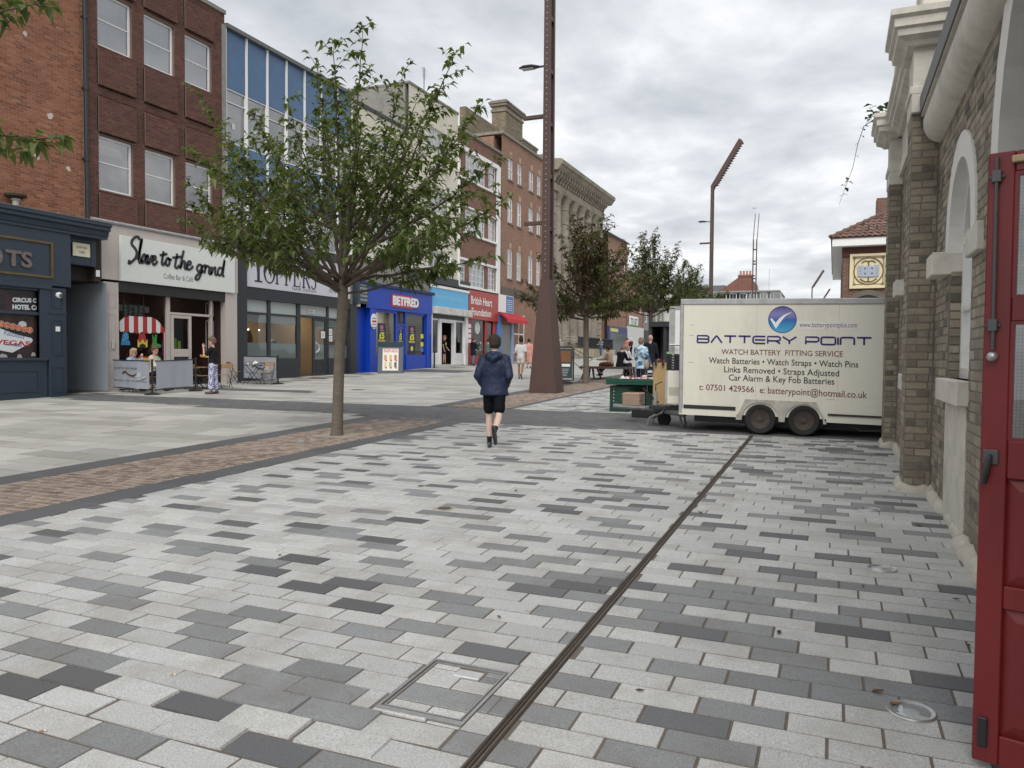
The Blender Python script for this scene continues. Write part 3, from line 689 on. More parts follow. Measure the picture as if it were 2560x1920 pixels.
# plants on the cornice
M_ivy = pm('ivy leaf', (.06, .12, .03), .6, .3, 30)
rng = random.Random(8)
def leaf(mb, c, d_, s_, w_=.5, droop=.25, nrm=None):
    d_ = Vector(d_).normalized(); sd_ = d_.cross(Vector((0, 0, 1)))
    if sd_.length < .05: sd_ = Vector((1, 0, 0))
    sd_ = (sd_.normalized() if nrm is None else Vector(nrm)); u_ = sd_.cross(d_); c = Vector(c)
    P = [c, c+d_*s_*.45+sd_*s_*w_*.5-u_*s_*.0+u_*.06*s_, c+d_*s_*.45-sd_*s_*w_*.5+u_*.06*s_, c+d_*s_-Vector((0, 0, droop*s_))]
    k = c+d_*s_*.45-u_*.04*s_
    i = [mb.p(*q) for q in (P[0], P[1], P[3], P[2], k)]
    mb.face((i[0], i[4], i[1])); mb.face((i[1], i[4], i[2])); mb.face((i[0], i[3], i[4])); mb.face((i[4], i[3], i[2]))
vt = thing('trailing_plant', 'weed growing from the far cornice with one trailing stem', 'plant', (.5, 12.9, 5.2))
m = MB()
for i in range(30): leaf(m, (.5+rng.uniform(-.08, .15), 12.75+rng.uniform(-.1, .3), 5.2+rng.uniform(0, .22)), (rng.uniform(-1, 1), rng.uniform(-1, 1), rng.uniform(-.3, .8)), rng.uniform(.08, .16), .8)
m.build('leaves', M_ivy, vt, recalc=False)
pts = [(.46, 12.8, 5.2), (.34, 12.78, 5.12), (.26, 12.75, 4.85), (.2, 12.7, 4.5), (.1, 12.68, 4.2), (.02, 12.65, 3.95)]
m = MB(); m.tube(pts, [.008, .006, .005, .004, .003, .002], 5); m.build('stem', pm('stem', (.12, .1, .05), .8), vt)
m = MB()
for i in range(14):
    t = rng.uniform(.8, 4.7); k = int(t); q = Vector(pts[k]).lerp(Vector(pts[k+1]), t-k); leaf(m, q, (rng.uniform(-1, 1), rng.uniform(-.5, .5), rng.uniform(-.5, .3)), rng.uniform(.05, .1), .7)
m.build('stem_leaves', M_ivy, vt, recalc=False)
# rooms behind: a plain inner wall keeps the windows from showing sky
# ---- the open red door
dang = RAD(-73); du = Vector((math.sin(dang), math.cos(dang), 0)); dn = Vector((-du.y, du.x, 0))
if dn.y > 0: dn = -dn
hinge = Vector((.512, 3.33, 0))-du*1.36
doorf = lambda u, v, d: tuple(hinge+du*u+dn*d+Vector((0, 0, v)))
zb, zt = gz(3.3)+.025, 2.385
DW = 1.36
def db(u0, u1, v0, v1, d0, d1, nm, mt, par, bev=0, **k):
    m = MB(doorf); m.box(u0, u1, v0, v1, d0, d1); return m.build(nm, mt, par, bev=bev, **k)
m = MB(doorf); T = .05; st_ = .085
rails = [(zb, .22), (.70, .785), (1.30-.115, 1.325), (1.765, 1.85), (zt-.075, zt)]
m.box(0, st_, zb, zt, -T, 0); m.box(DW-st_, DW, zb, zt, -T, 0); m.box(DW/2-.06, DW/2+.06, zb, zt, -T, -.0005)
for a, b in rails: m.box(st_+.0005, DW/2-.0605, a, b, -T, -.001); m.box(DW/2+.0605, DW-st_-.0005, a, b, -T, -.001)
door = m.build('door', M_redp, hall, bev=.004)
for u0, u1 in ((st_, DW/2-.06), (DW/2+.06, DW-st_)):
    for a, b in ((.22, .70), (.785, 1.185)):
        m = MB(doorf); k = .045
        o_ = [(u0, a), (u1, a), (u1, b), (u0, b)]; i_ = [(u0+k, a+k), (u1-k, a+k), (u1-k, b-k), (u0+k, b-k)]
        for j in range(4): q = (j+1) % 4; m.poly([(*o_[j], -.022), (*o_[q], -.022), (*i_[q], -.008), (*i_[j], -.008)])
        m.poly([(*q, -.008) for q in i_]); m.build('panel', M_redp, door, recalc=False)
    for a, b in ((1.325, 1.765), (1.85, zt-.075)):
        m = MB(doorf); m.poly([(u0, a, -.025), (u1, a, -.025), (u1, b, -.025), (u0, b, -.025)]); m.build('glass_pane', glass('wired glass', (.5, .53, .52), 1.2, .12), door, recalc=False)
        m = MB(doorf)
        x = u0+.013
        while x < u1: m.box(x-.0006, x+.0006, a, b, -.0262, -.0256); x += .0125
        z = a+.013
        while z < b: m.box(u0, u1, z-.0006, z+.0006, -.0265, -.026); z += .0125
        m.build('wire_mesh', pm('mesh wire', (.25, .25, .24), .5, metal=.5), door)
        m = MB(doorf); bd = .012
        for q in ((u0, u0+bd, a, b), (u1-bd, u1, a, b), (u0+bd, u1-bd, a, a+bd), (u0+bd, u1-bd, b-bd, b)): m.box(*q, -.024, -.006)
        m.build('glazing_bead', M_redp, door)
# long bolt, latch, kick plate, timber strip
ub = DW-.03
m = MB(doorf); m.tube([(ub, zt-.02, .016), (ub-.003, 1.66, .016)], .0065, 8); m.build('bolt_rod', M_iron, door, smooth=True)
m = MB(doorf); m.ball((ub-.002, 1.635, .018), .019, .019, .019); m.build('bolt_knob', M_steel, door, smooth=True)
for z in (zt-.09, 1.75):
    m = MB(doorf); m.box(ub-.016, ub+.016, z-.022, z+.022, .0005, .026); m.box(ub-.026, ub+.026, z-.006, z+.006, .0005, .008); m.build('bolt_keep', M_iron, door, bev=.003)
m = MB(doorf); m.box(ub-.03, ub+.02, 1.235, 1.29, .0005, .012); m.build('latch_plate', M_iron, door, bev=.003)
m = MB(doorf); m.tube([(ub-.004, 1.27, .012), (ub+.0, 1.245, .03), (ub+.006, 1.2, .034), (ub+.012, 1.165, .03)], [.008, .012, .013, .009], 8); m.build('latch_handle', pm('black iron', (.02, .02, .022), .4, .1), door, smooth=True)
m = MB(doorf); m.box(ub-.02, ub+.012, .06+zb, .28, .0005, .012); m.build('kick_plate', pm('black iron', (.02, .02, .022), .4, .1), door, bev=.004)
m = MB(doorf); m.box(.2, DW-.075, zt-.046, zt-.02, .0005, .016); m.build('timber_strip', pm('raw timber', (.45, .34, .2), .8, .2, 20), door, bev=.004)
# ================================================================ shops along the left side
XL = -21.4
M_ob = pm('orange brick', (.3, .12, .065), .88, .18, 22, bump=.003, bs=80, dirt=.25, ds=.7, dcol=(.12, .055, .035), ramp=[S(114, 72, 51), S(138, 88, 65), S(152, 100, 75), S(126, 78, 57), S(160, 110, 85)])
M_rb = pm('red brown brick', (.16, .055, .04), .88, .18, 22, bump=.003, bs=80, dirt=.35, ds=.8, dcol=(.05, .026, .02), ramp=[S(80, 50, 43), S(99, 63, 52), S(87, 54, 45), S(108, 71, 59), S(91, 57, 48)])
M_omort = pm('pinkish mortar', (.3, .21, .16), .95, .15, 20); M_rmort = pm('grey brown mortar', (.17, .12, .1), .95, .15, 20)
M_white = pm('white upvc', (.78, .78, .77), .4, .04, 10); M_navy = pm('dark blue gloss paint', S(44, 56, 70), .38, .1, 6, dirt=.15, ds=3, dcol=(.02, .024, .03))
M_room = pm('dim room', (.10, .095, .09), .9, .2, 2); M_curt = pm('net curtain', (.72, .73, .73), .9, .12, 3, stretch=(1, 14, .3)); M_blind = pm('grey blind', (.22, .225, .23), .9, .08, 2)
M_coping = pm('stone coping', (.25, .23, .2), .9, .2, 8, dirt=.4, ds=3, dcol=(.06, .055, .05))
M_pipe = pm('black cast iron', (.02, .021, .024), .5, .1); M_concrete = pm('grey concrete', (.26, .25, .23), .9, .15, 5, dirt=.4, ds=1.2, dcol=(.1, .095, .085))
M_cream = pm('cream render', (.64, .61, .51), .85, .06, 3, bump=.002, bs=40, dirt=.25, ds=.8, dcol=(.34, .31, .24))
M_dkgrey = pm('near black paint', S(44, 47, 52), .45, .12, 6); M_greyp = pm('warm grey paint', S(186, 176, 170), .6, .06, 6, dirt=.1, ds=2, dcol=(.25, .23, .21))
M_signw = pm('off white sign board', (.66, .68, .64), .4, .04, 3); M_steelw = pm('aluminium', (.6, .6, .6), .4, .08, 20, metal=.7)
G_shop = glass('shop glass', (.85, .88, .88), .9, .015); G_up = glass('upper glass', (.6, .64, .66), 1.3, .20)
def B(name, label, y0, y1): return thing(name, label, 'building', (XL, (y0+y1)/2, gz((y0+y1)/2)))
def fbox(fr, u0, u1, v0, v1, d0, d1, nm, mt, par, bev=0, **k):
    m = MB(fr); m.box(u0, u1, v0, v1, d0, d1); return m.build(nm, mt, par, bev=bev, **k)
def shell(par, y0, y1, zt, mt, depth=12, zb=None, X=XL, rev=.13):
    """side walls, back and roof behind a facade"""
    zb = gz(y0)-.4 if zb is None else zb
    m = MB(); m.box(X-depth, X-rev, y0+.005, y0+.2, zb, zt); m.build('side_wall', mt, par)
    m = MB(); m.box(X-depth, X-rev, y1-.2, y1-.005, zb, zt); m.build('side_wall', mt, par)
    m = MB(); m.box(X-depth, X-depth+.2, y0+.21, y1-.21, zb, zt); m.build('back_wall', mt, par)
    m = MB(); m.box(X-depth+.01, X-rev-.005, y0+.01, y1-.01, zt-.35, zt-.1); m.build('roof', M_lead, par)
def sash(fr, par, u0, u1, v0, v1, dep=.1, bars=(1, 0), mt=None, curtain=None, fw_=.055, bw=.03, glassm=None, sill=None, mid=.5, room=.45):
    """window: frame with glazing bars, pane and whatever hangs behind it"""
    mt = mt or M_white; m = MB(fr); d0, d1 = -dep-.05, -dep+.0
    for q in ((u0, u0+fw_, v0, v1), (u1-fw_, u1, v0, v1), (u0+fw_, u1-fw_, v0, v0+fw_), (u0+fw_, u1-fw_, v1-fw_, v1)): m.box(*q, d0, d1)
    nh, nv = bars
    for i in range(nh):
        z = v0+(v1-v0)*((i+1)/(nh+1) if nh > 1 else mid); m.box(u0+fw_, u1-fw_, z-bw/2, z+bw/2, d0+.008, d1-.006)
    for i in range(nv):
        u = u0+(u1-u0)*(i+1)/(nv+1); m.box(u-bw/2, u+bw/2, v0+fw_, v1-fw_, d0+.01, d1-.008)
    w = m.build('window', mt, par)
    p = MB(fr); p.poly([(u0+.02, v0+.02, d0+.02), (u1-.02, v0+.02, d0+.02), (u1-.02, v1-.02, d0+.02), (u0+.02, v1-.02, d0+.02)]); p.build('pane', glassm or G_up, w, recalc=False)
    if curtain:
        c = MB(fr); n = 24
        A = [(u0+.02+(u1-u0-.04)*i/n, d0-.06-.02*math.sin(i*1.9)) for i in range(n+1)]
        for (a, da), (b, db_) in zip(A, A[1:]): c.poly([(a, v0+.02, da), (b, v0+.02, db_), (b, v1-.02, db_), (a, v1-.02, da)])
        c.build('curtain', curtain, w, recalc=False)
    r = MB(fr); a, b, c_, e_ = u0-.0, u1+.0, v0-.0, v1+.0; D0, D1 = d0-.001, d0-room
    r.poly([(a, c_, D1), (b, c_, D1), (b, e_, D1), (a, e_, D1)])
    for q in (((a, c_), (a, e_)), ((b, e_), (b, c_)), ((a, e_), (b, e_)), ((b, c_), (a, c_))):
        (x, y), (x2, y2) = q; r.poly([(x, y, D0), (x2, y2, D0), (x2, y2, D1), (x, y, D1)])
    r.build('room', M_room, w, recalc=False)
    if sill: fbox(fr, u0-.06, u1+.06, v0-.1, v0-.001, -dep-.04, sill, 'sill', M_coping, w)
    return w
def panelbox(fr, u0, u1, v0, v1, d, mt, par, w_=.035, h=.02, nm='panel_moulding'):
    m = MB(fr)
    for q in ((u0, u1, v0, v0+w_), (u0, u1, v1-w_, v1), (u0, u0+w_, v0+w_, v1-w_), (u1-w_, u1, v0+w_, v1-w_)): m.box(*q, d, d+h)
    return m.build(nm, mt, par)
F0 = LF(XL)
# ---------------------------------------------------------------- 1: orange brick block with the dark blue shop front
b1 = B('brick_building', 'orange brick block with the dark blue vegas themed shop front', 8, 16.95)
m = MB(F0); wall(m, 6, 16.95, 0, 15.2, [(15.66, 16.96, -1, 4.0)], 0, .01); m.build('wall', M_omort, b1, recalc=False)
m = MB(); m.box(XL-12, XL-.1, 6, 16.94, 5.2, 15.1); m.build('core', M_omort, b1)
m = MB(); m.box(XL-12, XL-.1, 6, 15.5, -.2, 5.19); m.build('core', M_omort, b1)
lb = courses(11.4, 16.9, 5.3, 14.2, .228, .079, (), .012, 41)
brickwork(F0, lb, M_ob, b1, d0=-.01, d1=.005, single=300)
fbox(F0, 6, 16.95, 15.2, 15.35, -.3, .08, 'coping', M_coping, b1)
M_chip = pm('chipped plaster', (.55, .47, .43), .9, .2, 20)
for u, v, s_ in ((15.83, 8.6, .13), (15.4, 7.35, .13), (16.4, 7.2, .1), (15.1, 10.7, .09), (13.9, 6.85, .05), (14.1, 6.75, .04), (13.9, 6.5, .04), (16.05, 5.75, .08)):
    r_ = random.Random(int(u*100)); m = MB(F0); m.prism([(u+s_*(.5+.5*r_.random())*math.cos(a*.7), v+s_*(.4+.7*r_.random())*math.sin(a*.7)) for a in range(9)], .004, .0085); m.build('chipped_patch', M_chip, b1)
# drain pipe
m = MB(F0); m.tube([(16.96, 5.75, .09), (16.93, 14.6, .09)], .065, 10)
pipe = m.build('drain_pipe', M_pipe, b1, smooth=True)
for z in (7.6, 9.75, 11.9): m = MB(F0); m.tube([(16.95, z-.06, .09), (16.95, z+.06, .09)], .085, 10); m.box(16.85, 17.05, z-.02, z+.02, .0, .03); m.build('pipe_collar', M_pipe, pipe)
XN = -20.6; FN = LF(XN)
fbox(FN, 10, 15.1, gz(12)-.2, 1.42, -.5, -.06, 'stall_riser', M_navy, b1)
panelbox(FN, 13.2, 14.85, .55, 1.18, -.06, M_navy, b1, .05); panelbox(FN, 11.2, 13.05, .55, 1.18, -.06, M_navy, b1, .05)
fbox(FN, 10, 15.1, 1.42, 1.5, -.5, .02, 'sill', M_navy, b1, .01)
m = MB(FN); m.box(15.12, 15.66, gz(15)-.2, 3.5, -.8, 0); pil = m.build('pilaster', M_navy, b1, bev=.006)
panelbox(FN, 15.21, 15.56, .5, 1.26, 0, M_navy, pil); panelbox(FN, 15.21, 15.56, 1.57, 2.6, 0, M_navy, pil); panelbox(FN, 15.21, 15.56, 2.93, 3.46, 0, M_navy, pil)
fbox(FN, 15.1, 15.68, 2.76, 2.8, -.1, .025, 'pilaster_band', M_navy, pil)
m = MB(FN); m.lathe([(.09, 0), (.09, .03), (.07, .05), (1e-7, .055)], (0, 0, 0), 20); 
lamp = MB(lambda a, b, c: (XN+.01+c, 15.41+a, 3.3+b)); lamp.lathe([(.085, 0), (.085, .06), (.06, .075), (1e-7, .08)], n=20); lamp.build('bulkhead_lamp', M_white, b1, smooth=True)
lamp = MB(lambda a, b, c: (XN+.06+c, 15.43+a, 3.29+b)); lamp.lathe([(.055, .03), (.05, .05), (1e-7, .06)], n=16); lamp.build('lamp_lens', pm('smoked lens', (.08, .08, .07), .3), b1, smooth=True)
fbox(FN, 15.32, 15.44, 2.26, 2.4, 0, .03, 'entry_panel', M_white, b1)
fbox(FN, 10, 15.82, 3.56, 5.1, -.8, 0, 'fascia', M_navy, b1)
fbox(FN, 10, 15.2, 3.44, 3.56, -.7, .05, 'fascia_band', M_navy, b1, .01)
fr_ = MB(FN); 
for q in ((10, 15.25, 3.76, 3.82), (10, 15.25, 4.72, 4.78), (15.19, 15.25, 3.82, 4.72)): fr_.box(*q, 0, .045)
fr_.build('gilt_frame', pm('worn gilt', (.16, .12, .05), .5, .35, 12, metal=.5, dirt=.5, ds=8), b1)
M_brz = pm('bronze letter', (.2, .16, .15), .4, .3, 12, metal=.6)
text(FN, 'TS', 13.88, 14.62, 3.98, 4.42, .004, M_brz, b1, bold=.03, thick=.05, name='sign_letters')
text(FN, 'O', 13.42, 13.8, 3.97, 4.42, .004, M_brz, b1, bold=.03, thick=.05, name='sign_letters')
m = MB(lambda d, y, v: (XN+d, y, v)); m.profile([(-.8, 5.1), (.06, 5.1), (.06, 5.16), (.1, 5.2), (.12, 5.32), (.2, 5.36), (.2, 5.44), (.26, 5.48), (.26, 5.56), (-.8, 5.62)], 10, 17.02); m.build('cornice', M_navy, b1)
m = MB(lambda d, y, v: (XN+d, y, v)); m.profile([(-.85, 5.63), (.27, 5.57), (.27, 5.6), (-.85, 5.68)], 10, 17.05); m.build('lead_capping', M_lead, b1)
# passage head with the yard sign
fbox(LF(-20.9), 15.83, 16.9, 4.28, 5.1, -.7, 0, 'passage_fascia', M_navy, b1); panelbox(LF(-20.9), 15.9, 16.75, 4.3, 5.02, 0, M_navy, b1, .03, .02)
ys = fbox(LF(-20.86), 16.08, 16.66, 4.53, 4.93, 0, .02, 'yard_sign', pm('cream enamel', (.72, .68, .5), .4, .05), b1, .01)
text(LF(-20.86), 'SHIP INN', 16.2, 16.54, 4.76, 4.84, .0225, flat((.02, .02, .02)), ys); text(LF(-20.86), 'YARD', 16.27, 16.47, 4.62, 4.7, .0225, flat((.02, .02, .02)), ys)
fbox(LF(-20.9), 15.83, 17.1, 3.85, 4.27, -4, -.4, 'passage_soffit', pm('passage dark timber', (.03, .025, .02), .9, .2), b1)
fbox(LF(-21.0), 16.92, 17.14, 3.85, 5.1, -.4, 0, 'passage_jamb', pm('passage dark timber', (.03, .025, .02), .9, .2), b1)
fbox(LF(-20.98), 16.95, 17.08, 4.0, 4.2, 0, .02, 'notice', M_white, b1)
m = MB(); m.box(-27, XN-.5, 15.5, 15.66, 0, 4); m.build('passage_wall', M_navy, b1)
m = MB(); m.box(-27, -26.8, 15.6, 17.4, 0, 5); m.build('passage_end', M_room, b1)
# window with the printed film
fr_ = MB(FN)
for q in ((10, 10.08, 1.5, 3.44), (14.86, 15.12, 1.5, 3.44), (12.6, 12.7, 1.5, 3.44), (10.08, 12.6, 3.38, 3.44), (12.7, 14.86, 3.38, 3.44), (10.08, 12.6, 2.7, 2.78), (12.7, 14.86, 2.7, 2.78)): fr_.box(*q, -.16, -.05)
wn = fr_.build('window', M_navy, b1)
M_film = pm('dark printed film', (.018, .013, .015), .4, .5, 2.2, dirt=.6, ds=2.6, dcol=(.09, .035, .03))
fbox(FN, 10.05, 14.9, 1.5, 3.42, -.26, -.15, 'film', M_film, wn)
FV = lambda u, v, d: FN(u, v, d-.148)
cw, cr_, cbl = flat((.62, .66, .68)), flat((.42, .02, .02)), flat((.02, .03, .25))
m = MB(FV); m.prism([(12.75, 2.02), (13.5, 1.7), (14.12, 1.55), (14.2, 1.62), (14.75, 1.92), (14.8, 1.99), (14.74, 2.08), (14.2, 2.2), (13.6, 2.42), (12.75, 2.36)], 0, .002); m.build('diamond_outline', flat((.02, .015, .012)), wn)
m = MB(FV); m.prism([(12.75, 2.05), (13.5, 1.76), (14.15, 1.64), (14.7, 1.93), (14.74, 1.99), (14.7, 2.05), (14.2, 2.16), (13.6, 2.37), (12.75, 2.32)], .0022, .004); dm = m.build('sign_diamond', cw, wn)
text(FV, 'LAS VEGAS', 13.1, 14.66, 1.88, 2.02, .0045, cr_, dm, bold=.03, slope=-.06); text(FV, 'NEVADA', 13.99, 14.42, 1.83, 1.9, .0045, cbl, dm, bold=.02, slope=-.04); text(FV, 'Fabulous', 13.92, 14.5, 2.12, 2.24, .0045, cbl, dm, shear=.3, slope=-.1)
ogc = flat((.5, .14, .05))
for i, ch in enumerate('ELCOME'):
    u = 13.86+i*.16; v = 2.41-i*.028
    m = MB(lambda a, b, c, u=u, v=v: FV(u+a, v+b, c)); m.lathe([(.082, .004), (.082, .008), (1e-7, .009)], n=16); dk = m.build('bulb_disc', ogc, wn); m = MB(lambda a, b, c, u=u, v=v: FV(u+a, v+b, c)); m.lathe([(.09, .001), (.09, .0035), (.07, .0035)], n=16); m.build('disc_rim', cw, dk)
    text(FV, ch, u-.035, u+.035, v-.05, v+.05, .0105, flat((.65, .35, .2)), dk, bold=.02)
text(FV, 'CIRCUS CIRCUS', 14.17, 15.3, 3.02, 3.15, .004, cw, wn, bold=.06, slope=.04); text(FV, 'HOTEL CASINO', 14.17, 15.3, 2.82, 2.96, .004, cw, wn, bold=.06, slope=.04)
# cut the overrun of the film lettering with the jamb
fbox(FN, 14.86, 15.12, 1.5, 3.44, -.15, .0, 'window_jamb', M_navy, b1)
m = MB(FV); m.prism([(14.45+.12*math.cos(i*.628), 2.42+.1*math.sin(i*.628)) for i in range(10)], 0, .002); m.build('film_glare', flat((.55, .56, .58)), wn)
for u, v, s_ in ((13.9, 1.56, .12), (14.35, 1.54, .08), (14.75, 1.6, .07)): m = MB(FV); m.prism([(u-s_, v-.05), (u+s_, v-.05), (u+s_*.7, v+.04), (u-s_*.4, v+.06)], 0, .002); m.build('film_figure', flat((.4, .38, .38)), wn)
m = MB(lambda a, b, c: F0(14.55+a, 5.62+c, .3+b)); m.lathe([(.08, 0), (.08, .25), (.12, .26), (.12, .3)], n=14); fl = m.build('flue', flat((.5, .5, .42)), b1, smooth=True)
m = MB(lambda a, b, c: F0(14.55+a, 5.62+c, .3+b)); m.lathe([(.15, .3), (.28, .36), (.28, .42), (1e-7, .46)], n=14); m.build('flue_cowl', pm('rust cowl', (.05, .03, .02), .8), fl, smooth=True)

# ---------------------------------------------------------------- 2: red-brown brick block over the cafe
b2 = B('brick_building', 'red brown brick block with white sash windows over the coffee bar', 17, 22.9)
WS = [(17.45, 18.72), (19.2, 20.47), (20.95, 22.21)]
holes = [(a, b, 6.8, 8.5) for a, b in WS]+[(a, b, 11.28, 12.98) for a, b in WS]
m = MB(F0); wall(m, 16.96, 22.88, 5.2, 14.4, holes, 0, .16); m.build('wall', M_rmort, b2, recalc=False)
shell(b2, 17.36, 22.88, 14.3, M_rmort, rev=.17, zb=0)
PAN = []
for a, b in WS:
    PAN += [(a-.08, b+.12, 10.0, 11.2), (a-.08, b+.12, 8.55, 9.72), (a-.08, b+.12, 5.75, 6.72), (a-.08, b+.12, 13.1, 14.2)]
lb = courses(16.98, 22.88, 5.75, 14.38, .228, .079, holes+PAN, .011, 42)
brickwork(F0, lb, M_rb, b2, d0=-.01, d1=.005, single=0, many='bricks')
for i, (a, b, c, d_) in enumerate(PAN):        # projecting brick panels above and below each window
    P_ = LF(XL+.1); m = MB(P_); m.box(a, b, c, d_, -.1, 0); pn = m.build('brick_panel', M_rmort, b2, bev=.05, seg=3)
    brickwork(P_, courses(a+.03, b-.03, c+.03, d_-.02, .228, .079, (), .011, 50+i), M_rb, pn, d0=-.01, d1=.005, single=25)
for k, (a, b) in enumerate(WS):
    sash(F0, b2, a, b, 6.8, 8.5, .09, (1, 0), curtain=None if k else M_blind, fw_=.07, mid=.52, room=.5)
    sash(F0, b2, a, b, 11.28, 12.98, .09, (1, 0), curtain=M_curt, fw_=.07, mid=.5)
fbox(LF(XL-.17), 17.6, 18.45, 7.95, 8.25, 0, .004, 'window_notice', flat((.6, .58, .4)), b2)
fbox(F0, 16.96, 22.9, 14.4, 14.54, -.35, .07, 'coping', M_coping, b2)
XC = -21.15; FC = LF(XC)
# cafe front
fbox(FC, 17.36, 17.9, gz(17)-.2, 3.9, -.25, 0, 'pilaster', M_greyp, b2); fbox(FC, 22.6, 23.2, gz(22)-.2, 3.97, -.25, 0, 'pilaster', M_greyp, b2)
fbox(FC, 17.3, 23.25, 3.98, 5.72, -.25, -.005, 'fascia', M_greyp, b2)
m = MB(lambda d, y, v: (XC+d, y, v)); m.profile([(-.3, 5.73), (.05, 5.73), (.07, 5.78), (.04, 5.83), (-.3, 5.9)], 17.0, 23.3); m.build('lead_flashing', pm('pale lead', (.3, .3, .31), .6, .3, 9, bump=.01, bs=7), b2)
for z0, z1 in ((3.08, 3.55), (1.74, 2.9)):
    panelbox(FC, 17.51, 17.8, z0, z1, 0, M_greyp, b2, .025, .012); panelbox(FC, 22.1, 22.5, z0, z1, -.5, M_greyp, b2, .025, .012)
sg = fbox(FC, 17.93, 23.0, 3.97, 5.42, 0, .09, 'cafe_sign', M_signw, b2, .006)
m = MB(FC); m.box(20.55, 20.556, 3.98, 5.41, .0895, .0915); m.build('sign_joint', flat((.4, .4, .38)), sg)
# brush lettering, drawn as strokes in photo-like script: x in letter units
def sp(pts, n=7):
    out = []; P = [pts[0]]+pts+[pts[-1]]
    for i in range(1, len(P)-2):
        p0, p1, p2, p3 = P[i-1], P[i], P[i+1], P[i+2]
        for k in range(n):
            t = k/n; out.append(tuple(.5*((2*p1[j])+(-p0[j]+p2[j])*t+(2*p0[j]-5*p1[j]+4*p2[j]-p3[j])*t*t+(-p0[j]+3*p1[j]-3*p2[j]+p3[j])*t**3) for j in (0, 1)))
    out.append(pts[-1]); return out
def sc_(lines, x, y, s_, sl=0): return [[(x+a*s_, y+b*s_+sl*a*s_) for a, b in sp(l)] for l in lines]
G = {'S': [[(1.75, 2.55), (1.6, 2.85), (1.1, 2.8), (.55, 2.35), (.5, 1.9), (1.0, 1.55), (1.3, 1.1), (1.1, .5), (.5, 0), (0, -.25), (.1, .15)]],
     'l': [[(.05, .3), (.45, 1.5), (.75, 2.5), (.7, 2.6), (.45, 1.6), (.3, .3), (.45, 0), (.8, .4)]],
     'a': [[(.85, .85), (.5, 1), (.1, .5), (.15, .05), (.5, .2), (.85, .85), (.8, .2), (.95, .02), (1.15, .3)]],
     'v': [[(0, .8), (.2, .95), (.25, .1), (.5, .2), (.85, .95), (1.1, .8)]],
     'e': [[(.1, .45), (.6, .65), (.65, .95), (.35, .95), (.1, .45), (.3, .0), (.7, .15), (1, .5)]],
     't': [[(.55, 1.7), (.3, .6), (.25, .1), (.5, .0), (.8, .35)], [(-.1, 1.15), (.5, 1.25), (1.15, 1.45)]],
     'o': [[(.45, .95), (.1, .5), (.25, 0), (.65, .15), (.75, .7), (.45, .95), (.7, .75), (1.1, .85)]],
     'h': [[(.6, 2.2), (.35, 1.2), (.1, 0), (.45, .8), (.75, .85), (.7, .2), (.9, 0), (1.1, .3)]],
     'g': [[(.8, .85), (.4, .95), (.1, .5), (.3, .1), (.6, .4), (.8, .9), (.65, 0), (.3, -.75), (-.1, -.8), (.1, -.35), (.7, .1), (1.0, .3)]],
     'r': [[(.05, .8), (.3, 1.0), (.35, .75), (.2, .0)], [(.3, .6), (.6, .95), (.85, .8)]],
     'i': [[(.25, .9), (.1, .2), (.3, 0), (.5, .3)]],
     'n': [[(.1, .95), (.0, 0), (.35, .75), (.6, .85), (.55, .15), (.75, 0), (.95, .3)]],
     'd': [[(.75, .85), (.35, .95), (.1, .4), (.3, .0), (.65, .35), (1.05, 2.0), (.85, .6), (.8, .05), (1.0, .0)]]}
adv = {'S': 1.6, 'l': .75, 'a': 1.1, 'v': 1.0, 'e': .95, 't': .95, 'o': 1.0, 'h': 1.05, 'g': 1.0, 'r': .8, 'i': .45, 'n': .95, 'd': 1.1}
for word, xa, xb, y0, k in (('Slave', 18.22, 19.36, 4.62, .29), ('to', 19.46, 19.96, 4.66, .27), ('the', 20.0, 20.92, 4.62, .29), ('grind', 21.02, 22.45, 4.56, .3)):
    wl = []; x = 0
    for ch in word: wl += sc_(G[ch], x, y0, k); x += adv[ch]*k*.86
    mx_ = max(p[0] for l in wl for p in l); mn_ = min(p[0] for l in wl for p in l)
    lines = [[(xa+(p[0]-mn_)*(xb-xa)/(mx_-mn_), p[1]) for p in l] for l in wl]
    stroke(FC, lines, .085, .0905, flat((.025, .025, .03)), sg, 'script_word', .02)
text(FC, 'Coffee Bar & Café', 19.62, 20.92, 4.2, 4.38, .0915, flat((.06, .06, .065)), sg)
fbox(FC, 17.9, 22.6, 3.62, 3.97, -.3, -.03, 'shutter_box', pm('dark brown steel', (.02, .018, .017), .5, .15), b2)
FR = LF(XC-.5)
def lining(fr, par, u0, u1, v0, v1, dep, mw, mf=None):
    m = MB(fr); m.poly([(u0, v0, -dep), (u1, v0, -dep), (u1, v1, -dep), (u0, v1, -dep)]); m.poly([(u0, v0, 0), (u0, v1, 0), (u0, v1, -dep), (u0, v0, -dep)]); m.poly([(u1, v0, 0), (u1, v1, 0), (u1, v1, -dep), (u1, v0, -dep)]); m.poly([(u0, v1, 0), (u1, v1, 0), (u1, v1, -dep), (u0, v1, -dep)]); m.build('interior', mw, par, recalc=False)
    m = MB(fr); m.poly([(u0, v0, 0), (u1, v0, 0), (u1, v0, -dep), (u0, v0, -dep)]); m.build('interior_floor', mf or M_room, par, recalc=False)
M_cafein = pm('cafe wall', (.06, .03, .028), .8, .3, 1.5)
lining(LF(XC-.3), b2, 17.9, 22.6, gz(17.5), 3.96, 4, M_cafein)
m = MB(FC)
for q in ((17.9, 17.98, .5, 3.62), (19.98, 20.14, .5, 3.62), (20.14, 22.05, 3.02, 3.1), (22.02, 22.12, .5, 3.62), (17.98, 19.98, .5, .62)): m.box(*q, -.3, -.18)
cf = m.build('shop_window', M_greyp, b2)
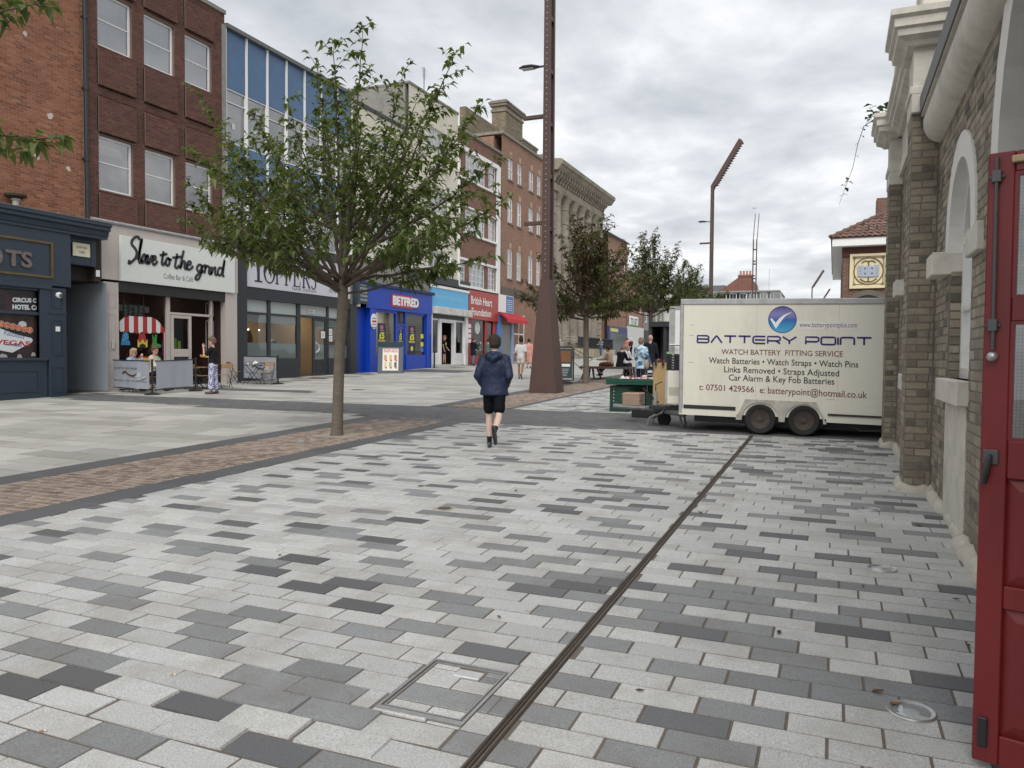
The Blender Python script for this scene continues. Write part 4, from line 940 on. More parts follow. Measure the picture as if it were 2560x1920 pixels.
m = MB(FC); m.poly([(17.98, .62, -.24), (19.98, .62, -.24), (19.98, 3.62, -.24), (17.98, 3.62, -.24)]); m.build('pane', G_shop, cf, recalc=False)
m = MB(FC); m.poly([(20.14, 3.1, -.24), (22.03, 3.1, -.24), (22.03, 3.62, -.24), (20.14, 3.62, -.24)]); m.build('pane', G_shop, cf, recalc=False)
m = MB(FC)
for q in ((20.16, 20.26, .55, 3.0), (20.95, 21.06, .55, 3.0), (20.26, 20.95, 2.9, 3.0), (20.26, 20.95, .55, .7), (20.26, 20.95, 1.55, 1.82)): m.box(*q, -.22, -.14)
dr_ = m.build('door', M_greyp, b2); m = MB(FC); m.poly([(20.26, .7, -.18), (20.95, .7, -.18), (20.95, 2.9, -.18), (20.26, 2.9, -.18)]); m.build('pane', G_shop, dr_, recalc=False)
m = MB(FC); m.tube([(20.98, 1.5, -.1), (20.98, 1.85, -.1)], .018, 8); m.build('handle', M_steelw, dr_)
fbox(FC, 21.1, 22.0, .5, 3.0, -1.6, -1.5, 'inner_door', pm('slate door', (.05, .06, .07), .6, .1), b2)
fbox(FC, 20.3, 20.5, 1.82, 2.2, -.28, -.26, 'leaflet', flat((.15, .45, .08)), b2); fbox(FC, 20.55, 20.68, 1.82, 2.1, -.28, -.26, 'leaflet', flat((.6, .5, .08)), b2); fbox(FC, 19.86, 19.97, 1.6, 2.1, -.28, -.26, 'leaflet', flat((.08, .2, .5)), b2)
for u in (19.5, 20.4): fbox(FC, u, u+.5, 3.15, 3.36, -2.2, -2.0, 'wall_unit', flat((.5, .5, .48)), b2)
# painted marquee on the glass
FG = lambda u, v, d: FC(u, v, d-.238); red = flat((.38, .02, .025)); wht = flat((.66, .66, .64))
n = 11
for i in range(n):
    a0, a1 = i/n, (i+1)/n
    def top(a): return 2.5+.38*math.sin(min(max((a-.0)/.28, 0), 1)*math.pi/2) if a < .5 else 2.5+.38*math.sin(min((1-a)/.28, 1)*math.pi/2)
    u0, u1 = 17.95+2.0*a0, 17.95+2.0*a1; bt = 2.42+(.06*(1-abs(2*(a0+a1)/2-1)))*-1
    m = MB(FG); m.prism([(u0, bt), (u0+.03, bt-.05), (u1-.03, bt-.05), (u1, bt), (u1, top(a1)), (u0, top(a0))], 0, .002); m.build('awning_stripe', red if i % 2 == 0 else wht, cf)
for u in (17.96, 19.88):
    m = MB(FG); m.box(u, u+.045, 1.3, 2.4, 0, .002); m.build('painted_post', red, cf); m = MB(FG); m.box(u+.05, u+.08, 1.3, 2.4, 0, .002); m.build('painted_post', wht, cf)
def blob(u, v, pts, mt, nm, z=0): m = MB(FG); m.prism([(u+a, v+b) for a, b in pts], z, z+.002); return m.build(nm, mt, cf)
blob(18.2, 1.92, [(-.03, 0), (.33, 0), (.33, .1), (.26, .18), (.27, .36), (.2, .42), (.08, .42), (.03, .3), (.0, .16)], flat((.02, .2, .42)), 'painted_turtle_shape')
for a, b in ((.1, .3), (.19, .34), (.15, .22), (.25, .25), (.07, .17)): blob(18.2+a, 1.92+b, [(.02*math.cos(k), .02*math.sin(k)) for k in range(6)], flat((.4, .6, .7)), 'painted_spot', .0022)
blob(18.85, 1.92, [(0, .1), (.02, .3), (.1, .44), (.2, .45), (.29, .34), (.33, .1)], red, 'painted_flame')
blob(18.82, 1.86, [(0, .0), (.4, .0), (.4, .28), (.3, .14), (.21, .28), (.11, .13), (.01, .26)], flat((.62, .5, .05)), 'painted_crown', .0022); blob(18.88, 1.84, [(0, .0), (.28, .0), (.26, .1), (.14, .15), (.03, .1)], flat((.01, .01, .01)), 'painted_face', .0044)
blob(19.38, 1.85, [(0, .05), (.1, 0), (.4, .0), (.42, .1), (.22, .16), (.24, .45), (.17, .47), (.12, .3), (.08, .45), (.04, .42), (.06, .2)], flat((.04, .22, .04)), 'painted_hand')
blob(18.85, 1.3, [(0, 0), (.5, 0), (.5, .2), (0, .2)], flat((.6, .5, .04)), 'painted_box'); blob(18.85, 1.5, [(0, 0), (.5, 0), (.5, .05), (0, .05)], red, 'painted_lid'); blob(19.4, 1.4, [(0, 0), (.4, 0), (.4, .1), (.1, .25)], flat((.03, .2, .04)), 'painted_leaf')
m = MB(FC); m.box(18.4, 22.2, 3.9, 3.93, -3.2, -2.9); m.build('ceiling_glow_strip', emis('added cafe glow', (1, .85, .7), 1.6), b2)  # emissive strip added to lift the dark cafe interior, not an actual fitting
mnb = fbox(FC, 18.36, 19.22, 2.82, 3.28, -.36, -.34, 'menu_board', flat((.03, .035, .035)), b2)
rg = random.Random(3)
for i in range(9):
    for j in range(4):
        u = 18.4+j*.2; l = rg.uniform(.05, .17); m = MB(FC); m.box(u, u+l, 2.86+i*.045, 2.872+i*.045, -.3395, -.3385); m.build('chalk_line', flat((.45, .47, .47)), mnb)
for u in (18.4, 19.18): m = MB(FC); m.tube([(u, 3.28, -.35), (u, 3.6, -.35)], .003, 4); m.build('menu_chain', M_steelw, b2)
fbox(FC, 17.62, 17.72, 1.78, 2.05, 0, .05, 'wall_ashtray', M_steelw, b2, .01)
m = MB(); m.box(-25.5, -21.0, 17.36-.02, 17.36, gz(17)-.3, 3.84); m.build('passage_side', pm('passage grey paint', S(158, 166, 172), .8, .08, 3, dirt=.15, ds=1.5, dcol=(.1, .1, .1)), b2)
m = MB(); m.box(-25.5, -20.95, 17.28, 17.339, gz(17)-.3, gz(17)+.06); m.build('passage_kerb', M_concrete, b2)

# ---------------------------------------------------------------- 3: blue panel block over the hairdresser
b3 = B('panel_building', 'block clad in blue panels and white mullions over the hairdresser', 22.9, 31.2)
M_bluep = pm('blue spandrel panel', S(74, 104, 140), .3, .12, 1.5, dirt=.2, ds=1.2, dcol=(.03, .06, .12)); MU = [22.93, 24.06, 25.26, 26.44, 27.64, 28.8, 30.02, 31.17]
fbox(F0, 22.9, 31.2, 13.95, 14.1, -12, .12, 'roof_edge', M_lead, b3)
m = MB(); m.box(XL-12, XL-.6, 22.92, 31.18, 4.0, 13.94); m.build('core', M_room, b3)
m = MB(); m.box(XL-12, XL-5.2, 22.92, 31.18, gz(23)-.3, 3.99); m.build('core', M_room, b3)
fbox(F0, 22.72, 22.9, 5.9, 14.0, -.4, .06, 'concrete_fin', M_concrete, b3); fbox(F0, 31.2, 31.42, 5.9, 14.1, -.4, .04, 'concrete_fin', M_concrete, b3)
for a, b in zip(MU, MU[1:]):
    for z0, z1 in ((11.75, 13.94), (7.9, 9.72)):
        fbox(F0, a+.03, b-.03, z0, z1, -.14, -.05, 'blue_panel', M_bluep, b3)
    for z0, z1 in ((9.72, 11.75), (6.35, 7.9)):
        tr_ = z1-.5
        m = MB(F0)
        for q in ((a+.03, b-.03, z0, z0+.05), (a+.03, b-.03, z1-.05, z1), (a+.03, b-.03, tr_-.025, tr_+.025)): m.box(*q, -.16, -.06)
        w = m.build('window', M_steelw, b3)
        m = MB(F0); m.poly([(a+.03, z0+.04, -.11), (b-.03, z0+.04, -.11), (b-.03, z1-.04, -.11), (a+.03, z1-.04, -.11)]); m.build('pane', G_up, w, recalc=False)
        m = MB(F0); m.poly([(a+.03, z0+.04, -.3), (b-.03, z0+.04, -.3), (b-.03, z1-.04, -.3), (a+.03, z1-.04, -.3)]); m.build('blind', M_blind if z0 > 9 else M_curt, w, recalc=False)
for u in MU: fbox(F0, u-.03, u+.03, 6.3, 13.95, -.16, .03, 'mullion', M_white, b3)
fbox(F0, 23.35, 23.5, 10.3, 10.5, -.1, -.09, 'window_sticker', flat((.6, .6, .5)), b3); fbox(F0, 24.4, 24.7, 10.4, 10.55, -.1, -.09, 'window_sticker', flat((.55, .6, .5)), b3)
fbox(F0, 22.95, 31.2, 5.92, 6.3, -.3, .1, 'fascia_head', M_dkgrey, b3)
fbox(F0, 23.3, 23.9, gz(23)-.2, 5.92, -.3, .12, 'pilaster', M_dkgrey, b3); fbox(F0, 30.95, 31.5, gz(31)-.2, 4.1, -.3, .08, 'pilaster', M_dkgrey, b3)
ts = fbox(F0, 23.92, 30.95, 4.33, 5.9, -.2, .06, 'hairdresser_sign', pm('pale lilac sign', S(196, 196, 204), .4, .04, 3), b3)
ink = flat((.02, .02, .04))
def serif(ch, u, v, w_, h, fr, par):
    """seriffed capital from strokes: w_ wide, h high"""
    t = .13*h; th = .045*h; m = MB(fr)
    def bar(a, b, c, d_): m.box(u+a*w_, u+b*w_, v+c*h, v+d_*h, .061, .07)
    def ring(cx, cy, rx, ry, a0, a1, wmax):
        n = 16
        for i in range(n):
            t0, t1 = a0+(a1-a0)*i/n, a0+(a1-a0)*(i+1)/n
            q = []
            for tt in (t0, t1):
                k = wmax*(.25+.75*abs(math.cos(tt))); q.append(((cx+rx*math.cos(tt))*w_+u, (cy+ry*math.sin(tt))*h+v, (cx+(rx-k)*math.cos(tt))*w_+u, (cy+(ry-.06)*math.sin(tt))*h+v))
            m.prism([(q[0][0], q[0][1]), (q[0][2], q[0][3]), (q[1][2], q[1][3]), (q[1][0], q[1][1])], .061, .07)
    if ch == 'T': bar(.4, .6, .04, 1); bar(.0, 1, .93, 1); bar(.0, .06, .75, .93); bar(.94, 1, .75, .93); bar(.2, .8, 0, .05)
    if ch == 'O': ring(.5, .5, .5, .52, 0, 2*math.pi, .16)
    if ch in 'PR': bar(.12, .3, .04, .97); bar(0, .45, .95, 1); bar(0, .42, 0, .05); ring(.4, .72, .48, .28, -math.pi/2, math.pi/2, .2); bar(.3, .42, .95, 1); bar(.3, .42, .44, .5)
    if ch == 'R': m.prism([(u+.45*w_, v+.47*h), (u+.65*w_, v+.47*h), (u+1.1*w_, v), (u+.88*w_, v)], .061, .07)
    if ch == 'E': bar(.12, .3, .04, .97); bar(0, .9, .95, 1); bar(0, .95, 0, .05); bar(.3, .7, .5, .55); bar(.86, .92, .78, .95); bar(.9, .96, .05, .25); bar(.68, .73, .4, .65)
    if ch == 'S': ring(.5, .74, .42, .27, math.pi*.15, math.pi*1.5, .2); ring(.5, .25, .46, .27, -math.pi*.85, math.pi*.5, .2)
    m.build('sign_letter', ink, par)
for ch, u, w_, h in (('T', 24.25, .72, 1.22), ('O', 24.9, .72, .9), ('P', 25.62, .5, .9), ('P', 26.2, .5, .9), ('E', 26.75, .5, .9), ('R', 27.35, .52, .9), ('S', 27.93, .42, .9)): serif(ch, u, 4.56 if ch != 'T' else 4.55, w_, h, F0, ts)
text(F0, 'HAIR DESIGN', 26.7, 28.33, 4.4, 4.53, .0615, ink, ts); text(F0, 'Ear & Nose Piercing', 28.9, 30.7, 5.2, 5.33, .0615, ink, ts); text(F0, '01642 674', 29.3, 30.8, 4.5, 4.68, .0615, ink, ts)
for i in range(5): fbox(F0, 23.92, 30.95, 3.86+i*.094, 3.948+i*.094, -.2, .06-.008*i, 'shutter_slat', M_dkgrey, b3)
fbox(F0, 23.9, 27.3, gz(24)-.2, 1.5, -.2, -.05, 'stall_riser', M_dkgrey, b3); fbox(F0, 29.4, 30.95, gz(30)-.2, 1.5, -.2, -.05, 'stall_riser', M_dkgrey, b3)
m = MB(F0)
for q in ((23.9, 23.95, 1.5, 3.86), (25.33, 25.5, 1.5, 3.86), (27.2, 27.42, .6, 3.86), (29.33, 29.46, .6, 3.86), (23.95, 25.33, 3.27, 3.35), (25.5, 27.2, 3.27, 3.35), (27.42, 29.33, 3.3, 3.4), (29.46, 30.95, 3.27, 3.35)): m.box(*q, -.2, -.08)
tw = m.build('shop_window', M_dkgrey, b3)
M_frost = pm('frosted film', (.42, .47, .46), .7, .03, 2)
for a, b in ((23.95, 25.33), (25.5, 27.2), (29.46, 30.95)):
    m = MB(F0); m.poly([(a, 1.5, -.14), (b, 1.5, -.14), (b, 3.27, -.14), (a, 3.27, -.14)]); m.build('pane', G_shop, tw, recalc=False)
    for z0, z1 in ((1.52, 2.12), (2.95, 3.26), (3.36, 3.85)): m = MB(F0); m.poly([(a, z0, -.15), (b, z0, -.15), (b, z1, -.15), (a, z1, -.15)]); m.build('frosted_film', M_frost, tw, recalc=False)
m = MB(F0); m.poly([(27.42, 3.4, -.15), (29.33, 3.4, -.15), (29.33, 3.85, -.15), (27.42, 3.85, -.15)]); m.build('frosted_film', M_frost, tw, recalc=False)
m = MB(F0)
for q in ((28.33, 28.45, .75, 3.3), (29.2, 29.32, .75, 3.3), (28.45, 29.2, 3.18, 3.3), (28.45, 29.2, .75, 1.45)): m.box(*q, -.18, -.1)
td = m.build('door', M_dkgrey, b3); panelbox(F0, 28.5, 29.15, .95, 1.35, -.1, M_dkgrey, td)
m = MB(F0); m.poly([(28.45, 1.45, -.14), (29.2, 1.45, -.14), (29.2, 3.18, -.14), (28.45, 3.18, -.14)]); m.build('pane', G_shop, td, recalc=False)
for z0, z1 in ((1.46, 2.12), (2.86, 3.17)): m = MB(F0); m.poly([(28.45, z0, -.15), (29.2, z0, -.15), (29.2, z1, -.15), (28.45, z1, -.15)]); m.build('frosted_film', M_frost, td, recalc=False)
m = MB(F0); m.tube([(28.5, 1.75, -.09), (28.62, 1.85, -.02), (28.66, 1.98, -.0), (28.62, 2.1, -.02), (28.5, 2.2, -.09)], .03, 8); m.build('handle', M_steelw, td, smooth=True)
for q in ((28.9, 29.18, 2.42, 2.72), (29.5, 29.72, 2.58, 2.86), (29.5, 29.74, 2.28, 2.54), (28.0, 28.4, 3.5, 3.66)):
    nb = fbox(F0, *q, -.1, -.095, 'notice', M_white, b3)
    for k in range(4): z = q[2]+(q[3]-q[2])*(.2+.17*k); m = MB(F0); m.box(q[0]+.04, q[1]-.05, z, z+.018, -.0945, -.094); m.build('notice_line', flat((.1, .1, .1)), nb)
M_salon = pm('salon wall', (.32, .26, .19), .8, .12, 1.2); lining(LF(XL-.22), b3, 23.9, 30.95, gz(24)+.1, 3.86, 4.5, M_salon, pm('salon floor', (.14, .12, .1), .5))
for u in (24.9, 27.0, 28.9): 
    m = MB(lambda a, b, c, u=u: F0(u+a, 2.35+b, -4.6+c)); m.lathe([(.62, 0), (.62, .05), (.52, .05)], n=28); mr = m.build('round_mirror', flat((.03, .025, .02)), b3); m = MB(lambda a, b, c, u=u: F0(u+a, 2.35+b, -4.6+c)); m.lathe([(.52, .02), (1e-7, .025)], n=28); m.build('mirror_glass', pm('mirror', (.5, .45, .4), .1, metal=.9), mr)
for u, d_ in ((24.6, -3.2), (25.1, -2.4), (26.3, -2.7), (27.0, -3.0), (27.9, -2.0)):
    m = MB(F0); m.prism([(u-.28, .7), (u+.28, .7), (u+.3, 1.3), (u+.2, 1.75), (u-.2, 1.75), (u-.3, 1.3)], d_-.3, d_); m.build('salon_chair', pm('black vinyl', (.018, .018, .02), .4), b3, bev=.05, seg=2)
    m = MB(F0); m.lathe([(.2, 0), (.26, .15), (.24, .5), (.1, .75), (1e-7, .8)], (u+.2, 0, 0), 14) if 0 else m.prism([(u+.4+.2*math.cos(k*.6), 2.05+.32*math.sin(k*.6)) for k in range(10)], d_-.5, d_-.2); m.build('hood_dryer', pm('blue grey plastic', (.12, .17, .2), .3), b3, bev=.04, seg=2)
m = MB(F0); m.box(24.5, 30.4, 3.78, 3.82, -3.4, -2.6); m.build('ceiling_glow_strip', emis('salon ceiling lamp', (1, .8, .55), 3.2), b3)
for u in (26.9, 27.6): m = MB(); q = F0(u, 2.75, -2.5); m.ball(q, .03); m.build('salon_bulb', emis('salon bulb', (1, .8, .55), 6), b3, smooth=True)

# ---------------------------------------------------------------- 4: low cream block with the bookmaker
b4 = B('rendered_building', 'lower cream rendered block above the bright blue betting shop', 31.4, 36.4)
m = MB(F0); wall(m, 31.45, 36.4, 5.2, 13.7, [(32.6, 35.2, 11.0, 12.6), (32.6, 35.2, 7.4, 9.0)], 0, .15); m.build('wall', M_cream, b4, recalc=False)
shell(b4, 31.45, 36.4, 13.7, M_cream); fbox(F0, 31.45, 36.4, 13.7, 13.88, -.3, .06, 'coping', M_dkgrey, b4)
sash(F0, b4, 32.6, 35.2, 11.0, 12.6, .09, (1, 2), curtain=M_curt); sash(F0, b4, 32.6, 35.2, 7.4, 9.0, .09, (1, 2), curtain=M_curt)
XB = -21.25; FB = LF(XB); M_betb = pm('bright blue shop paint', S(12, 62, 172), .4, .06, 5)
fbox(F0, 31.6, 38.9, 5.2, 6.4, -.2, .05, 'rendered_band', M_concrete, b4)
fbox(FB, 31.6, 38.8, 4.0, 5.1, -.3, .05, 'fascia', M_betb, b4); fbox(FB, 31.5, 38.95, 5.1, 5.26, -.3, .16, 'cornice', pm('dark blue capping', S(16, 34, 84), .5), b4, .02)
fbox(FB, 32.5, 33.05, gz(33)-.2, 4.0, -.3, .02, 'pilaster', M_betb, b4); fbox(FB, 38.25, 38.8, gz(38)-.2, 4.0, -.3, .02, 'pilaster', M_betb, b4)
fbox(FB, 31.6, 32.5, gz(32)-.2, 4.0, -.6, -.28, 'side_return', M_betb, b4)
fbox(FB, 36.05, 38.25, gz(37)-.2, 1.7, -.25, -.02, 'stall_riser', M_betb, b4); fbox(FB, 33.05, 35.1, gz(34)-.2, 1.7, -.25, -.02, 'stall_riser', M_betb, b4)
bs_ = fbox(FB, 34.4, 37.28, 4.19, 4.85, .05, .08, 'shop_sign', pm('red blue sign', S(176, 52, 62), .4, .05), b4); fbox(FB, 36.6, 37.28, 4.19, 4.85, .0805, .082, 'sign_blend', pm('sign blend', S(70, 60, 130), .4), bs_)
text(FB, 'BETFRED', 34.52, 37.18, 4.29, 4.77, .083, flat((.8, .8, .8)), bs_, bold=.05, thick=.02)
m = MB(FB)
for q in ((35.05, 35.2, .8, 4.0), (36.0, 36.15, .8, 4.0), (35.2, 36.0, 3.25, 3.33), (33.05, 35.05, 3.85, 4.0), (36.15, 38.25, 3.88, 4.0), (33.05, 33.12, 1.7, 3.85), (38.18, 38.25, 1.7, 3.88)): m.box(*q, -.2, -.06)
bw_ = m.build('shop_window', M_betb, b4)
for a, b in ((33.12, 35.05), (36.15, 38.18)): m = MB(FB); m.poly([(a, 1.7, -.13), (b, 1.7, -.13), (b, 3.9, -.13), (a, 3.9, -.13)]); m.build('pane', G_shop, bw_, recalc=False)
lining(LF(XB-.3), b4, 33.0, 38.3, gz(33)+.05, 4.0, 3.5, pm('betting shop interior', (.16, .15, .12), .8, .3, 1))
m = MB(FB)
for q in ((35.24, 35.36, .85, 3.2), (35.86, 35.96, .85, 3.2), (35.36, 35.86, 3.08, 3.2), (35.36, 35.86, .85, 1.75)): m.box(*q, -.16, -.08)
bd_ = m.build('door', M_betb, b4); m = MB(FB); m.poly([(35.36, 1.75, -.12), (35.86, 1.75, -.12), (35.86, 3.08, -.12), (35.36, 3.08, -.12)]); m.build('pane', G_shop, bd_, recalc=False); panelbox(FB, 35.4, 35.82, 1.0, 1.6, -.08, M_betb, bd_)
fbox(FB, 35.45, 35.8, 3.45, 3.9, -.1, -.06, 'vent_panel', flat((.05, .05, .05)), b4)
m = MB(FB); m.box(33.3, 38, 3.93, 3.96, -2.6, -2.0); m.build('ceiling_glow_strip', emis('added betting shop glow', (1, .92, .75), 2.0), b4)  # glowing panel added below the ceiling to brighten the betting shop room
pn, py = flat((.015, .018, .06)), flat((.75, .68, .05))
for u, w_ in ((33.4, .75), (35.42, .38), (36.45, .75)):
    ps = fbox(FB, u, u+w_, 1.72, 3.3 if w_ > .5 else 3.0, -.128 if w_ > .5 else -.118, -.122 if w_ > .5 else -.112, 'poster', pn, b4); d_ = -.1215 if w_ > .5 else -.1115; k = w_/.75
    text(FB, '£5', u+.15*k, u+w_-.12*k, 2.5, 2.85, d_, py, ps, bold=.05); text(FB, 'MILLION', u+.06*k, u+w_-.06*k, 2.36, 2.47, d_, py, ps, bold=.05); text(FB, 'WIN', u+.22*k, u+w_-.2*k, 2.9, 2.97, d_, flat((.7, .7, .7)), ps)
    m = MB(lambda a, b, c, u=u, k=k, w_=w_: FB(u+w_/2+a, 2.05+b, d_+c)); m.lathe([(.13*k, 0), (.13*k, .002), (1e-7, .003)], n=18); m.build('poster_roundel', py, ps)
    m = MB(lambda a, b, c, u=u, k=k, w_=w_: FB(u+w_/2+a, 3.1+b*.7, d_+c)) ; m.lathe([(.16*k, 0), (.16*k, .002), (1e-7, .003)], n=18); m.build('poster_badge', flat((.5, .15, .2)), ps)
for z, c in ((2.75, py), (2.3, py), (2.0, flat((.1, .2, .5)))): fbox(FB, 37.8, 38.1, z-.12, z+.12, -.128, -.122, 'window_sticker', c, b4)
rs = MB(lambda a, b, c: FB(32.78+a*.8, 3.35+b*1.2, .03+c)); rs.lathe([(.32, 0), (.32, .04), (1e-7, .045)], n=24); rs = rs.build('oval_sign', M_white, b4)
for z in (3.5, 3.2, 3.05): fbox(FB, 32.6, 32.95, z-.02, z+.02, .0755, .078, 'sign_line', flat((.1, .15, .4)), rs)
fbox(FB, 32.6, 32.96, 3.3, 3.4, .0755, .079, 'sign_band', flat((.5, .05, .05)), rs)
# slate coloured sign between hairdresser and bookmaker
ss = fbox(LF(-21.15), 31.3, 32.15, 4.16, 5.25, -.3, .02, 'pub_direction_sign', pm('slate sign', S(52, 64, 74), .5), b4); fbox(LF(-21.2), 31.45, 32.1, 4.0, 4.15, -.2, .0, 'sign_bracket', flat((.6, .58, .52)), b4)
for i, tx in enumerate(('THE BLUE', 'POST', 'TRADITIONAL', 'TOWN', 'ALE HOUSE')): text(LF(-21.15), tx, 31.5, 32.08, 5.02-i*.18, 5.12-i*.18, .0215, flat((.7, .72, .72)), ss)

# ---------------------------------------------------------------- 5: tall cream block with the charity shop
b5 = B('rendered_building', 'tall cream rendered block above the pale blue hospice charity shop', 36.4, 42.3)
m = MB(F0); wall(m, 36.42, 42.3, 5.85, 16.3, [(38.65, 41.3, 13.3, 14.7), (38.65, 41.3, 9.9, 11.3), (38.65, 41.3, 6.7, 7.75)], .02, .17); m.build('wall', M_cream, b5, recalc=False)
m = MB(); m.box(XL-12, XL-.2, 36.42, 42.3, 4.1, 16.3); m.build('core', M_concrete, b5)
m = MB(); m.box(XL-12, XL-4.6, 36.42, 42.3, 0, 4.09); m.build('core', M_concrete, b5)
fbox(F0, 36.4, 42.3, 16.3, 16.42, -12, .08, 'coping', M_coping, b5)
sash(F0, b5, 38.65, 41.3, 13.3, 14.7, .1, (0, 2), curtain=M_curt, fw_=.08); sash(F0, b5, 38.65, 41.3, 9.9, 11.3, .1, (0, 2), curtain=M_curt, fw_=.08); w = sash(F0, b5, 38.65, 41.3, 6.7, 7.75, .1, (0, 2), curtain=M_curt, fw_=.08)
m = MB(lambda u, v, d: F0(u, v, d)); m.M = None
m.poly([(40.5, 7.7, .0), (41.25, 7.7, .0), (41.3, 6.95, .45), (40.5, 6.95, .45)]); m.poly([(40.5, 7.7, -.04), (41.25, 7.7, -.04), (41.3, 6.9, .41), (40.5, 6.9, .41)]); m.build('open_casement', M_white, w)
fbox(F0, 36.5, 44, 5.85, 6.3, -.2, .1, 'lead_flat', M_dkgrey, b5)
M_but = pm('pale blue shop sign', S(92, 172, 218), .4, .06, 3, dirt=.12, ds=1.5, dcol=(.2, .4, .5))
fbox(F0, 38.6, 43.75, 5.6, 5.75, -.2, .16, 'sign_head', M_white, b5); hs = fbox(F0, 38.8, 43.65, 4.5, 5.6, -.2, .12, 'shop_sign', M_but, b5)
text(F0, 'Butterwick Hospice Care', 39.4, 42.9, 4.95, 5.25, .1215, pm('faded lettering', S(140, 200, 232), .5), hs)
fbox(F0, 39.0, 43.75, 4.1, 4.5, -.2, .4, 'canopy', pm('dirty white fascia', (.6, .59, .56), .6, .15, 3, dirt=.3, ds=2), b5, .02)
fbox(F0, 38.65, 39.05, gz(39)-.2, 4.5, -.2, .1, 'pilaster', M_white, b5); fbox(F0, 43.35, 43.7, gz(43)-.2, 4.2, -.2, .1, 'pilaster', M_white, b5)
m = MB(F0); m.tube([(38.9, .95, .3), (38.9, 2.85, .3)], .05, 8); m.build('downpipe', M_pipe, b5)
fbox(F0, 39.05, 43.35, 3.85, 4.1, -.2, 0, 'shutter_box', M_dkgrey, b5)
for a, b in ((39.05, 40.1), (42.2, 43.35)):
    fbox(F0, a, b, gz(40)-.2, 1.78, -.2, -.02, 'stall_riser', M_white, b5)
    m = MB(F0)
    for q in ((a, a+.08, 1.78, 3.85), (b-.08, b, 1.78, 3.85), (a+.08, b-.08, 1.78, 1.84), (a+.08, b-.08, 3.75, 3.85)): m.box(*q, -.15, -.05)
    w = m.build('shop_window', M_white, b5); m = MB(F0); m.poly([(a, 1.8, -.1), (b, 1.8, -.1), (b, 3.8, -.1), (a, 3.8, -.1)]); m.build('pane', G_shop, w, recalc=False)
m = MB(F0)
for q in ((40.1, 40.35, 1.1, 3.85), (41.95, 42.2, 1.1, 3.85), (40.35, 41.95, 3.65, 3.85)): m.box(*q, -.2, .0)
m.build('door_frame', M_white, b5)
fbox(F0, 39.0, 43.4, gz(40)-.2, 1.16, -.6, .04, 'step', pm('pale step', (.5, .49, .46), .8), b5)
lining(LF(XL-.3), b5, 39.05, 43.35, 1.16, 3.9, 4, pm('dark shop interior', (.035, .032, .03), .8, .4, 2))
rg = random.Random(6)
for i in range(16):
    u, z, d_ = rg.uniform(39.2, 43.2), rg.uniform(1.3, 3.2), rg.uniform(-3.5, -1.2); m = MB(F0); m.box(u, u+rg.uniform(.2, .6), z, z+rg.uniform(.1, .4), d_-.3, d_); m.build('shop_goods', flat((rg.uniform(.05, .4), rg.uniform(.05, .25), rg.uniform(.05, .25))), b5)

# ---------------------------------------------------------------- 6: brown brick block with white window bands
b6 = B('brick_building', 'brown brick block with white framed window bands over the heart charity shop', 42.3, 48.9)
M_bb = brickmat('brown brick far', S(104, 62, 48), S(124, 78, 60), (.3, .25, .21), 0)
m = MB(F0); wall(m, 42.35, 48.9, 5.9, 15.55, [(43.4, 46.35, 12.7, 14.35), (46.85, 48.05, 12.7, 14.35), (43.4, 46.35, 9.4, 10.9), (46.85, 48.05, 9.4, 10.9), (42.5, 43.45, 6.1, 7.6), (44.0, 46.35, 6.1, 7.6), (46.85, 48.05, 6.1, 7.6)], 0, .12); m.build('wall', M_bb, b6, recalc=False)
m = MB(); m.box(XL-12, XL-.6, 42.35, 48.9, 4.1, 15.4); m.build('core', M_bb, b6)
m = MB(); m.box(XL-12, XL-3.6, 42.35, 48.9, 0, 4.09); m.build('core', M_bb, b6)
fbox(F0, 42.3, 49.1, 15.5, 15.66, -12, .12, 'coping', M_coping, b6)
for z0, z1 in ((12.6, 12.72), (14.36, 14.62), (9.26, 9.4), (10.92, 11.02), (7.62, 7.76), (5.95, 6.08)): fbox(F0, 42.4 if z0 < 8 or z0 > 12 else 43.2, 48.4, z0, z1, -.1, .12, 'white_band', M_white, b6)
fbox(F0, 48.12, 48.62, 5.95, 14.62, -.1, .13, 'white_pier', M_white, b6); fbox(F0, 42.32, 42.46, 6.0, 14.6, -.1, .13, 'white_pier', M_white, b6)
for z0, z1 in ((12.72, 14.35), (9.4, 10.9), (6.1, 7.6)):
    if z0 < 8: sash(F0, b6, 42.5, 43.45, z0, z1, .06, (3, 1), curtain=M_curt, fw_=.07, bw=.035)
    sash(F0, b6, 44.0 if z0 < 8 else 43.4, 46.35, z0, z1, .06, (3, 3), curtain=M_curt, fw_=.07, bw=.035); sash(F0, b6, 46.85, 48.05, z0, z1, .06, (3, 1), curtain=M_curt, fw_=.07, bw=.035)
M_bhf = pm('brick red shop sign', S(164, 60, 52), .4, .05, 4)
bh = fbox(F0, 43.8, 48.4, 4.02, 5.86, -.2, .1, 'shop_sign', M_bhf, b6)
text(F0, 'British Heart', 44.1, 47.35, 4.98, 5.5, .1015, M_white, bh, bold=.015); text(F0, 'Foundation', 44.2, 47.2, 4.28, 4.75, .1015, M_white, bh, bold=.015)
M_redf = pm('red shop frame', S(150, 32, 34), .4, .06, 4)
m = MB(F0)
for q in ((43.75, 44.5, 1.1, 4.0), (46.5, 46.85, 1.1, 4.0), (47.8, 48.35, 1.1, 4.0), (44.5, 46.5, 1.1, 1.7), (46.85, 47.8, 1.1, 1.3)): m.box(*q, -.2, -.02)
w = m.build('shop_window', M_redf, b6)
for a, b in ((44.5, 46.5), (46.85, 47.8)): m = MB(F0); m.poly([(a, 1.3, -.1), (b, 1.3, -.1), (b, 4.0, -.1), (a, 4.0, -.1)]); m.build('pane', G_shop, w, recalc=False)
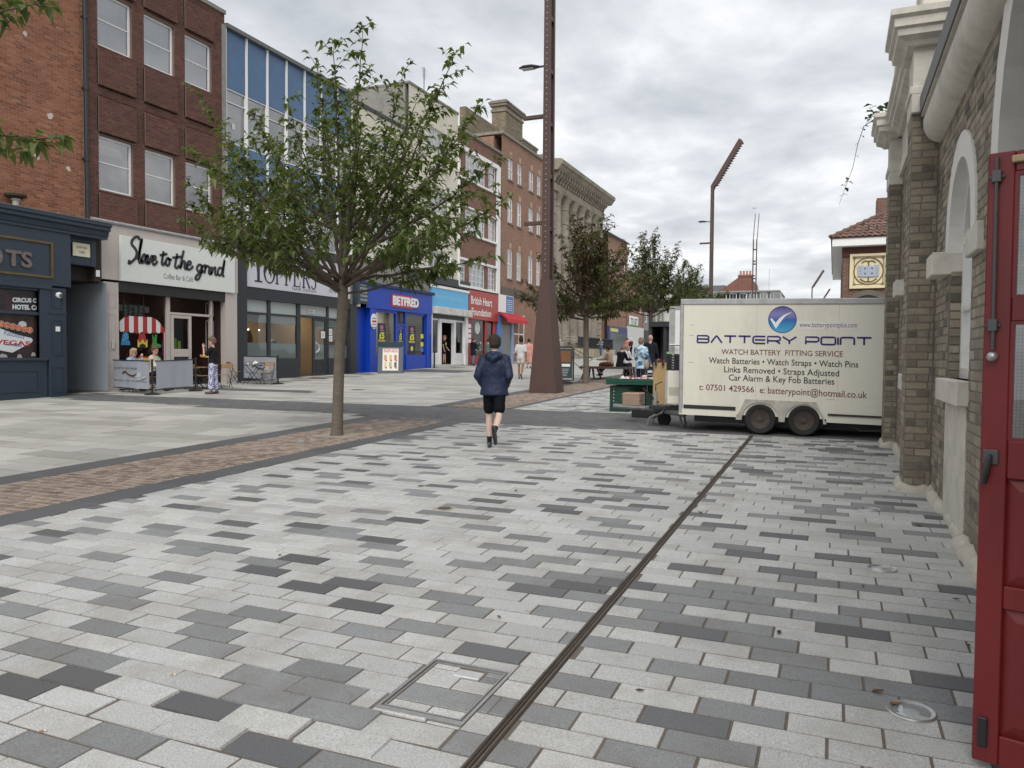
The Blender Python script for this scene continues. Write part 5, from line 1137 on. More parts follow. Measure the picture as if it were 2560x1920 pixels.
lining(LF(XL-.3), b6, 43.8, 48.3, 1.15, 4.0, 3, pm('charity interior', (.14, .13, .11), .8, .3, 1))
m = MB(lambda a, b, c: F0(45.45+a, 3.5+b, -.09+c)); m.lathe([(.4, 0), (.4, .005), (1e-7, .006)], n=20); m.build('round_sticker', flat((.55, .56, .52)), w)
for i in range(4): fbox(F0, 43.85, 44.35, 2.5+i*.32, 2.75+i*.32, -.018, -.01, 'notice', M_white, b6)
fbox(F0, 45.0, 46.2, 1.9, 3.0, -.3, -.26, 'poster', flat((.05, .09, .06)), b6)

# ---------------------------------------------------------------- 7: orange brown brick block with keystones
b7 = B('brick_building', 'orange brown brick block with narrow sashes and pale keystones beside the bank', 48.9, 59)
M_b7 = brickmat('orange brown brick far', S(132, 94, 75), S(148, 110, 89), (.34, .25, .2), 0)
cols = [(50.12, 51.06), (51.86, 52.75), (54.13, 55.1), (55.84, 56.7)]
hl = [(a, b, z0, z1) for a, b in cols for z0, z1 in ((14.15, 15.66), (11.12, 12.87), (7.2, 9.28))]
m = MB(F0); wall(m, 49.0, 59, 0, 17.1, hl, 0, .12); m.build('wall', M_b7, b7, recalc=False)
m = MB(); m.box(XL-12, XL-.6, 49.0, 59, 0, 16.9); m.build('core', M_b7, b7); fbox(F0, 49.0, 59, 17.0, 17.2, -12, .12, 'coping', M_coping, b7)
for a, b, z0, z1 in hl:
    sash(F0, b7, a, b, z0, z1, .06, (1, 1), curtain=M_blind, fw_=.1, bw=.07, sill=.1)
    m = MB(F0); c = (a+b)/2; m.prism([(c-.1, z1), (c+.1, z1), (c+.2, z1+.42), (c-.2, z1+.42)], 0, .06); m.build('keystone', pm('buff stone', (.4, .33, .23), .9, .1), b7)
fbox(F0, 48.95, 59, 5.98, 6.5, -.05, .12, 'stone_band', pm('dark stone band', (.13, .11, .085), .9, .25, 3), b7)
sgn = fbox(F0, 48.4, 51.0, 4.72, 5.94, -.1, .14, 'shop_sign', M_white, b7); fbox(F0, 49.65, 50.95, 4.75, 5.9, .1405, .145, 'sign_panel', pm('mid blue sign', S(70, 104, 166), .4), sgn)
for i in range(6): fbox(F0, 49.8, 50.8, 5.6-i*.14, 5.64-i*.14, .1455, .147, 'sign_line', flat((.65, .7, .75)), sgn)
aw = MB(lambda d, y, v: (XL+d, y, v)); aw.profile([(.0, 4.7), (.3, 4.66), (.75, 4.25), (.8, 4.0), (.76, 4.0), (.7, 4.2), (.25, 4.55), (0, 4.6)], 48.5, 52.3); aw.build('red_awning', pm('torn red canvas', (.42, .02, .03), .7, .2, 3, bump=.02, bs=4), b7)
fbox(F0, 48.4, 49.0, 1.2, 4.6, -.1, .1, 'poster_pier', flat((.08, .2, .5)), b7); fbox(F0, 50.8, 51.2, 1.2, 4.6, -.1, .1, 'poster_pier', flat((.25, .35, .55)), b7)
for i in range(24): fbox(F0, 49.0, 50.8, 1.25+i*.11, 1.352+i*.11, -.06, .02+.002*(i % 2), 'shutter_slat', M_steelw if 0 else pm('grey shutter', (.25, .25, .25), .5, .1, metal=.4), b7)
sash(LF(XL+.06), b7, 51.3, 53.4, 1.9, 4.7, .04, (1, 1), curtain=M_curt, fw_=.1, bw=.1)
# chimney stack and parapet behind
M_stone = pm('sooty sandstone', (.24, .21, .165), .9, .25, 3, dirt=.5, ds=.9, dcol=(.06, .052, .042))
M_bs = brickmat('buff brick far', S(140, 128, 104), S(112, 102, 84), (.16, .14, .11), 0, bw=.35, rh=.15, dirt=.5)
def stack(y0, y1, x0, x1, zb, zt, mt, par):
    m = MB(); m.box(x0, x1, y0, y1, zb, zt-.9); st_ = m.build('chimney_stack', mt, par)
    for k, (a, z0, z1) in enumerate(((.08, zt-.9, zt-.7), (.0, zt-.7, zt-.45), (.14, zt-.45, zt-.25), (.22, zt-.25, zt-.1), (.1, zt-.1, zt))): m = MB(); m.box(x0-a, x1+a, y0-a, y1+a, z0, z1); m.build('chimney_cap', M_stone, st_)
def XY_at(px, py, X): q = onX(px, py, X); return q
# parapet stack on the party wall, a few metres back from the front
Xs = -24.5
a = onX(1060+580/2.861, 180+300/2.861, Xs); b = onX(1060+712/2.861, 180+310/2.861, Xs); tp = onX(1060+640/2.861, 180+240/2.861, Xs).z
stack(a.y+.1, b.y-.2, Xs-1.2, Xs, 15, tp, M_bs, b7)
c0 = onX(1060+290/2.861, 180+345/2.861, Xs-.6)
m = MB(); m.box(Xs-1.0, Xs-.5, c0.y, a.y, 14, c0.z+1.0); m.build('party_wall', M_bs, b7)
m = MB(); m.box(Xs-1.0, Xs-.5, b.y, 60, 14, onX(1060+835/2.861, 180+530/2.861, Xs-.6).z); m.build('party_wall', M_bs, b7)
# ================================================================ bank and the far end of the street
bank = B('bank_building', 'sooty sandstone bank with giant columns and heavy bracketed cornice', 59, 76)
XBk = XL+.0; FK = LF(XBk-1.0)
M_ws = pm('weathered sandstone', (.3, .265, .21), .9, .2, 2.5, bump=.01, bs=12, dirt=.55, ds=.7, dcol=(.07, .06, .048))
m = MB(FK); wall(m, 59.05, 74.2, 0, 16.9, [(y-.7, y+.7, 5.5, 9) for y in (63.6, 66.0, 68.4, 70.8)]+[(y-.6, y+.6, 10.5, 13) for y in (63.6, 66.0, 68.4, 70.8)], 0, .4); m.build('wall', M_ws, bank, recalc=False)
m = MB(); m.box(XBk-12, XBk-1.5, 59.05, 74.2, 0, 16.8); m.build('core', pm('bank dark interior', (.03, .03, .032), .5), bank)
FK0 = LF(XBk)
for y0, y1 in ((59.05, 60.3), (72.6, 74.2)):
    z = 3.2; i = 0
    while z < 15.2: fbox(FK0, y0, y1, z+.02, z+.58, -1.0, -.02+.03*(i % 2), 'quoin_stone', M_ws, bank, .02); z += .6; i += 1
for y in (61.25, 63.6-.2, 65.6, 67.8, 70.0, 72.0):
    m = MB(); c = FK0(y, 0, -.45); n = 20; prof = [(.78, 2.9), (.78, 3.2), (.68, 3.3), (.7, 3.4), (.6, 3.5), (.6, 6), (.56, 11), (.5, 14.2), (.56, 14.25), (.5, 14.4), (.55, 14.8), (.75, 15.15), (.8, 15.3)]
    m.lathe([(r, z) for r, z in prof], (c[0], c[1], 0), n); m.build('column', M_ws, bank, smooth=True)
fbox(FK0, 59.05, 74.25, 2.0, 2.9, -1.0, .2, 'podium', M_ws, bank, .03)
fbox(FK0, 59.0, 74.3, 15.3, 15.9, -1.2, .15, 'architrave', M_ws, bank, .03); fbox(FK0, 59.0, 74.3, 15.9, 16.75, -1.2, .05, 'frieze', M_ws, bank)
y = 59.3
while y < 74.2:
    m = MB(lambda d, yy, v: (XBk+d, yy, v)); m.profile([(.05, 15.95), (.2, 15.95), (.25, 16.2), (.55, 16.45), (.6, 16.75), (.05, 16.75)], y, y+.32); m.build('bracket', M_ws, bank); y += .68
m = MB(lambda d, yy, v: (XBk+d, yy, v)); m.profile([(-1.2, 16.76), (.6, 16.76), (.75, 16.9), (.85, 17.1), (1.0, 17.2), (1.05, 17.5), (.9, 17.6), (-1.2, 17.8)], 58.9, 75.0); m.build('cornice', M_ws, bank)
fbox(FK0, 59, 74.5, 17.6, 18.1, -3, -.6, 'blocking_course', M_ws, bank)
for ya, yb, zt in ((60.1, 63.2, 19.9), (66, 68, 19.3)): stack(ya, yb, XBk-4.2, XBk-3.0, 16, zt, M_bs, bank)
# railing and steps in front
fbox(FK0, 62, 73.5, 1.7, 2.4, .3, 1.6, 'forecourt_wall', pm('pale ashlar', (.42, .36, .26), .9, .15, 2), bank)
y = 62.4
while y < 73.4: fbox(FK0, y, y+.02, 1.75, 2.38, 1.6, 1.615, 'ashlar_joint', flat((.15, .13, .1)), bank); y += 1.0
for i in range(3): fbox(FK0, 60.2, 61.9, 1.4, 1.75+i*.17, .3, 2.0-i*.35, 'step', M_concrete, bank)
rl = MB(FK0)
rl.box(62.2, 73.3, 3.35, 3.42, 1.4, 1.46); rl.box(62.2, 73.3, 2.5, 2.55, 1.4, 1.46)
y = 62.2
while y < 73.3: rl.box(y, y+.03, 2.4, 3.4, 1.41, 1.45); y += .25
rl.build('railing', M_pipe, bank)
fbox(FK0, 62.3, 73.2, 2.55, 3.35, 1.35, 1.38, 'railing_panel', pm('smoked glass', (.02, .025, .03), .1), bank)

def house(name, label, X, y0, y1, zt, mt, rows_, cols, win=(1.0, 1.5), fr=None, sign=None, roofm=None, zb=0, pitched=False, deep=10):
    b = thing(name, label, 'building', (X, (y0+y1)/2, gz((y0+y1)/2))); f = LF(X); hs_ = []
    for z in rows_:
        for k in range(cols):
            c = y0+(y1-y0)*(k+.5)/cols; hs_.append((c-win[0]/2, c+win[0]/2, z, z+win[1]))
    m = MB(f); wall(m, y0, y1, zb, zt, hs_, 0, .15); m.build('wall', mt, b, recalc=False)
    m = MB(); m.box(X-deep, X-.4, y0+.02, y1-.02, zb, zt-.05); m.build('core', mt, b)
    for h in hs_: sash(f, b, *h, .08, (1, 0), curtain=M_blind, fw_=.12, bw=.08, room=.2)
    if pitched:
        m = MB(lambda d, y, v: (X+d, y, v)); m.profile([(.25, zt), (.25, zt+.12), (-deep/2, zt+2.6), (-deep-.2, zt+.12), (-deep-.2, zt)], y0, y1); m.build('roof', roofm or M_lead, b)
    else: fbox(f, y0-.05, y1+.05, zt, zt+.25, -deep, .15, 'parapet', roofm or M_coping, b)
    return b, f
h1, f1_ = house('brick_house', 'red brick house with white windows next past the bank', XL, 76.2, 84, 14.2, M_b7, (10.6, 6.6), 3, (1.1, 2.0), pitched=True)
fbox(f1_, 76.3, 84, gz(80)-.3, 4.9, -.1, .12, 'shop_front', pm('royal blue shop front', S(26, 42, 104), .4), h1); fbox(f1_, 77, 83.4, 2.3, 4.2, .121, .13, 'shop_window', pm('dark green shop glass', (.02, .035, .03), .15), h1)
fbox(f1_, 77, 80, 4.35, 4.7, .121, .14, 'sign_lettering', flat((.6, .55, .15)), h1)
h2, f2_ = house('brick_house', 'lower brown brick house with a pitched roof behind the street trees', XL, 84.2, 92, 11.2, M_b7, (7.0,), 3, (1.1, 1.6), pitched=True)
fbox(f2_, 84.3, 92, gz(88)-.3, 5.2, -.1, .12, 'shop_front', flat((.6, .6, .58)), h2); tl = fbox(f2_, 85, 89, 5.3, 6.4, .05, .14, 'to_let_board', M_white, h2); text(f2_, 'TO LET', 85.4, 88.6, 5.55, 6.15, .1415, flat((.02, .02, .02)), tl, bold=.03); fbox(f2_, 85, 89, 5.3, 5.48, .1405, .143, 'board_band', flat((.1, .4, .15)), tl)
h3, f3_ = house('shop_building', 'dark fronted low shop at the far end of the row', XL, 92.2, 104, 9.0, M_concrete, (6.0,), 4, (1.4, 1.6))
fbox(f3_, 92.3, 104, 2.2, 5.0, -.1, .12, 'shop_front', M_dkgrey, h3)
h4, f4_ = house('rendered_building', 'white rendered block beyond the dark fronted low shop', XL+1.5, 104.2, 122, 10.5, flat((.6, .58, .54)), (4.8, 7.6), 6, (1.4, 1.5))
h5, f5_ = house('brick_house', 'red brick terrace closing the far left of the street', XL+4.5, 122.3, 150, 11, brickmat('far red brick', S(120, 66, 54), S(138, 84, 66), (.3, .22, .18), 0), (5, 8), 8, (1.2, 1.6), pitched=True)

# far blocks across the end of the street, facing back down it
def endblock(name, label, x0, x1, Y, zt, mt, zrows, cols, win):
    b = thing(name, label, 'building', ((x0+x1)/2, Y, gz(Y))); f = FF(Y); hs_ = []
    for z in zrows:
        for k in range(cols): c = x0+(x1-x0)*(k+.5)/cols; hs_.append((c-win[0]/2, c+win[0]/2, z, z+win[1]))
    m = MB(f); wall(m, x0, x1, 1, zt, hs_, 0, .15); m.build('wall', mt, b, recalc=False)
    m = MB(); m.box(x0+.02, x1-.02, Y+.4, Y+14, 1, zt-.05); m.build('core', mt, b)
    for h in hs_: sash(f, b, *h, .1, (0, 1), curtain=M_blind, fw_=.1, room=.2)
    return b, f
Ye = 128
p0 = onY(1480+0/4.6, 733, Ye); p1 = onY(1400+1895/3.457, 728, Ye)
eb, ef = endblock('office_block', 'long low office block with a band of grey glazing above the trailer roof', -30, p1.x, Ye, p1.z, flat((.5, .5, .48)), (p1.z-1.75, p1.z-5, p1.z-8.2), 14, (2.2, 1.6))
fbox(ef, -30, p1.x+.1, p1.z, p1.z+.2, -14, .2, 'parapet', flat((.3, .3, .3)), eb)
M_fr = brickmat('far dark red brick', S(108, 64, 54), S(124, 76, 64), (.3, .2, .16), 0)
Yg = 150
q = lambda a, b: onY(1400+a/3.457, 680+b/3.457, Yg)
gb = thing('gable_building', 'red brick gable with a broad chimney stack behind the low office block', 'building', (q(1530, 160).x, Yg, gz(Yg)))
m = MB(FF(Yg)); m.prism([(q(1375, 180).x, 1), (q(1675, 180).x, 1), (q(1675, 140).x, q(1675, 140).z), (q(1655, 60).x, q(1655, 60).z), (q(1545, 35).x, q(1545, 45).z), (q(1420, 135).x, q(1420, 135).z), (q(1375, 160).x, q(1375, 170).z)], -12, 0); m.build('gable_wall', M_fr, gb)
m = MB(FF(Yg)); a, b = q(1545, 30), q(1655, 30); m.box(a.x, b.x, a.z-3, a.z, -1.5, .15); m.box(a.x-.15, b.x+.15, a.z-.3, a.z+.05, -1.6, .25); cs = m.build('chimney_stack', M_fr, gb)
for k in range(4): m = MB(); x = a.x+(b.x-a.x)*(k+.5)/4; m.lathe([(.22, 0), (.17, .7), (.2, .75), (.2, .8)], (x, Yg+.5, a.z+.05), 10); m.build('chimney_pot', flat((.4, .2, .13)), cs)
m = MB(FF(Yg)); c, d_ = q(1100, 165), q(1420, 110); m.prism([(c.x-8, 2), (d_.x, 2), (d_.x, d_.z), (c.x-8, d_.z)], -10, -1); m.build('slate_roof', pm('slate', (.14, .14, .15), .7, .2, 1), gb)
m = MB(); x = q(1845, 60).x; m.tube([(x, Yg-10, p1.z), (x, Yg-10, q(1845, 20).z)], .05, 5)
tag(m.build('radio_mast', M_steelw), 'thin mast rising behind the low office block', 'mast')

# ---- town hall end with tiled roof and painted crest
Yt = 36
u = lambda a, b: onY(1640+a/3.457, 300+b/3.457, Yt)
th = thing('town_hall', 'brown brick town hall with clay tiled hip roof and painted crest', 'building', (3, Yt, gz(Yt)))
x0 = u(1615, 1300).x; x1 = x0+7; ze = u(1700, 1100).z; FT = FF(Yt)
M_th = brickmat('town hall brick', S(96, 66, 56), S(116, 82, 70), (.26, .2, .16), 0)
m = MB(FT); m.box(x0, x1, .5, ze, -14, 0); m.build('wall', M_th, th)
fbox(FT, x0-.45, x1+.45, ze, ze+.34, -14.4, .45, 'eaves_fascia', M_white, th, .02); fbox(FT, x0-.05, x1+.05, ze-.4, ze-.01, -.3, .06, 'soldier_course', pm('dark soldier brick', S(86, 54, 46), .9, .2, 12), th)
M_tile = pm('clay pantile', (.16, .092, .072), .85, .3, 6, bump=.02, bs=5, rnd=.3, dirt=.3, ds=1.5, dcol=(.08, .05, .04))
apx = u(1975, 770); half = (x1-x0)/2+.6; rise = (apx.z-ze-.34)/((apx.x-(x0-.5))/half)
m = MB(); zc = ze+.34; e0, e1 = x0-.5, x1+.5; yb0, yb1 = Yt-.5, Yt+14.5; cx = (e0+e1)/2; zr = zc+rise
m.poly([(e0, yb0, zc), (e1, yb0, zc), (cx, yb0+half, zr)]); m.poly([(e0, yb0, zc), (cx, yb0+half, zr), (cx, yb1-half, zr), (e0, yb1, zc)]); m.poly([(e1, yb0, zc), (e1, yb1, zc), (cx, yb1-half, zr), (cx, yb0+half, zr)]); m.poly([(e0, yb1, zc), (cx, yb1-half, zr), (e1, yb1, zc)]); roof = m.build('roof', M_tile, th)
# pantiles of the slope in view
sl_ = math.hypot(half, rise); nrow = int(sl_/.30); tl_ = MB(); rg = random.Random(2)
for i in range(nrow):
    t0, t1 = i/nrow, min((i+1.12)/nrow, 1); w0 = half*(1-t0)
    k = int(2*w0/.24)
    for j in range(k):
        xa = cx-w0+(j+.5)*2*w0/k; tl_.rv = rg.random(); n = 4; A = []
        for tt in (t0, t1):
            yy, z_ = yb0+half*tt, zc+rise*tt
            lift = .035 if tt == t0 else .006
            A.append([tl_.p(xa-.12+.24*q_/n, yy-.01, z_+lift+.045*math.sin(math.pi*q_/n)) for q_ in range(n+1)])
        for q_ in range(n): tl_.face((A[0][q_], A[0][q_+1], A[1][q_+1], A[1][q_]))
tl_.build('roof_tiles', M_tile, roof, rnd=True, recalc=False, kind='stuff')
m = MB(); m.tube([(e0, yb0, zc+.05), (cx, yb0+half, zr+.05)], .09, 8); m.build('hip_tiles', M_tile, roof)
for a, b in ((1800, 900), (1840, 950), (1912, 940)):
    w_ = u(a, b); kk = (w_.z-zc)/rise; m = MB(); pz = w_.z+.05; py_ = yb0+half*kk-.06
    m.tube([(w_.x, py_, pz+.15), (w_.x, py_-.02, pz), (w_.x-.04, py_-.02, pz-.12), (w_.x-.12, py_, pz-.12)], .03, 6); m.build('roof_hook', M_pipe, roof)
m = MB(); cc = u(1965, 700); m.box(cc.x-.1, cc.x+.8, Yt+3.5, Yt+4.5, zr-2, cc.z+.8); m.build('chimney_stack', M_th, th)
c0, c1 = u(1690, 1175), u(1962, 1440)
cr0, cr1, cz0, cz1 = c0.x, c0.x+(c0.z-c1.z), c1.z, c0.z
M_crm = pm('cream painted panel', (.66, .58, .38), .6, .06, 3); brn = flat((.16, .09, .03)); gry = flat((.34, .38, .45))
cp = fbox(FT, cr0, cr1, cz0, cz1, -.1, .05, 'crest_panel', M_crm, th); W_ = cr1-cr0; ccx, ccz = (cr0+cr1)/2, (cz0+cz1)/2
panelbox(FT, cr0-.06, cr1+.06, cz0-.06, cz1+.06, .05, M_crm, cp, .1, .08); panelbox(FT, cr0+.1, cr1-.1, cz0+.1, cz1-.1, .051, brn, cp, .025, .012)
ringp = [(ccx+.42*W_*math.cos(i*math.pi/16), ccz+.42*W_*math.sin(i*math.pi/16)) for i in range(33)]
stroke(FT, [ringp], .05, .051, brn, cp, 'crest_ring', .02)
stroke(FT, [[(ccx, ccz-.34*W_), (ccx, ccz+.3*W_)], sp([(ccx-.24*W_, ccz-.24*W_), (ccx-.12*W_, ccz-.32*W_), (ccx, ccz-.34*W_), (ccx+.12*W_, ccz-.32*W_), (ccx+.24*W_, ccz-.24*W_)]), sp([(ccx-.2*W_, ccz+.26*W_), (ccx-.1*W_, ccz+.32*W_), (ccx, ccz+.3*W_), (ccx+.1*W_, ccz+.32*W_), (ccx+.2*W_, ccz+.26*W_)])], .05, .052, brn, cp, 'crest_anchor', .025)
cz = .0
m = MB(FT); k = W_
m.prism([(ccx-.3*k, ccz-.16*k), (ccx-.16*k, ccz-.18*k), (ccx+.16*k, ccz-.18*k), (ccx+.3*k, ccz-.16*k), (ccx+.31*k, ccz+.18*k), (ccx+.26*k, ccz+.2*k), (ccx+.24*k, ccz+.17*k), (ccx+.18*k, ccz+.2*k), (ccx+.14*k, ccz+.14*k), (ccx+.05*k, ccz+.16*k), (ccx-.05*k, ccz+.16*k), (ccx-.14*k, ccz+.14*k), (ccx-.18*k, ccz+.2*k), (ccx-.24*k, ccz+.17*k), (ccx-.26*k, ccz+.2*k), (ccx-.31*k, ccz+.18*k)], .078, .1); m.build('crest_castle', gry, cp)
for a, b in ((-.1, .08), (.1, .08), (-.1, -.08), (.1, -.08), (-.24, .08), (-.24, 0), (-.24, -.08), (.24, .08), (.24, 0), (.24, -.08)):
    m = MB(FT); h_ = .022*k if abs(a) < .2 else .012*k; m.box(ccx+a*k-h_, ccx+a*k+h_, ccz+b*k-h_, ccz+b*k+h_, .1005, .103); m.build('crest_opening', flat((.02, .03, .06)), cp)
for sx in (-1, 1):
    for sz in (-1, 1): m = MB(FT); a, b = ccx+sx*.4*k, ccz+sz*.4*k; m.prism([(a+sx*.05*k, b+sz*.05*k), (a-sx*.08*k, b+sz*.02*k), (a-sx*.03*k, b), (a, b-sz*.03*k), (a+sx*.02*k, b-sz*.08*k)], .051, .07); m.build('crest_corner', brn, cp)
AP = arch_pts(ccx, .8*k/1.1, cz0-1.1, 16); AI = arch_pts(ccx, .62*k/1.1, cz0-1.1, 16); m = MB(FT)
for i in range(16): m.prism([AI[i], AI[i+1], AP[i+1], AP[i]], -.1, .1)
m.build('arch_surround', pm('dark stone band', (.13, .11, .085), .9, .25, 3), th); m = MB(FT); m.prism(AI+[(AI[-1][0], cz0-3), (AI[0][0], cz0-3)], -.1, .02); m.build('arched_window', pm('dark window', (.04, .04, .045), .3), th)
# ================================================================ lamp posts
M_cor = pm('rust brown painted steel', (.075, .04, .033), .55, .12, 3, bump=.0006, bs=60, dirt=.4, ds=2.5, dcol=(.045, .026, .02), stretch=(1, 1, .3))
def lamp_post(base=True):
    """built at the origin: plates stand apart along y, the serrated head leans to +x"""
    t = thing('lamp_post', 'x x x x', 'lamp post')
    H = 12.3
    bx, by, tx, ty, hb = .45, .37, .145, .26, 3.42
    m = MB(); A = [m.p(x, y, -.1) for x, y in ((-bx, -by), (bx, -by), (bx, by), (-bx, by))]; Bq = [m.p(x, y, hb) for x, y in ((-tx, -ty), (tx, -ty), (tx, ty), (-tx, ty))]
    m.face(A[::-1]); m.face(Bq)
    for i in range(4): j = (i+1) % 4; m.face((A[i], A[j], Bq[j], Bq[i]))
    m.build('base', M_cor, t, local=True, bev=.012, seg=2)
    for s_ in (-1, 1):
        m = MB()
        y0 = s_*.21
        pts = [(-.115, hb-.1), (.115, hb-.1), (.095, H), (-.095, H)]
        m.fr = lambda a, b, c, y0=y0: (a, y0+c, b); m.prism(pts, -.018, .018); po = m.build('post_plate', M_cor, t, local=True)
        for sx in (-1, 1):       # flanges make each post a channel
            m = MB(); m.fr = lambda a, b, c, y0=y0, s_=s_: (a, y0-s_*(.018+c), b)
            m.prism([(sx*.115-sx*.012, hb-.1), (sx*.115, hb-.1), (sx*.095, H), (sx*.095-sx*.012, H)], 0, .07); m.build('flange', M_cor, po, local=True)
    z = hb+1.55
    while z < H: m = MB(); m.box(-.085, .085, -.19, .19, z-.06, z+.06); m.build('rung', M_cor, t, local=True); z += 1.56
    m = MB(); z = hb+.25
    while z < H-.2: m.lathe([(.012, 0), (.012, .008), (1e-7, .01)], (0, 0, 0), 8) if 0 else m.box(-.011, .011, -.238, -.2285, z-.011, z+.011); z += .17
    m.build('bolt_row', M_steelw, t, local=True, kind='stuff')
    for z, l in ((8.35, .72), (5.15, .66)): m = MB(); m.box(-.11-l, -.10, -.06, .06, z-.055, z+.055); m.build('cross_arm', M_cor, t, local=True, bev=.008)
    # road light
    z = 9.85; m = MB(); m.tube([(-.1, 0, z), (-.3, 0, z)], .035, 8); arm = m.build('light_arm', M_iron, t, local=True)
    m = MB(); m.tube([(-.28, 0, z), (-.36, 0, z+.01), (-.55, 0, z+.03), (-.8, 0, z+.04), (-.98, 0, z+.04)], [.045, .09, .16, .15, .05], 12, flat=.38)
    m.build('light_head', pm('dark grey casting', (.05, .05, .055), .5), t, smooth=True, local=True)
    m = MB(); m.box(-.88, -.5, -.1, .1, z-.03, z-.015); m.build('light_lens', M_lens, t, local=True)
    # serrated head
    dx, dz = 1.85, 3.1; l = math.hypot(dx, dz); ux, uz = dx/l, dz/l; nx, nz = uz, -ux
    o_ = [(-.1, H-.05)]; 
    P_ = [(-.1, H), (-.1+ux*l, H+uz*l), (-.1+ux*l+nx*.2, H+uz*l+nz*.2)]
    n = 18
    for i in range(n):
        t0 = l*(1-.03-i*.93/n); P_.append((-.1+ux*t0+nx*.42, H+uz*t0+nz*.42)); t1 = t0-l*.93/n*.95; P_.append((-.1+ux*t1+nx*.26, H+uz*t1+nz*.26))
    P_ += [(.1, H-.25), (-.1, H-.25)]
    for s_ in (-1, 1): m = MB(); m.fr = lambda a, b, c, s_=s_: (a, s_*.2+c, b); m.prism(P_, -.02, .02); m.build('serrated_blade', M_cor, t, local=True)
    return t
LP = lamp_post()
def place(o, x, y, rz, label): o.location = (x, y, gz(y)); o.rotation_euler = (0, 0, rz); o['label'] = label; o['category'] = 'lamp post'; o['group'] = 'rust brown lamp posts'; return o
lp = [LP]+[copy_tree(LP) for i in range(4)]
place(lp[0], -8.08, 22.05, 0, 'tall rust brown lamp post on a pyramid base beside the cobbles')
a = onX(1777, 745, -8.1); place(lp[1], -8.1, a.y, 0, 'rust brown lamp post whose whole serrated head shows above the trailer')
a = onX(1887, 640, -8.1); place(lp[2], -8.1, a.y, RAD(90), 'rust brown lamp post turned so its ladder of rungs shows against the sky')
place(lp[3], onY(2030, 735, 150).x, 150, 0, 'distant rust brown lamp post with only its slanted head above the trailer')
place(lp[4], onY(2052, 750, 190).x, 190, 0, 'most distant rust brown lamp post, its head tip just showing')
# gulls
def gull(p, rz, label):
    t = thing('gull', label, 'bird', p, rz, 'gulls on the rooftops'); m = MB()
    m.tube([(0, -.22, .1), (0, -.1, .13), (0, .05, .16), (0, .14, .2), (0, .18, .25)], [.015, .06, .085, .06, .04], 8); m.ball((0, .2, .28), .045); m.tube([(0, .23, .28), (0, .29, .265)], [.015, .004], 6)
    m.build('body', flat((.6, .6, .6)), t, smooth=True, local=True)
    m = MB(); m.tube([(0, -.3, .1), (0, -.05, .19), (0, .08, .2)], [.015, .06, .03], 8); m.build('wings', flat((.3, .31, .33)), t, smooth=True, local=True)
    for s_ in (-1, 1): m = MB(); m.tube([(s_*.03, 0, .1), (s_*.03, .01, 0)], .008, 5); m.build('leg', flat((.4, .25, .15)), t, local=True)
gull((-24.9, onX(1060+705/2.861, 180+225/2.861, -24.9).y, tp+.0), RAD(-60), 'grey gull standing on the tall chimney stack')
gl = lp[2].location; gull((gl.x-.1, gl.y-.6, gz(gl.y)+12.3+3.1), RAD(80), 'gull perched on top of the ladder like lamp post')
m = MB(); a = onX(1060, 215, -25); m.tube([(-25, a.y, 16.3), (-25, a.y, a.z+1.2)], .03, 5)
for k in range(6): z = a.z+1.1-k*.12; m.tube([(-25, a.y-.35+.03*k, z), (-25, a.y+.35-.03*k, z)], .012, 4)
m.tube([(-25, a.y, a.z+1.1), (-25, a.y+.0, a.z+.3)], .02, 4)
tag(m.build('aerial', M_iron), 'television aerial on the tall cream block', 'aerial')

# ================================================================ pavement boards
def a_board(x, y, rz, W_, H_, label, mt, kind):
    t = thing('pavement_sign', label, 'sign', (x, y, gz(y)), rz)
    for s_ in (-1, 1):
        m = MB(); m.M = Matrix.Translation((0, s_*.36, 0)) @ Matrix.Rotation(s_*-.28 if 0 else s_*.28, 4, 'X')
        m.box(-W_/2, W_/2, -.02, .02, 0, H_); lf = m.build('board', mt, t, local=True, bev=.006)
        m = MB(); m.M = Matrix.Translation((0, s_*.36, 0)) @ Matrix.Rotation(s_*.28, 4, 'X')
        for q in ((-W_/2, -W_/2+.07, .0, H_), (W_/2-.07, W_/2, 0, H_), (-W_/2+.07, W_/2-.07, H_-.07, H_), (-W_/2+.07, W_/2-.07, 0, .08)): m.box(q[0], q[1], s_*.021 if s_ > 0 else -.035, .035 if s_ > 0 else -.021, q[2], q[3])
        m.build('board_frame', mt, lf, local=True)
    Mx = Matrix.Translation((0, -.36, 0)) @ Matrix.Rotation(-.28, 4, 'X'); fr = lambda u, v, d: tuple(Mx @ Vector((u, -.0365-d, v)))
    return t, fr
def local_text(t, fr, s_, u0, u1, v0, v1, d, mt, bold=0):
    o = text(fr, s_, u0, u1, v0, v1, d, mt, None, bold=bold); o.parent = t; return o
def local_box(t, fr, u0, u1, v0, v1, d0, d1, nm, mt): m = MB(fr); m.box(u0, u1, v0, v1, d0, d1); return m.build(nm, mt, t, local=True)
p = gnd(970, 933)
t, fr = a_board(p.x, p.y+.25, RAD(28), 1.2, 1.58, 'slate blue pavement board with a food poster by the betting shop', pm('slate blue board', S(58, 72, 84), .5, .08), 0)
local_text(t, fr, 'BLUE POST', -.42, .42, 1.36, 1.46, 0, flat((.7, .72, .72)), .02)
pb = local_box(t, fr, -.38, .38, .12, 1.22, -.015, .002, 'poster', flat((.68, .66, .6)))
for i, (s_, z) in enumerate((('MIDWEEK TREATS', 1.12), ('GREAT PRICES', 1.03))): local_text(t, fr, s_, -.34, .34, z, z+.075, .0035, flat((.5, .03, .06)), .03)
rg = random.Random(9)
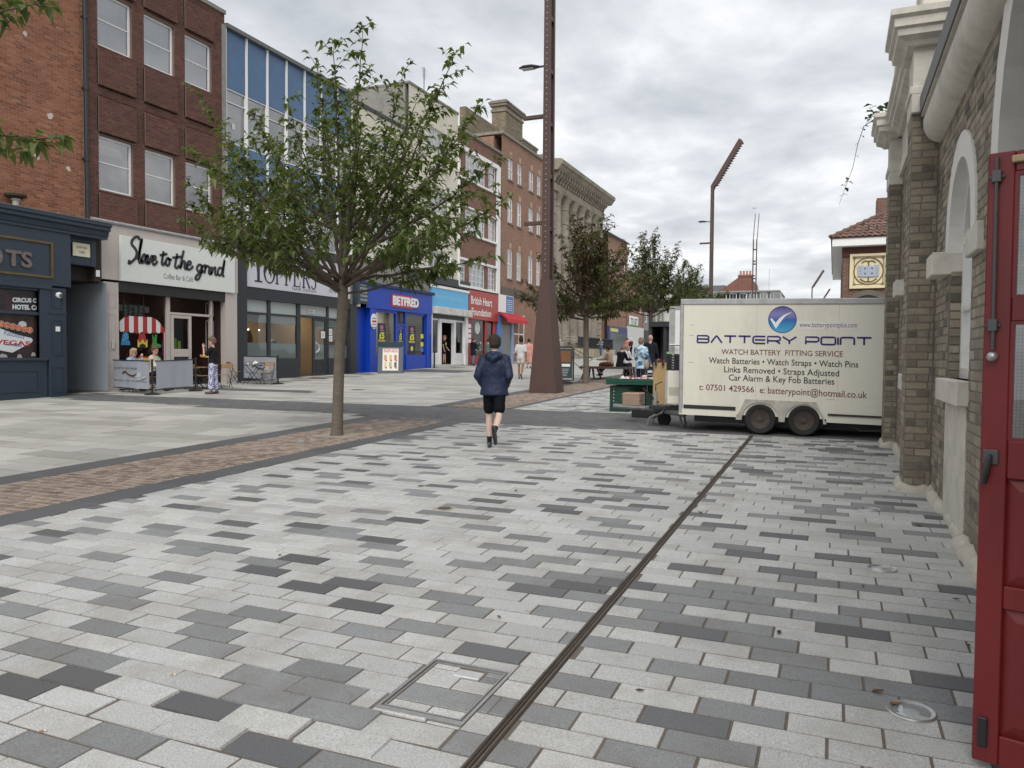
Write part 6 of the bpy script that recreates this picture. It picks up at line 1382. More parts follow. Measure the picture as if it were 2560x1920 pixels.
for i in range(3):
    for j in range(2):
        u_, v_ = -.24+i*.24, .76-j*.36
        local_box(t, fr, u_-.06, u_+.06, v_-.12, v_+.14, .0025, .004, 'poster_picture', flat([(.5, .25, .08), (.55, .4, .12), (.45, .1, .06), (.6, .5, .3), (.3, .4, .15), (.12, .06, .05)][i+j*3])); m = MB(lambda a, b, c, u_=u_, v_=v_: fr(u_+.03+a, v_-.14+b, .0045+c)); m.lathe([(.05, 0), (.05, .001), (1e-7, .002)], n=14); m.build('price_roundel', flat((.5, .05, .05)), t, local=True)
# black swing board by the pyramid lamp post
p = gnd(860+1690/3.072, 560+1225/3.072)
t = thing('pavement_sign', 'black framed swing sign with a menu beside the pyramid lamp post', 'sign', (p.x, p.y, p.z), RAD(8))
m = MB(); m.lathe([(.3, 0), (.3, .05), (.2, .09), (1e-7, .1)], n=20); m.build('foot', M_pipe, t, smooth=True, local=True)
m = MB(); m.tube([(-.34, 0, .12), (-.34, 0, 1.25), (-.26, 0, 1.34), (.26, 0, 1.34), (.34, 0, 1.25), (.34, 0, .12), (-.34, 0, .12)], .03, 8); m.build('frame', M_pipe, t, smooth=True, local=True)
m = MB(); m.box(-.3, .3, -.015, .015, .2, 1.27); m.build('panel', flat((.03, .05, .055)), t, local=True)
m = MB(); m.box(-.24, .24, -.02, -.0155, .78, 1.2); m.build('picture', flat((.2, .08, .03)), t, local=True)
m = MB(); m.box(-.2, .22, -.02, -.0155, .62, .72); m.build('price_strip', M_white, t, local=True)
for k in range(5): m = MB(); m.box(-.22, .1+.02*k, -.0185, -.0157, .28+k*.06, .3+k*.06); m.build('menu_line', flat((.4, .42, .42)), t, local=True)
m = MB(); q = gnd(1463, 955); m.tube([(p.x+.3, p.y, p.z+1.3), (p.x+.9, p.y+.6, p.z+.9), (q.x-.25, q.y, q.z+.55), (q.x-.1, q.y-.15, q.z+.5)], .012, 5)
tag(m.build('cable', M_pipe), 'upper black cable slung from the swing sign to the reddish tree', 'cable')
m = MB(); m.tube([(p.x+.2, p.y+.1, p.z+.9), (p.x+.8, p.y+.4, p.z+.3), (q.x-.25, q.y-.1, q.z+.03)], .012, 5); tag(m.build('cable', M_pipe), 'lower black cable trailing from the swing sign towards the tree foot', 'cable')

# ================================================================ cafe furniture
M_wood = pm('oiled acacia slat', (.32, .17, .07), .55, .2, 12, stretch=(1, 1, 12)); M_blk = pm('black powder coat', (.016, .016, .018), .45, .1)
M_ban = pm('grey mesh banner', S(156, 161, 170), .75, .06, 5)
def stand(px, py, label):
    p = gnd(px, py); t = thing('barrier_post', label, 'barrier post', p, group='posts of the cafe barrier')
    m = MB(); m.lathe([(.22, 0), (.22, .02), (.15, .05), (.05, .075), (1e-7, .08)], n=24); m.build('base', M_blk, t, smooth=True, local=True)
    m = MB(); m.tube([(0, 0, .06), (0, 0, 1.02)], .03, 10); m.build('pole', M_blk, t, smooth=True, local=True)
    m = MB(); m.lathe([(.042, 1.0), (.042, 1.05), (1e-7, 1.06)], n=12); m.build('cap', M_blk, t, smooth=True, local=True)
    return p
def banner(p, q, label, printed):
    p, q = Vector(p), Vector(q); d_ = (q-p); L_ = math.hypot(d_.x, d_.y); u = Vector((d_.x/L_, d_.y/L_, 0)); nrm = Vector((u.y, -u.x, 0)); zs = (q.z-p.z)/L_
    fr = lambda a, b, c: tuple(p+u*a+nrm*c+Vector((0, 0, b+zs*a)))
    t = thing('cafe_banner', label, 'banner', (p+q)/2)
    m = MB(fr); n = 16
    for k in range(n):
        a, b = .05+(L_-.1)*k/n, .05+(L_-.1)*(k+1)/n; f = lambda x: .012*math.sin(x*5)+.006*math.sin(x*13)
        m.box(a, b, .17, .98, -.002, .002) if 0 else m.poly([(a, .16+.015*math.sin(a*3), f(a)), (b, .16+.015*math.sin(b*3), f(b)), (b, .99, f(b)*.2), (a, .99, f(a)*.2)])
    cl = m.build('cloth', M_ban, t, recalc=False)
    m = MB(fr); m.tube([(0, 1.0, 0), (L_, 1.0, 0)], .016, 8); m.build('top_rail', M_blk, t)
    m = MB(fr); m.tube([(0, .15, 0), (L_, .15, 0)], .012, 8); m.build('bottom_rail', M_blk, t)
    if printed:
        text(fr, 'SLAVE TO THE GRIND', .12, L_*.68, .73, .79, .02, flat((.07, .07, .08)), cl); text(fr, 'Fresh Ground Coffee   Fresh Ground Food', .1, L_-.14, .36, .41, .02, flat((.06, .06, .07)), cl, shear=.3)
        m = MB(fr); m.prism([(L_*.66+.01, .62), (L_*.78, .66), (L_*.8, .52), (L_*.7, .48), (L_*.62, .52)], .018, .021); m.build('printed_cup', flat((.5, .5, .52)), cl)
        stroke(fr, [sp([(L_*.28, .6), (L_*.36, .66), (L_*.42, .6), (L_*.5, .55), (L_*.6, .54), (L_*.68, .6)])], .05, .021, flat((.1, .05, .03)), cl, 'printed_splash', .002); m = MB(fr); m.prism([(L_*.66, .45), (L_*.9, .55), (L_*.92, .5), (L_*.72, .4)], .018, .021); m.build('printed_saucer', flat((.45, .45, .47)), cl)
o4 = lambda a, b: (240+a/4.254, 800+b/4.254)
P1 = stand(*o4(600, 795), 'round based barrier post between the two near cafe banners'); P2 = stand(*o4(1060, 755), 'round based barrier post at the open end of the plain cafe banner'); P3 = stand(*o4(1935, 682), 'round based barrier post behind the cafe table with teapot')
P0 = Vector((-20.9, 17.55, gz(17.5))); P4 = Vector((-21.0, 23.5, gz(23.5)))
pb_ = Vector((-20.85, P1.y-.0, 0))
banner(Vector((-20.95, 17.5, gz(17.5)))+Vector((.0, 0, 0)), P1+Vector((-.05, -.05, 0)), 'grey cafe banner printed with a coffee cup, in front of the seated couple', True)
banner(P1+Vector((.04, .06, 0)), P2+Vector((-.02, -.06, 0)), 'plain grey cafe banner turned edge on to the shop front', False)
banner(Vector((-21.0, 23.35, gz(23.3))), P3+Vector((-.05, 0, 0)), 'grey cafe banner behind the table with the teapot', True)
def folding_chair(x, y, rz, label, group='folding cafe chairs'):
    t = thing('folding_chair', label, 'chair', (x, y, gz(y)), rz, group)      # sits facing +y
    for s_ in (-1, 1):
        m = MB(); m.tube([(s_*.19, .2, 0), (s_*.19, -.05, .44), (s_*.19, -.2, .8)], .011, 6); m.build('back_leg', M_blk, t, local=True)
        m = MB(); m.tube([(s_*.17, -.2, 0), (s_*.17, .2, .44)], .011, 6); m.build('front_leg', M_blk, t, local=True)
    for k in range(5): m = MB(); m.box(-.2, .2, -.16+k*.075, -.1+k*.075, .44, .458); m.build('seat_slat', M_wood, t, local=True)
    for k in range(2): m = MB(); m.box(-.2, .2, -.215+k*-.012, -.2-k*.012, .68+k*.075, .74+k*.075); m.build('back_slat', M_wood, t, local=True)
    m = MB(); m.tube([(-.19, .17, .05), (.19, .17, .05)], .009, 6); m.build('stretcher', M_blk, t, local=True)
    return t
def bistro_table(x, y, rz, label, W_=.56, wood=True):
    t = thing('bistro_table', label, 'table', (x, y, gz(y)), rz, 'folding cafe tables')
    n = 6
    for k in range(n): m = MB(); m.box(-W_/2, W_/2, -W_/2+k*W_/n+.004, -W_/2+(k+1)*W_/n-.004, .70, .72); m.build('top_slat', M_wood if wood else M_blk, t, local=True)
    for s_ in (-1, 1):
        m = MB(); m.tube([(-W_/2+.03, s_*.23, .69), (W_/2-.03, s_*.23, 0)], .012, 6); m.build('leg', M_blk, t, local=True); m = MB(); m.tube([(W_/2-.03, s_*.21, .69), (-W_/2+.03, s_*.21, 0)], .012, 6); m.build('leg', M_blk, t, local=True)
    for z in (.69,): 
        for sx in (-1, 1): m = MB(); m.tube([(sx*(W_/2-.03), -.24, z), (sx*(W_/2-.03), .24, z)], .01, 6); m.build('rail', M_blk, t, local=True)
    return t
# table with the teapot
o3 = lambda a, b: gnd(240+a/4.254, 800+b/4.254)
p = o3(1655, 688); bt = bistro_table(p.x-.1, p.y+.15, RAD(25), 'dark topped cafe table carrying a teapot and cup', .62, False)
tz = gz(p.y+.15)+.72; tx_, ty_ = p.x-.1, p.y+.15
M_china = pm('white china', (.75, .75, .73), .2, .03)
tp_ = thing('teapot', 'white china teapot on the dark cafe table', 'teapot', (tx_+.05, ty_+.12, tz)); m = MB(); m.lathe([(.05, 0), (.075, .03), (.08, .07), (.06, .1), (.03, .115), (.012, .125), (.014, .14), (1e-7, .145)], n=18); m.build('pot', M_china, tp_, smooth=True, local=True)
m = MB(); m.tube([(.07, 0, .05), (.11, 0, .08), (.125, 0, .11)], [.02, .014, .01], 8); m.build('spout', M_china, tp_, smooth=True, local=True); m = MB(); m.tube([(-.07, 0, .09), (-.115, 0, .08), (-.11, 0, .045), (-.07, 0, .035)], .009, 6); m.build('handle', M_china, tp_, smooth=True, local=True)
cu = thing('tea_cup', 'white cup and saucer beside the teapot', 'cup', (tx_-.05, ty_-.16, tz)); m = MB(); m.lathe([(.04, .004), (.075, .012), (.075, .016), (.03, .01), (1e-7, .01)], n=18); m.build('saucer', M_china, cu, smooth=True, local=True); m = MB(); m.lathe([(.025, .016), (.04, .04), (.045, .075), (.04, .075), (.03, .03), (1e-7, .025)], n=16); m.build('cup', M_china, cu, smooth=True, local=True)
mg = thing('milk_jug', 'small white milk jug by the teapot', 'jug', (tx_+.1, ty_-.05, tz)); m = MB(); m.lathe([(.025, 0), (.035, .03), (.025, .06), (.03, .075), (1e-7, .07)], n=14); m.build('jug', M_china, mg, smooth=True, local=True); m = MB(); m.tube([(.03, 0, .06), (.05, 0, .045), (.03, 0, .02)], .005, 5); m.build('handle', M_china, mg, local=True)
p = o3(1815, 690); folding_chair(p.x+.0, p.y+.05, RAD(200), 'folding chair between the teapot table and the round based post')
p = o3(1460, 680); folding_chair(p.x-.05, p.y+.1, RAD(-65), 'folding chair against the teapot table, nearest the grey pilaster')
p = o3(1390, 725); folding_chair(p.x-.1, p.y+.05, RAD(60), 'folding chair just behind the standing woman')
p = o3(1120, 735); bistro_table(p.x-.35, p.y+.3, RAD(20), 'slatted wooden cafe table in front of the cafe door')
folding_chair(p.x+.05, p.y-.1, RAD(-20), 'folding chair drawn up to the slatted cafe table'); folding_chair(p.x-1.0, p.y+.5, RAD(-100), 'folding chair tucked between cafe door and slatted table')
SEAT = (-19.75, 19.35)
bistro_table(SEAT[0]+.15, SEAT[1]-.15, RAD(10), 'slatted wooden cafe table behind the near banners, the couple sits at it')
# ================================================================ sales trailer and market stall
YT = 13.6; SLT = .017
TRx0, TRx1 = -2.50, 1.35
TFr = lambda u, v, d: (u, YT-d, v-SLT*(u-TRx0))
M_van = pm('cream white trailer panel', (.68, .665, .57), .38, .06, 1.2, bump=.006, bs=1.6, dirt=.4, ds=1.6, dcol=(.5, .47, .39), stretch=(1, 1, .4)); M_alu = pm('dull aluminium trim', (.42, .42, .42), .45, .15, 8, metal=.6, dirt=.3, ds=5, dcol=(.15, .14, .13))
M_fend = pm('grimy fender', (.42, .4, .35), .6, .2, 5, dirt=.5, ds=4, dcol=(.12, .11, .09)); M_tyre = pm('tyre rubber', (.018, .018, .018), .85, .2, 20); M_rim = pm('rusty wheel rim', (.06, .05, .042), .7, .3, 15, metal=.3, dirt=.5, ds=10, dcol=(.12, .08, .05))
tr = thing('sales_trailer', 'cream box trailer lettered for watch battery fitting, on twin axles', 'trailer', (-.6, YT+1, gz(YT+1)))
zt, zb = 2.66, .66
m = MB(TFr); m.box(TRx0+.04, TRx1, zb+.02, zt-.05, -2.0, 0); body = m.build('body', M_van, tr)
fbox(TFr, TRx0, TRx1+.02, zt-.1, zt, -2.02, .018, 'roof_trim', M_alu, tr, .012); fbox(TFr, TRx0-.005, TRx0+.06, zb, zt-.101, -2.02, .016, 'corner_post', M_alu, tr, .01)
fbox(TFr, TRx0, -1.52, zb-.02, zb+.09, -.1, .012, 'skirt', M_van, tr); fbox(TFr, TRx0+.08, -1.54, zb+.09, zb+.155, -.05, .02, 'black_strip', M_blk, tr)
fbox(TFr, -.1, TRx1, zb-.03, zb+.08, -.1, .012, 'skirt', M_van, tr); fbox(TFr, -.08, TRx1, zb+.085, zb+.115, -.03, .035, 'side_rail', M_rust, tr)
# fender with two round cut-outs
W1x, W2x, Wz, Wr = -1.135, -.445, .275, .262
def Fz(z): return z
pts = [(-1.53, .62), (-1.38, .955), (-.26, .955), (-.09, .62)]
gzt = gz(YT)
def arc(cx, r, zc): return [(cx+r*math.cos(a), zc+r*math.sin(a)) for a in [math.pi*(1-i/12) for i in range(13)]]
r_ = .30; zc = gzt+Wz
out_ = [(-1.53, .62), (-1.38, .955), (-.26, .935), (-.09, .60)]
low = [(W2x+r_, .60)]+arc(W2x, r_, max(zc, .6))[::-1]+[(W2x-r_, .60)]
m = MB(TFr)
# upper rim as strips between the arcs and the top edge
def topz(u): 
    if u < -1.38: return .62+(u+1.53)/.15*.335
    if u > -.26: return .60+(-.09-u)/.17*.335
    return .955
us = sorted(set([-1.53, -1.38, -.26, -.09]+[p_[0] for p_ in arc(W1x, r_, zc)]+[p_[0] for p_ in arc(W2x, r_, zc)]))
def botz(u):
    for c in (W1x, W2x):
        if abs(u-c) < r_-1e-4: return max(zc+math.sqrt(r_*r_-(u-c)**2), .6)
    return .6
for a, b in zip(us, us[1:]):
    za, zb_, ta, tb = botz(a+1e-5), botz(b-1e-5), topz(a), topz(b)
    if ta-za < .002 and tb-zb_ < .002: continue
    m.prism([(a, za), (b, zb_), (b, max(tb, zb_)), (a, max(ta, za))], -.25, .03)
m.build('fender', M_fend, tr, recalc=True)
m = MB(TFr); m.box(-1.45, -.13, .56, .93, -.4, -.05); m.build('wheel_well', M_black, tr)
for k in range(9): u = -1.34+k*.13; m = MB(TFr); m.box(u, u+.018, .925, .96, .03, .037); m.build('fender_clip', M_alu, tr)
for cx in (W1x, W2x):
    zc_ = gzt+.265; fr = lambda a, b, c, cx=cx, zc_=zc_: (cx+a, YT-.01-c+.0, zc_+b)
    m = MB(fr); m.lathe([(.15, -.16), (.235, -.17), (.26, -.14), (.265, -.08), (.26, -.02), (.235, .012), (.17, .008), (.15, -.01)], n=36); w = m.build('wheel', M_tyre, tr, smooth=True)
    m = MB(fr); m.lathe([(.155, .0), (.16, .004), (.15, -.01), (.14, -.05), (.1, -.045), (.085, -.02), (.05, -.015), (.045, .02), (1e-7, .025)], n=28); m.build('rim', M_rim, w, smooth=True)
    for k in range(5): a = k*1.257; m = MB(fr); m.lathe([(.012, -.025), (.012, -.005), (1e-7, -.003)], (.07*math.cos(a), .07*math.sin(a), 0), 6); m.build('wheel_nut', M_rust, w)
for cx in (W1x, W2x): m = MB(); m.lathe([(.16, 0), (.26, .01), (.265, .09), (.26, .16), (.16, .17)], n=24); o = None; fr = lambda a, b, c, cx=cx: (cx+a, YT+1.75+c, gzt+.31+b); m = MB(fr); m.lathe([(.05, 0), (.26, .01), (.265, .09), (.26, .16), (.05, .17)], n=24); m.build('wheel', M_tyre, tr, smooth=True)
fbox(TFr, -2.3, 1.2, .50, .60, -1.6, -.4, 'chassis', M_blk, tr); m = MB(TFr); m.tube([(.35, .56, -.05), (.4, .52, .0), (1.0, .55, 0)], .01, 5); m.build('under_run_bar', M_rust, tr)
# lettering
navy, red_, blk_ = pm('navy vinyl', (.018, .012, .13), .4, .05), pm('brown red vinyl', (.16, .035, .035), .4, .05), pm('black vinyl', (.02, .02, .022), .4, .05)
T = lambda s_, u0, u1, v0, v1, mt, **k: text(TFr, s_, u0, u1, v0, v1, .0025, mt, body, **k)
dv = lambda u: SLT*(u-TRx0)
def line(s_, u0, u1, zl, zr, h, mt, **k):      # zl, zr: seen base heights at both ends
    T(s_, u0, u1, zl+dv(u0), zl+dv(u0)+h, mt, slope=(zr+dv(u1))-(zl+dv(u0)), **k)
# wide rounded capitals drawn as strokes
def cap(ch, x, w_, h=1.0):
    q = .22
    R = lambda pts: pts
    D = {'B': [[(0, 0), (0, 1), (.85, 1), (1, .85), (1, .65), (.9, .52), (0, .52)], [(.9, .52), (1, .38), (1, .15), (.85, 0), (0, 0)]], 'A': [[(0, 0), (.44, .94), (.5, 1), (.56, .94), (1, 0)]], 'T': [[(0, 1), (1, 1)], [(.5, 1), (.5, 0)]],
         'E': [[(1, 1), (.2, 1), (.05, .9), (0, .7), (0, .3), (.05, .1), (.2, 0), (1, 0)], [(.15, .5), (1, .5)]], 'R': [[(0, 0), (0, 1), (.85, 1), (1, .85), (1, .55), (.85, .4), (0, .4)], [(.7, .4), (1, 0)]], 'Y': [[(0, 1), (.5, .42), (1, 1)], [(.5, .42), (.5, 0)]],
         'P': [[(0, 0), (0, 1), (.85, 1), (1, .85), (1, .5), (.85, .36), (0, .36)]], 'O': [[(.15, 0), (.85, 0), (.97, .06), (1, .2), (1, .8), (.97, .94), (.85, 1), (.15, 1), (.03, .94), (0, .8), (0, .2), (.03, .06), (.15, 0)]], 'I': [[(0, 0), (0, 1)]], 'n': [[(0, 0), (0, .8), (.05, .95), (.2, 1), (.8, 1), (.95, .95), (1, .8), (1, 0)]]}
    return [[(x+a*w_, b*h) for a, b in l] for l in D[ch]]
u0, u1 = -2.20, .545; z0 = 1.885
adv2 = [('B', .19), ('A', .18), ('T', .195), ('T', .195), ('E', .195), ('R', .195), ('Y', .21), (' ', .07), ('P', .195), ('O', .21), ('I', .0), ('n', .2), ('T', .21)]
tot = sum(w_ for _, w_ in adv2)+.038*(len(adv2)-1); k = (u1-u0)/tot; x = u0
for ch, w_ in adv2:
    if ch != ' ':
        L_ = cap(ch, x, w_*k, .118)
        stroke(TFr, [[(a, z0+.02+b+dv(u0)*0+(-.0)*a) for a, b in l] for l in L_], .029, .0022+.0001*(adv2.index((ch, w_))), navy, body, 'sign_letter', .0015)
    x += (w_+.038)*k
line('WATCH BATTERY  FITTING SERVICE', -1.79, .13, 1.695, 1.665, .092, red_, bold=.008)
line('Watch Batteries • Watch Straps • Watch Pins', -2.0, .36, 1.51, 1.46, .135, blk_, bold=.008)
line('Links Removed • Straps Adjusted', -1.74, .08, 1.355, 1.31, .14, blk_, bold=.008); line('Car Alarm & Key Fob Batteries', -1.66, .01, 1.215, 1.175, .14, blk_, bold=.008)
line('t: 07501 429566', -2.16, -1.24, 1.075, 1.05, .105, red_, bold=.008); line('e: batterypoint@hotmail.co.uk', -1.15, .5, 1.01, .965, .15, red_, bold=.008)
fbox(TFr, -.57, .37, 2.11+dv(0), 2.24+dv(0), .0008, .0018, 'web_label', pm('white vinyl label', (.68, .67, .66), .4), body); text(TFr, 'www.batterypointplus.com', -.54, .33, 2.115+dv(0), 2.225+dv(0), .0025, pm('brown red vinyl', (.16, .035, .035), .4), body)
# seams and rivets of the side panels
for u_ in (-1.22, .06): m = MB(TFr); m.box(u_, u_+.004, .97, zt-.1, .0002, .0012); m.build('panel_seam', flat((.42, .4, .34)), body)
rv = MB(TFr); u_ = TRx0+.1
while u_ < TRx1: rv.box(u_-.004, u_+.004, zt-.122, zt-.114, 0, .003); u_ += .115
for v_ in [1.0+.13*i for i in range(12)]: rv.box(TRx0+.075, TRx0+.083, v_, v_+.008, 0, .003)
rv.build('rivets', M_alu, body, kind='stuff')
# glossy roundel with a tick
def globe_mat():
    m_ = bpy.data.materials.new('roundel print'); m_.use_nodes = True; t_ = m_.node_tree; b_ = t_.nodes['Principled BSDF']; b_.inputs['Roughness'].default_value = .35
    g_ = N(t_, 'ShaderNodeNewGeometry'); s_ = N(t_, 'ShaderNodeSeparateXYZ'); t_.links.new(g_.outputs['Position'], s_.inputs[0])
    f_ = MATH(t_, 'DIVIDE', MATH(t_, 'SUBTRACT', s_.outputs[2], 2.06), .44); rp = N(t_, 'ShaderNodeValToRGB'); t_.links.new(f_, rp.inputs[0]); e_ = rp.color_ramp.elements
    e_[0].color = (.06, .36, .55, 1); e_[1].color = (.04, .035, .2, 1)
    for ps, c in ((.25, (.03, .25, .5, 1)), (.5, (.02, .1, .36, 1)), (.52, (.08, .12, .36, 1)), (.7, (.2, .2, .42, 1)), (.86, (.14, .12, .34, 1))): q_ = e_.new(ps); q_.color = c
    t_.links.new(rp.outputs[0], b_.inputs['Base Color']); return m_
gc = (-.81, 2.28+dv(-.81)); R_ = .225
m = MB(lambda a, b, c: TFr(gc[0]+a, gc[1]+b, c)); m.lathe([(R_, .001), (R_, .002), (R_-.012, .0022)], n=40); m.build('roundel_rim', navy, body)
m = MB(lambda a, b, c: TFr(gc[0]+a, gc[1]+b, c)); m.lathe([(R_-.012, .001), (R_-.012, .0024), (1e-7, .0026)], n=40); m.build('roundel', globe_mat(), body)
m = MB(lambda a, b, c: TFr(gc[0]+a, gc[1]+b, c)); m.prism([(-.195, .01), (-.165, .02), (-.105, -.055), (-.05, .02), (.02, .075), (.16, .135), (.05, .06), (-.02, -.03), (-.1, -.155)], .003, .0042); m.build('tick', flat((.75, .76, .74)), body)
rg = random.Random(5)
for u_, v_, l in ((-2.32, 2.2, .06), (-2.34, 2.02, .08), (-2.35, 1.55, .1), (-.1, 1.0, .12)): m = MB(TFr); m.box(u_, u_+l, v_, v_+.012, .0005, .001); m.build('scuff', flat((.4, .39, .35)), body)

# cabinet on the drawbar
cb_ = thing('gas_cabinet', 'cream vented cabinet standing on the trailer drawbar', 'cabinet', (-2.72, YT+.55, .6))
CF = lambda u, v, d: (u, YT+.3-d, v)
p0, p1 = onY(1480+850/4.608, 720+950/4.608, YT+.3), onY(1480+985/4.608, 720+1345/4.608, YT+.3)
m = MB(CF); m.box(p0.x, -2.53, p1.z, p0.z, -.7, 0); m.build('case', M_van, cb_, bev=.02, seg=2); m = MB(CF); m.box(p0.x-.006, p0.x+.035, p1.z, p0.z-.02, -.02, .006); m.build('edge_trim', M_alu, cb_)
for k in range(9): z = p1.z+.17+k*.017; m = MB(CF); m.box(p0.x+.06, -2.55, z, z+.009, 0, .006); m.build('vent_louvre', pm('louvre', (.5, .47, .35), .5), cb_)
bc = thing('plastic_crate', 'black slatted plastic crate on top of the cream cabinet', 'crate', (-2.64, YT+.5, p0.z+.002))
for k in range(6): z = p0.z+.004+k*.048; m = MB(CF); m.box(-2.79, -2.52, z, z+.03, -.4, -.02); m.build('crate_slat', M_blk, bc)
for x_ in (-2.795, -2.66, -2.53): m = MB(CF); m.box(x_, x_+.02, p0.z+.001, p0.z+.3, -.41, -.01); m.build('crate_rib', M_blk, bc)
# drawbar
M_draw = pm('galvanised drawbar', (.2, .2, .2), .6, .2, 8, metal=.4, dirt=.4, ds=5)
db_ = thing('drawbar', 'grey steel drawbar and coupling of the sales trailer', 'drawbar', (-3.1, YT+1, .6)); zz_ = .72
m = MB(); m.tube([(-2.45, YT+.3, .62), (-3.3, YT+.95, .66), (-3.95, YT+1.0, .68)], .05, 8); m.build('rail', M_draw, db_); m = MB(); m.tube([(-2.45, YT+1.7, .62), (-3.3, YT+1.05, .66)], .05, 8); m.build('rail', M_draw, db_)
m = MB(); m.tube([(-3.1, YT+.85, .68), (-3.1, YT+.85, 1.0)], .035, 8); m.build('jockey_tube', M_alu, db_); m = MB(); m.tube([(-3.1, YT+.85, 1.0), (-3.1, YT+.85, 1.12), (-2.98, YT+.85, 1.18)], .012, 6); m.build('crank', M_iron, db_)
m = MB(); m.tube([(-3.35, YT+.85, 1.05), (-3.15, YT+.9, .85), (-3.05, YT+.9, .78)], .022, 6); m.build('brake_lever', M_blk, db_)
fr = lambda a, b, c: (-2.95+a, YT+.95+c, gz(YT)+.13+b); m = MB(fr); m.lathe([(.04, -.05), (.11, -.05), (.13, 0), (.11, .05), (.04, .05)], n=20); m.build('jockey_wheel', M_tyre, db_, smooth=True); m = MB(); m.tube([(-2.95, YT+.95, gz(YT)+.17), (-2.95, YT+.95, .64)], .025, 8); m.build('jockey_leg', M_alu, db_)
m = MB(); m.box(-3.15, -2.6, YT+.5, YT+1.1, .68, .74); m.build('hose_coil', M_blk, db_)
def solid(name, label, cat, x0, x1, y0, y1, z0, z1, mt, bev=.006, group=None, nm='shell', lid=None):
    t = thing(name, label, cat, ((x0+x1)/2, (y0+y1)/2, z0), group=group); m = MB(); m.box(x0, x1, y0, y1, z0, z1 if not lid else z1-.05); m.build(nm, mt, t, bev=bev)
    if lid: m = MB(); m.box(x0-.012, x1+.012, y0-.012, y1+.012, z1-.048, z1); m.build('lid', lid, t, bev=.006)
    return t
q = lambda a, b, Y: onY(1480+a/4.608, 720+b/4.608, Y)
a, b = q(412, 1225, 15.0), q(612, 1375, 15.0)
M_card = pm('wrapped cardboard', (.3, .2, .14), .5, .15, 6, coat=.3)
t = solid('cardboard_box', 'brown cardboard box wrapped in film, resting on the drawbar tip', 'box', a.x, b.x, 14.55, 15.0, .70, .70+(a.z-b.z), M_card, .02)
for k in range(3): m = MB(); z = .72+k*.1; m.box(a.x-.004, b.x+.004, 14.545, 15.004, z, z+.01); m.build('strap', pm('film strap', (.36, .27, .2), .4), t)
a, b = q(455, 1385, 15.65), q(722, 1500, 15.65)
solid('storage_box', 'black storage box on the ground under the drawbar', 'box', a.x, b.x, 15.65, 16.1, gz(15.8), gz(15.8)+(a.z-b.z)+.02, M_blk, .01)
a, b = q(622, 1228, 16.2), q(726, 1282, 16.2); M_grn = pm('bottle green crate', (.005, .045, .028), .45, .1, 5); M_dgrn = pm('dark green box', (.006, .036, .025), .5, .1, 5)
solid('green_box', 'small dark green box between cardboard and plywood', 'box', a.x, b.x, 16.2, 16.5, b.z-.55, a.z, M_dgrn, .01)
a, b = q(705, 858, 16.0), q(892, 1285, 16.0); t = thing('plywood_board', 'tall plywood board leaning by the trailer nose', 'board', ((a.x+b.x)/2, 16, gz(16))); m = MB(); m.M = Matrix.Translation(((a.x+b.x)/2, 16.0, gz(16))) @ Matrix.Rotation(RAD(-3), 4, 'X'); w_ = (b.x-a.x)/2; m.box(-w_, w_, -.01, .01, 0, a.z-gz(16)); m.build('sheet', pm('plywood', (.42, .28, .13), .7, .12, 4, stretch=(8, 1, 1)), t)
for s_ in (-.12, .03): m = MB(); x_ = (a.x+b.x)/2+s_; m.box(x_-.02, x_+.02, 15.97, 16.1, a.z-.06, a.z+.06); m.build('clamp', M_blk, t)
# stall: green crates as a counter
a, b = gnd(1480+205/4.608, 720+1420/4.608), gnd(1480+405/4.608, 720+1430/4.608)
yg = (a.y+b.y)/2; hg = q(205, 1125, yg).z-gz(yg)
g1 = thing('stall_cabinet', 'bottle green folding cabinet carrying the near end of the stall counter', 'cabinet', ((a.x+b.x)/2, yg+.4, gz(yg))); m = MB(); m.box(a.x, b.x, yg, yg+.7, gz(yg), gz(yg)+hg); m.build('case', M_grn, g1, bev=.012)
for k in range(11): m = MB(); z = gz(yg)+.08+k*.072; m.box(a.x+.085, a.x+.105, yg-.004, yg, z, z+.025); m.build('slot', flat((.4, .5, .42)), g1)
panelbox(lambda u, v, d: (u, yg-d, v), a.x+.01, b.x-.01, gz(yg)+.03, gz(yg)+hg-.02, 0, M_grn, g1, .03, .008, 'edge_moulding')
solid('stall_cabinet', 'dark green cabinet under the far end of the stall counter', 'cabinet', a.x+.1, b.x+.55, yg+1.3, yg+2.0, gz(yg+1.5), gz(yg+1.5)+hg, M_dgrn, .01)
ct = thing('stall_counter', 'green tray counter spread with small goods', 'stall', (a.x+.3, yg+1, gz(yg)+hg)); c0 = q(165, 1060, yg-.1); zc0 = gz(yg)+hg+.055+.03
m = MB(); m.box(c0.x, b.x+.6, yg-.12, yg+2.1, zc0-.055, zc0); m.build('tray', pm('teal green tray', (.006, .06, .04), .45, .1, 4), ct, bev=.01)
for x0_, x1_, y0_, y1_ in ((c0.x, b.x+.6, yg-.12, yg-.09), (c0.x, c0.x+.03, yg-.09, yg+2.1), (b.x+.57, b.x+.6, yg-.09, yg+2.1)): m = MB(); m.box(x0_, x1_, y0_, y1_, zc0+.001, zc0+.08); m.build('tray_rim', pm('teal green tray', (.01, .14, .095), .45), ct)
kinds = ['white packet', 'pale blue packet', 'red tin', 'dark purse', 'cream box', 'pink packet', 'white bottle']
cols = [(.7, .7, .7), (.5, .6, .7), (.4, .05, .04), (.03, .03, .05), (.6, .55, .45), (.6, .3, .35), (.7, .7, .68)]
rg = random.Random(17)
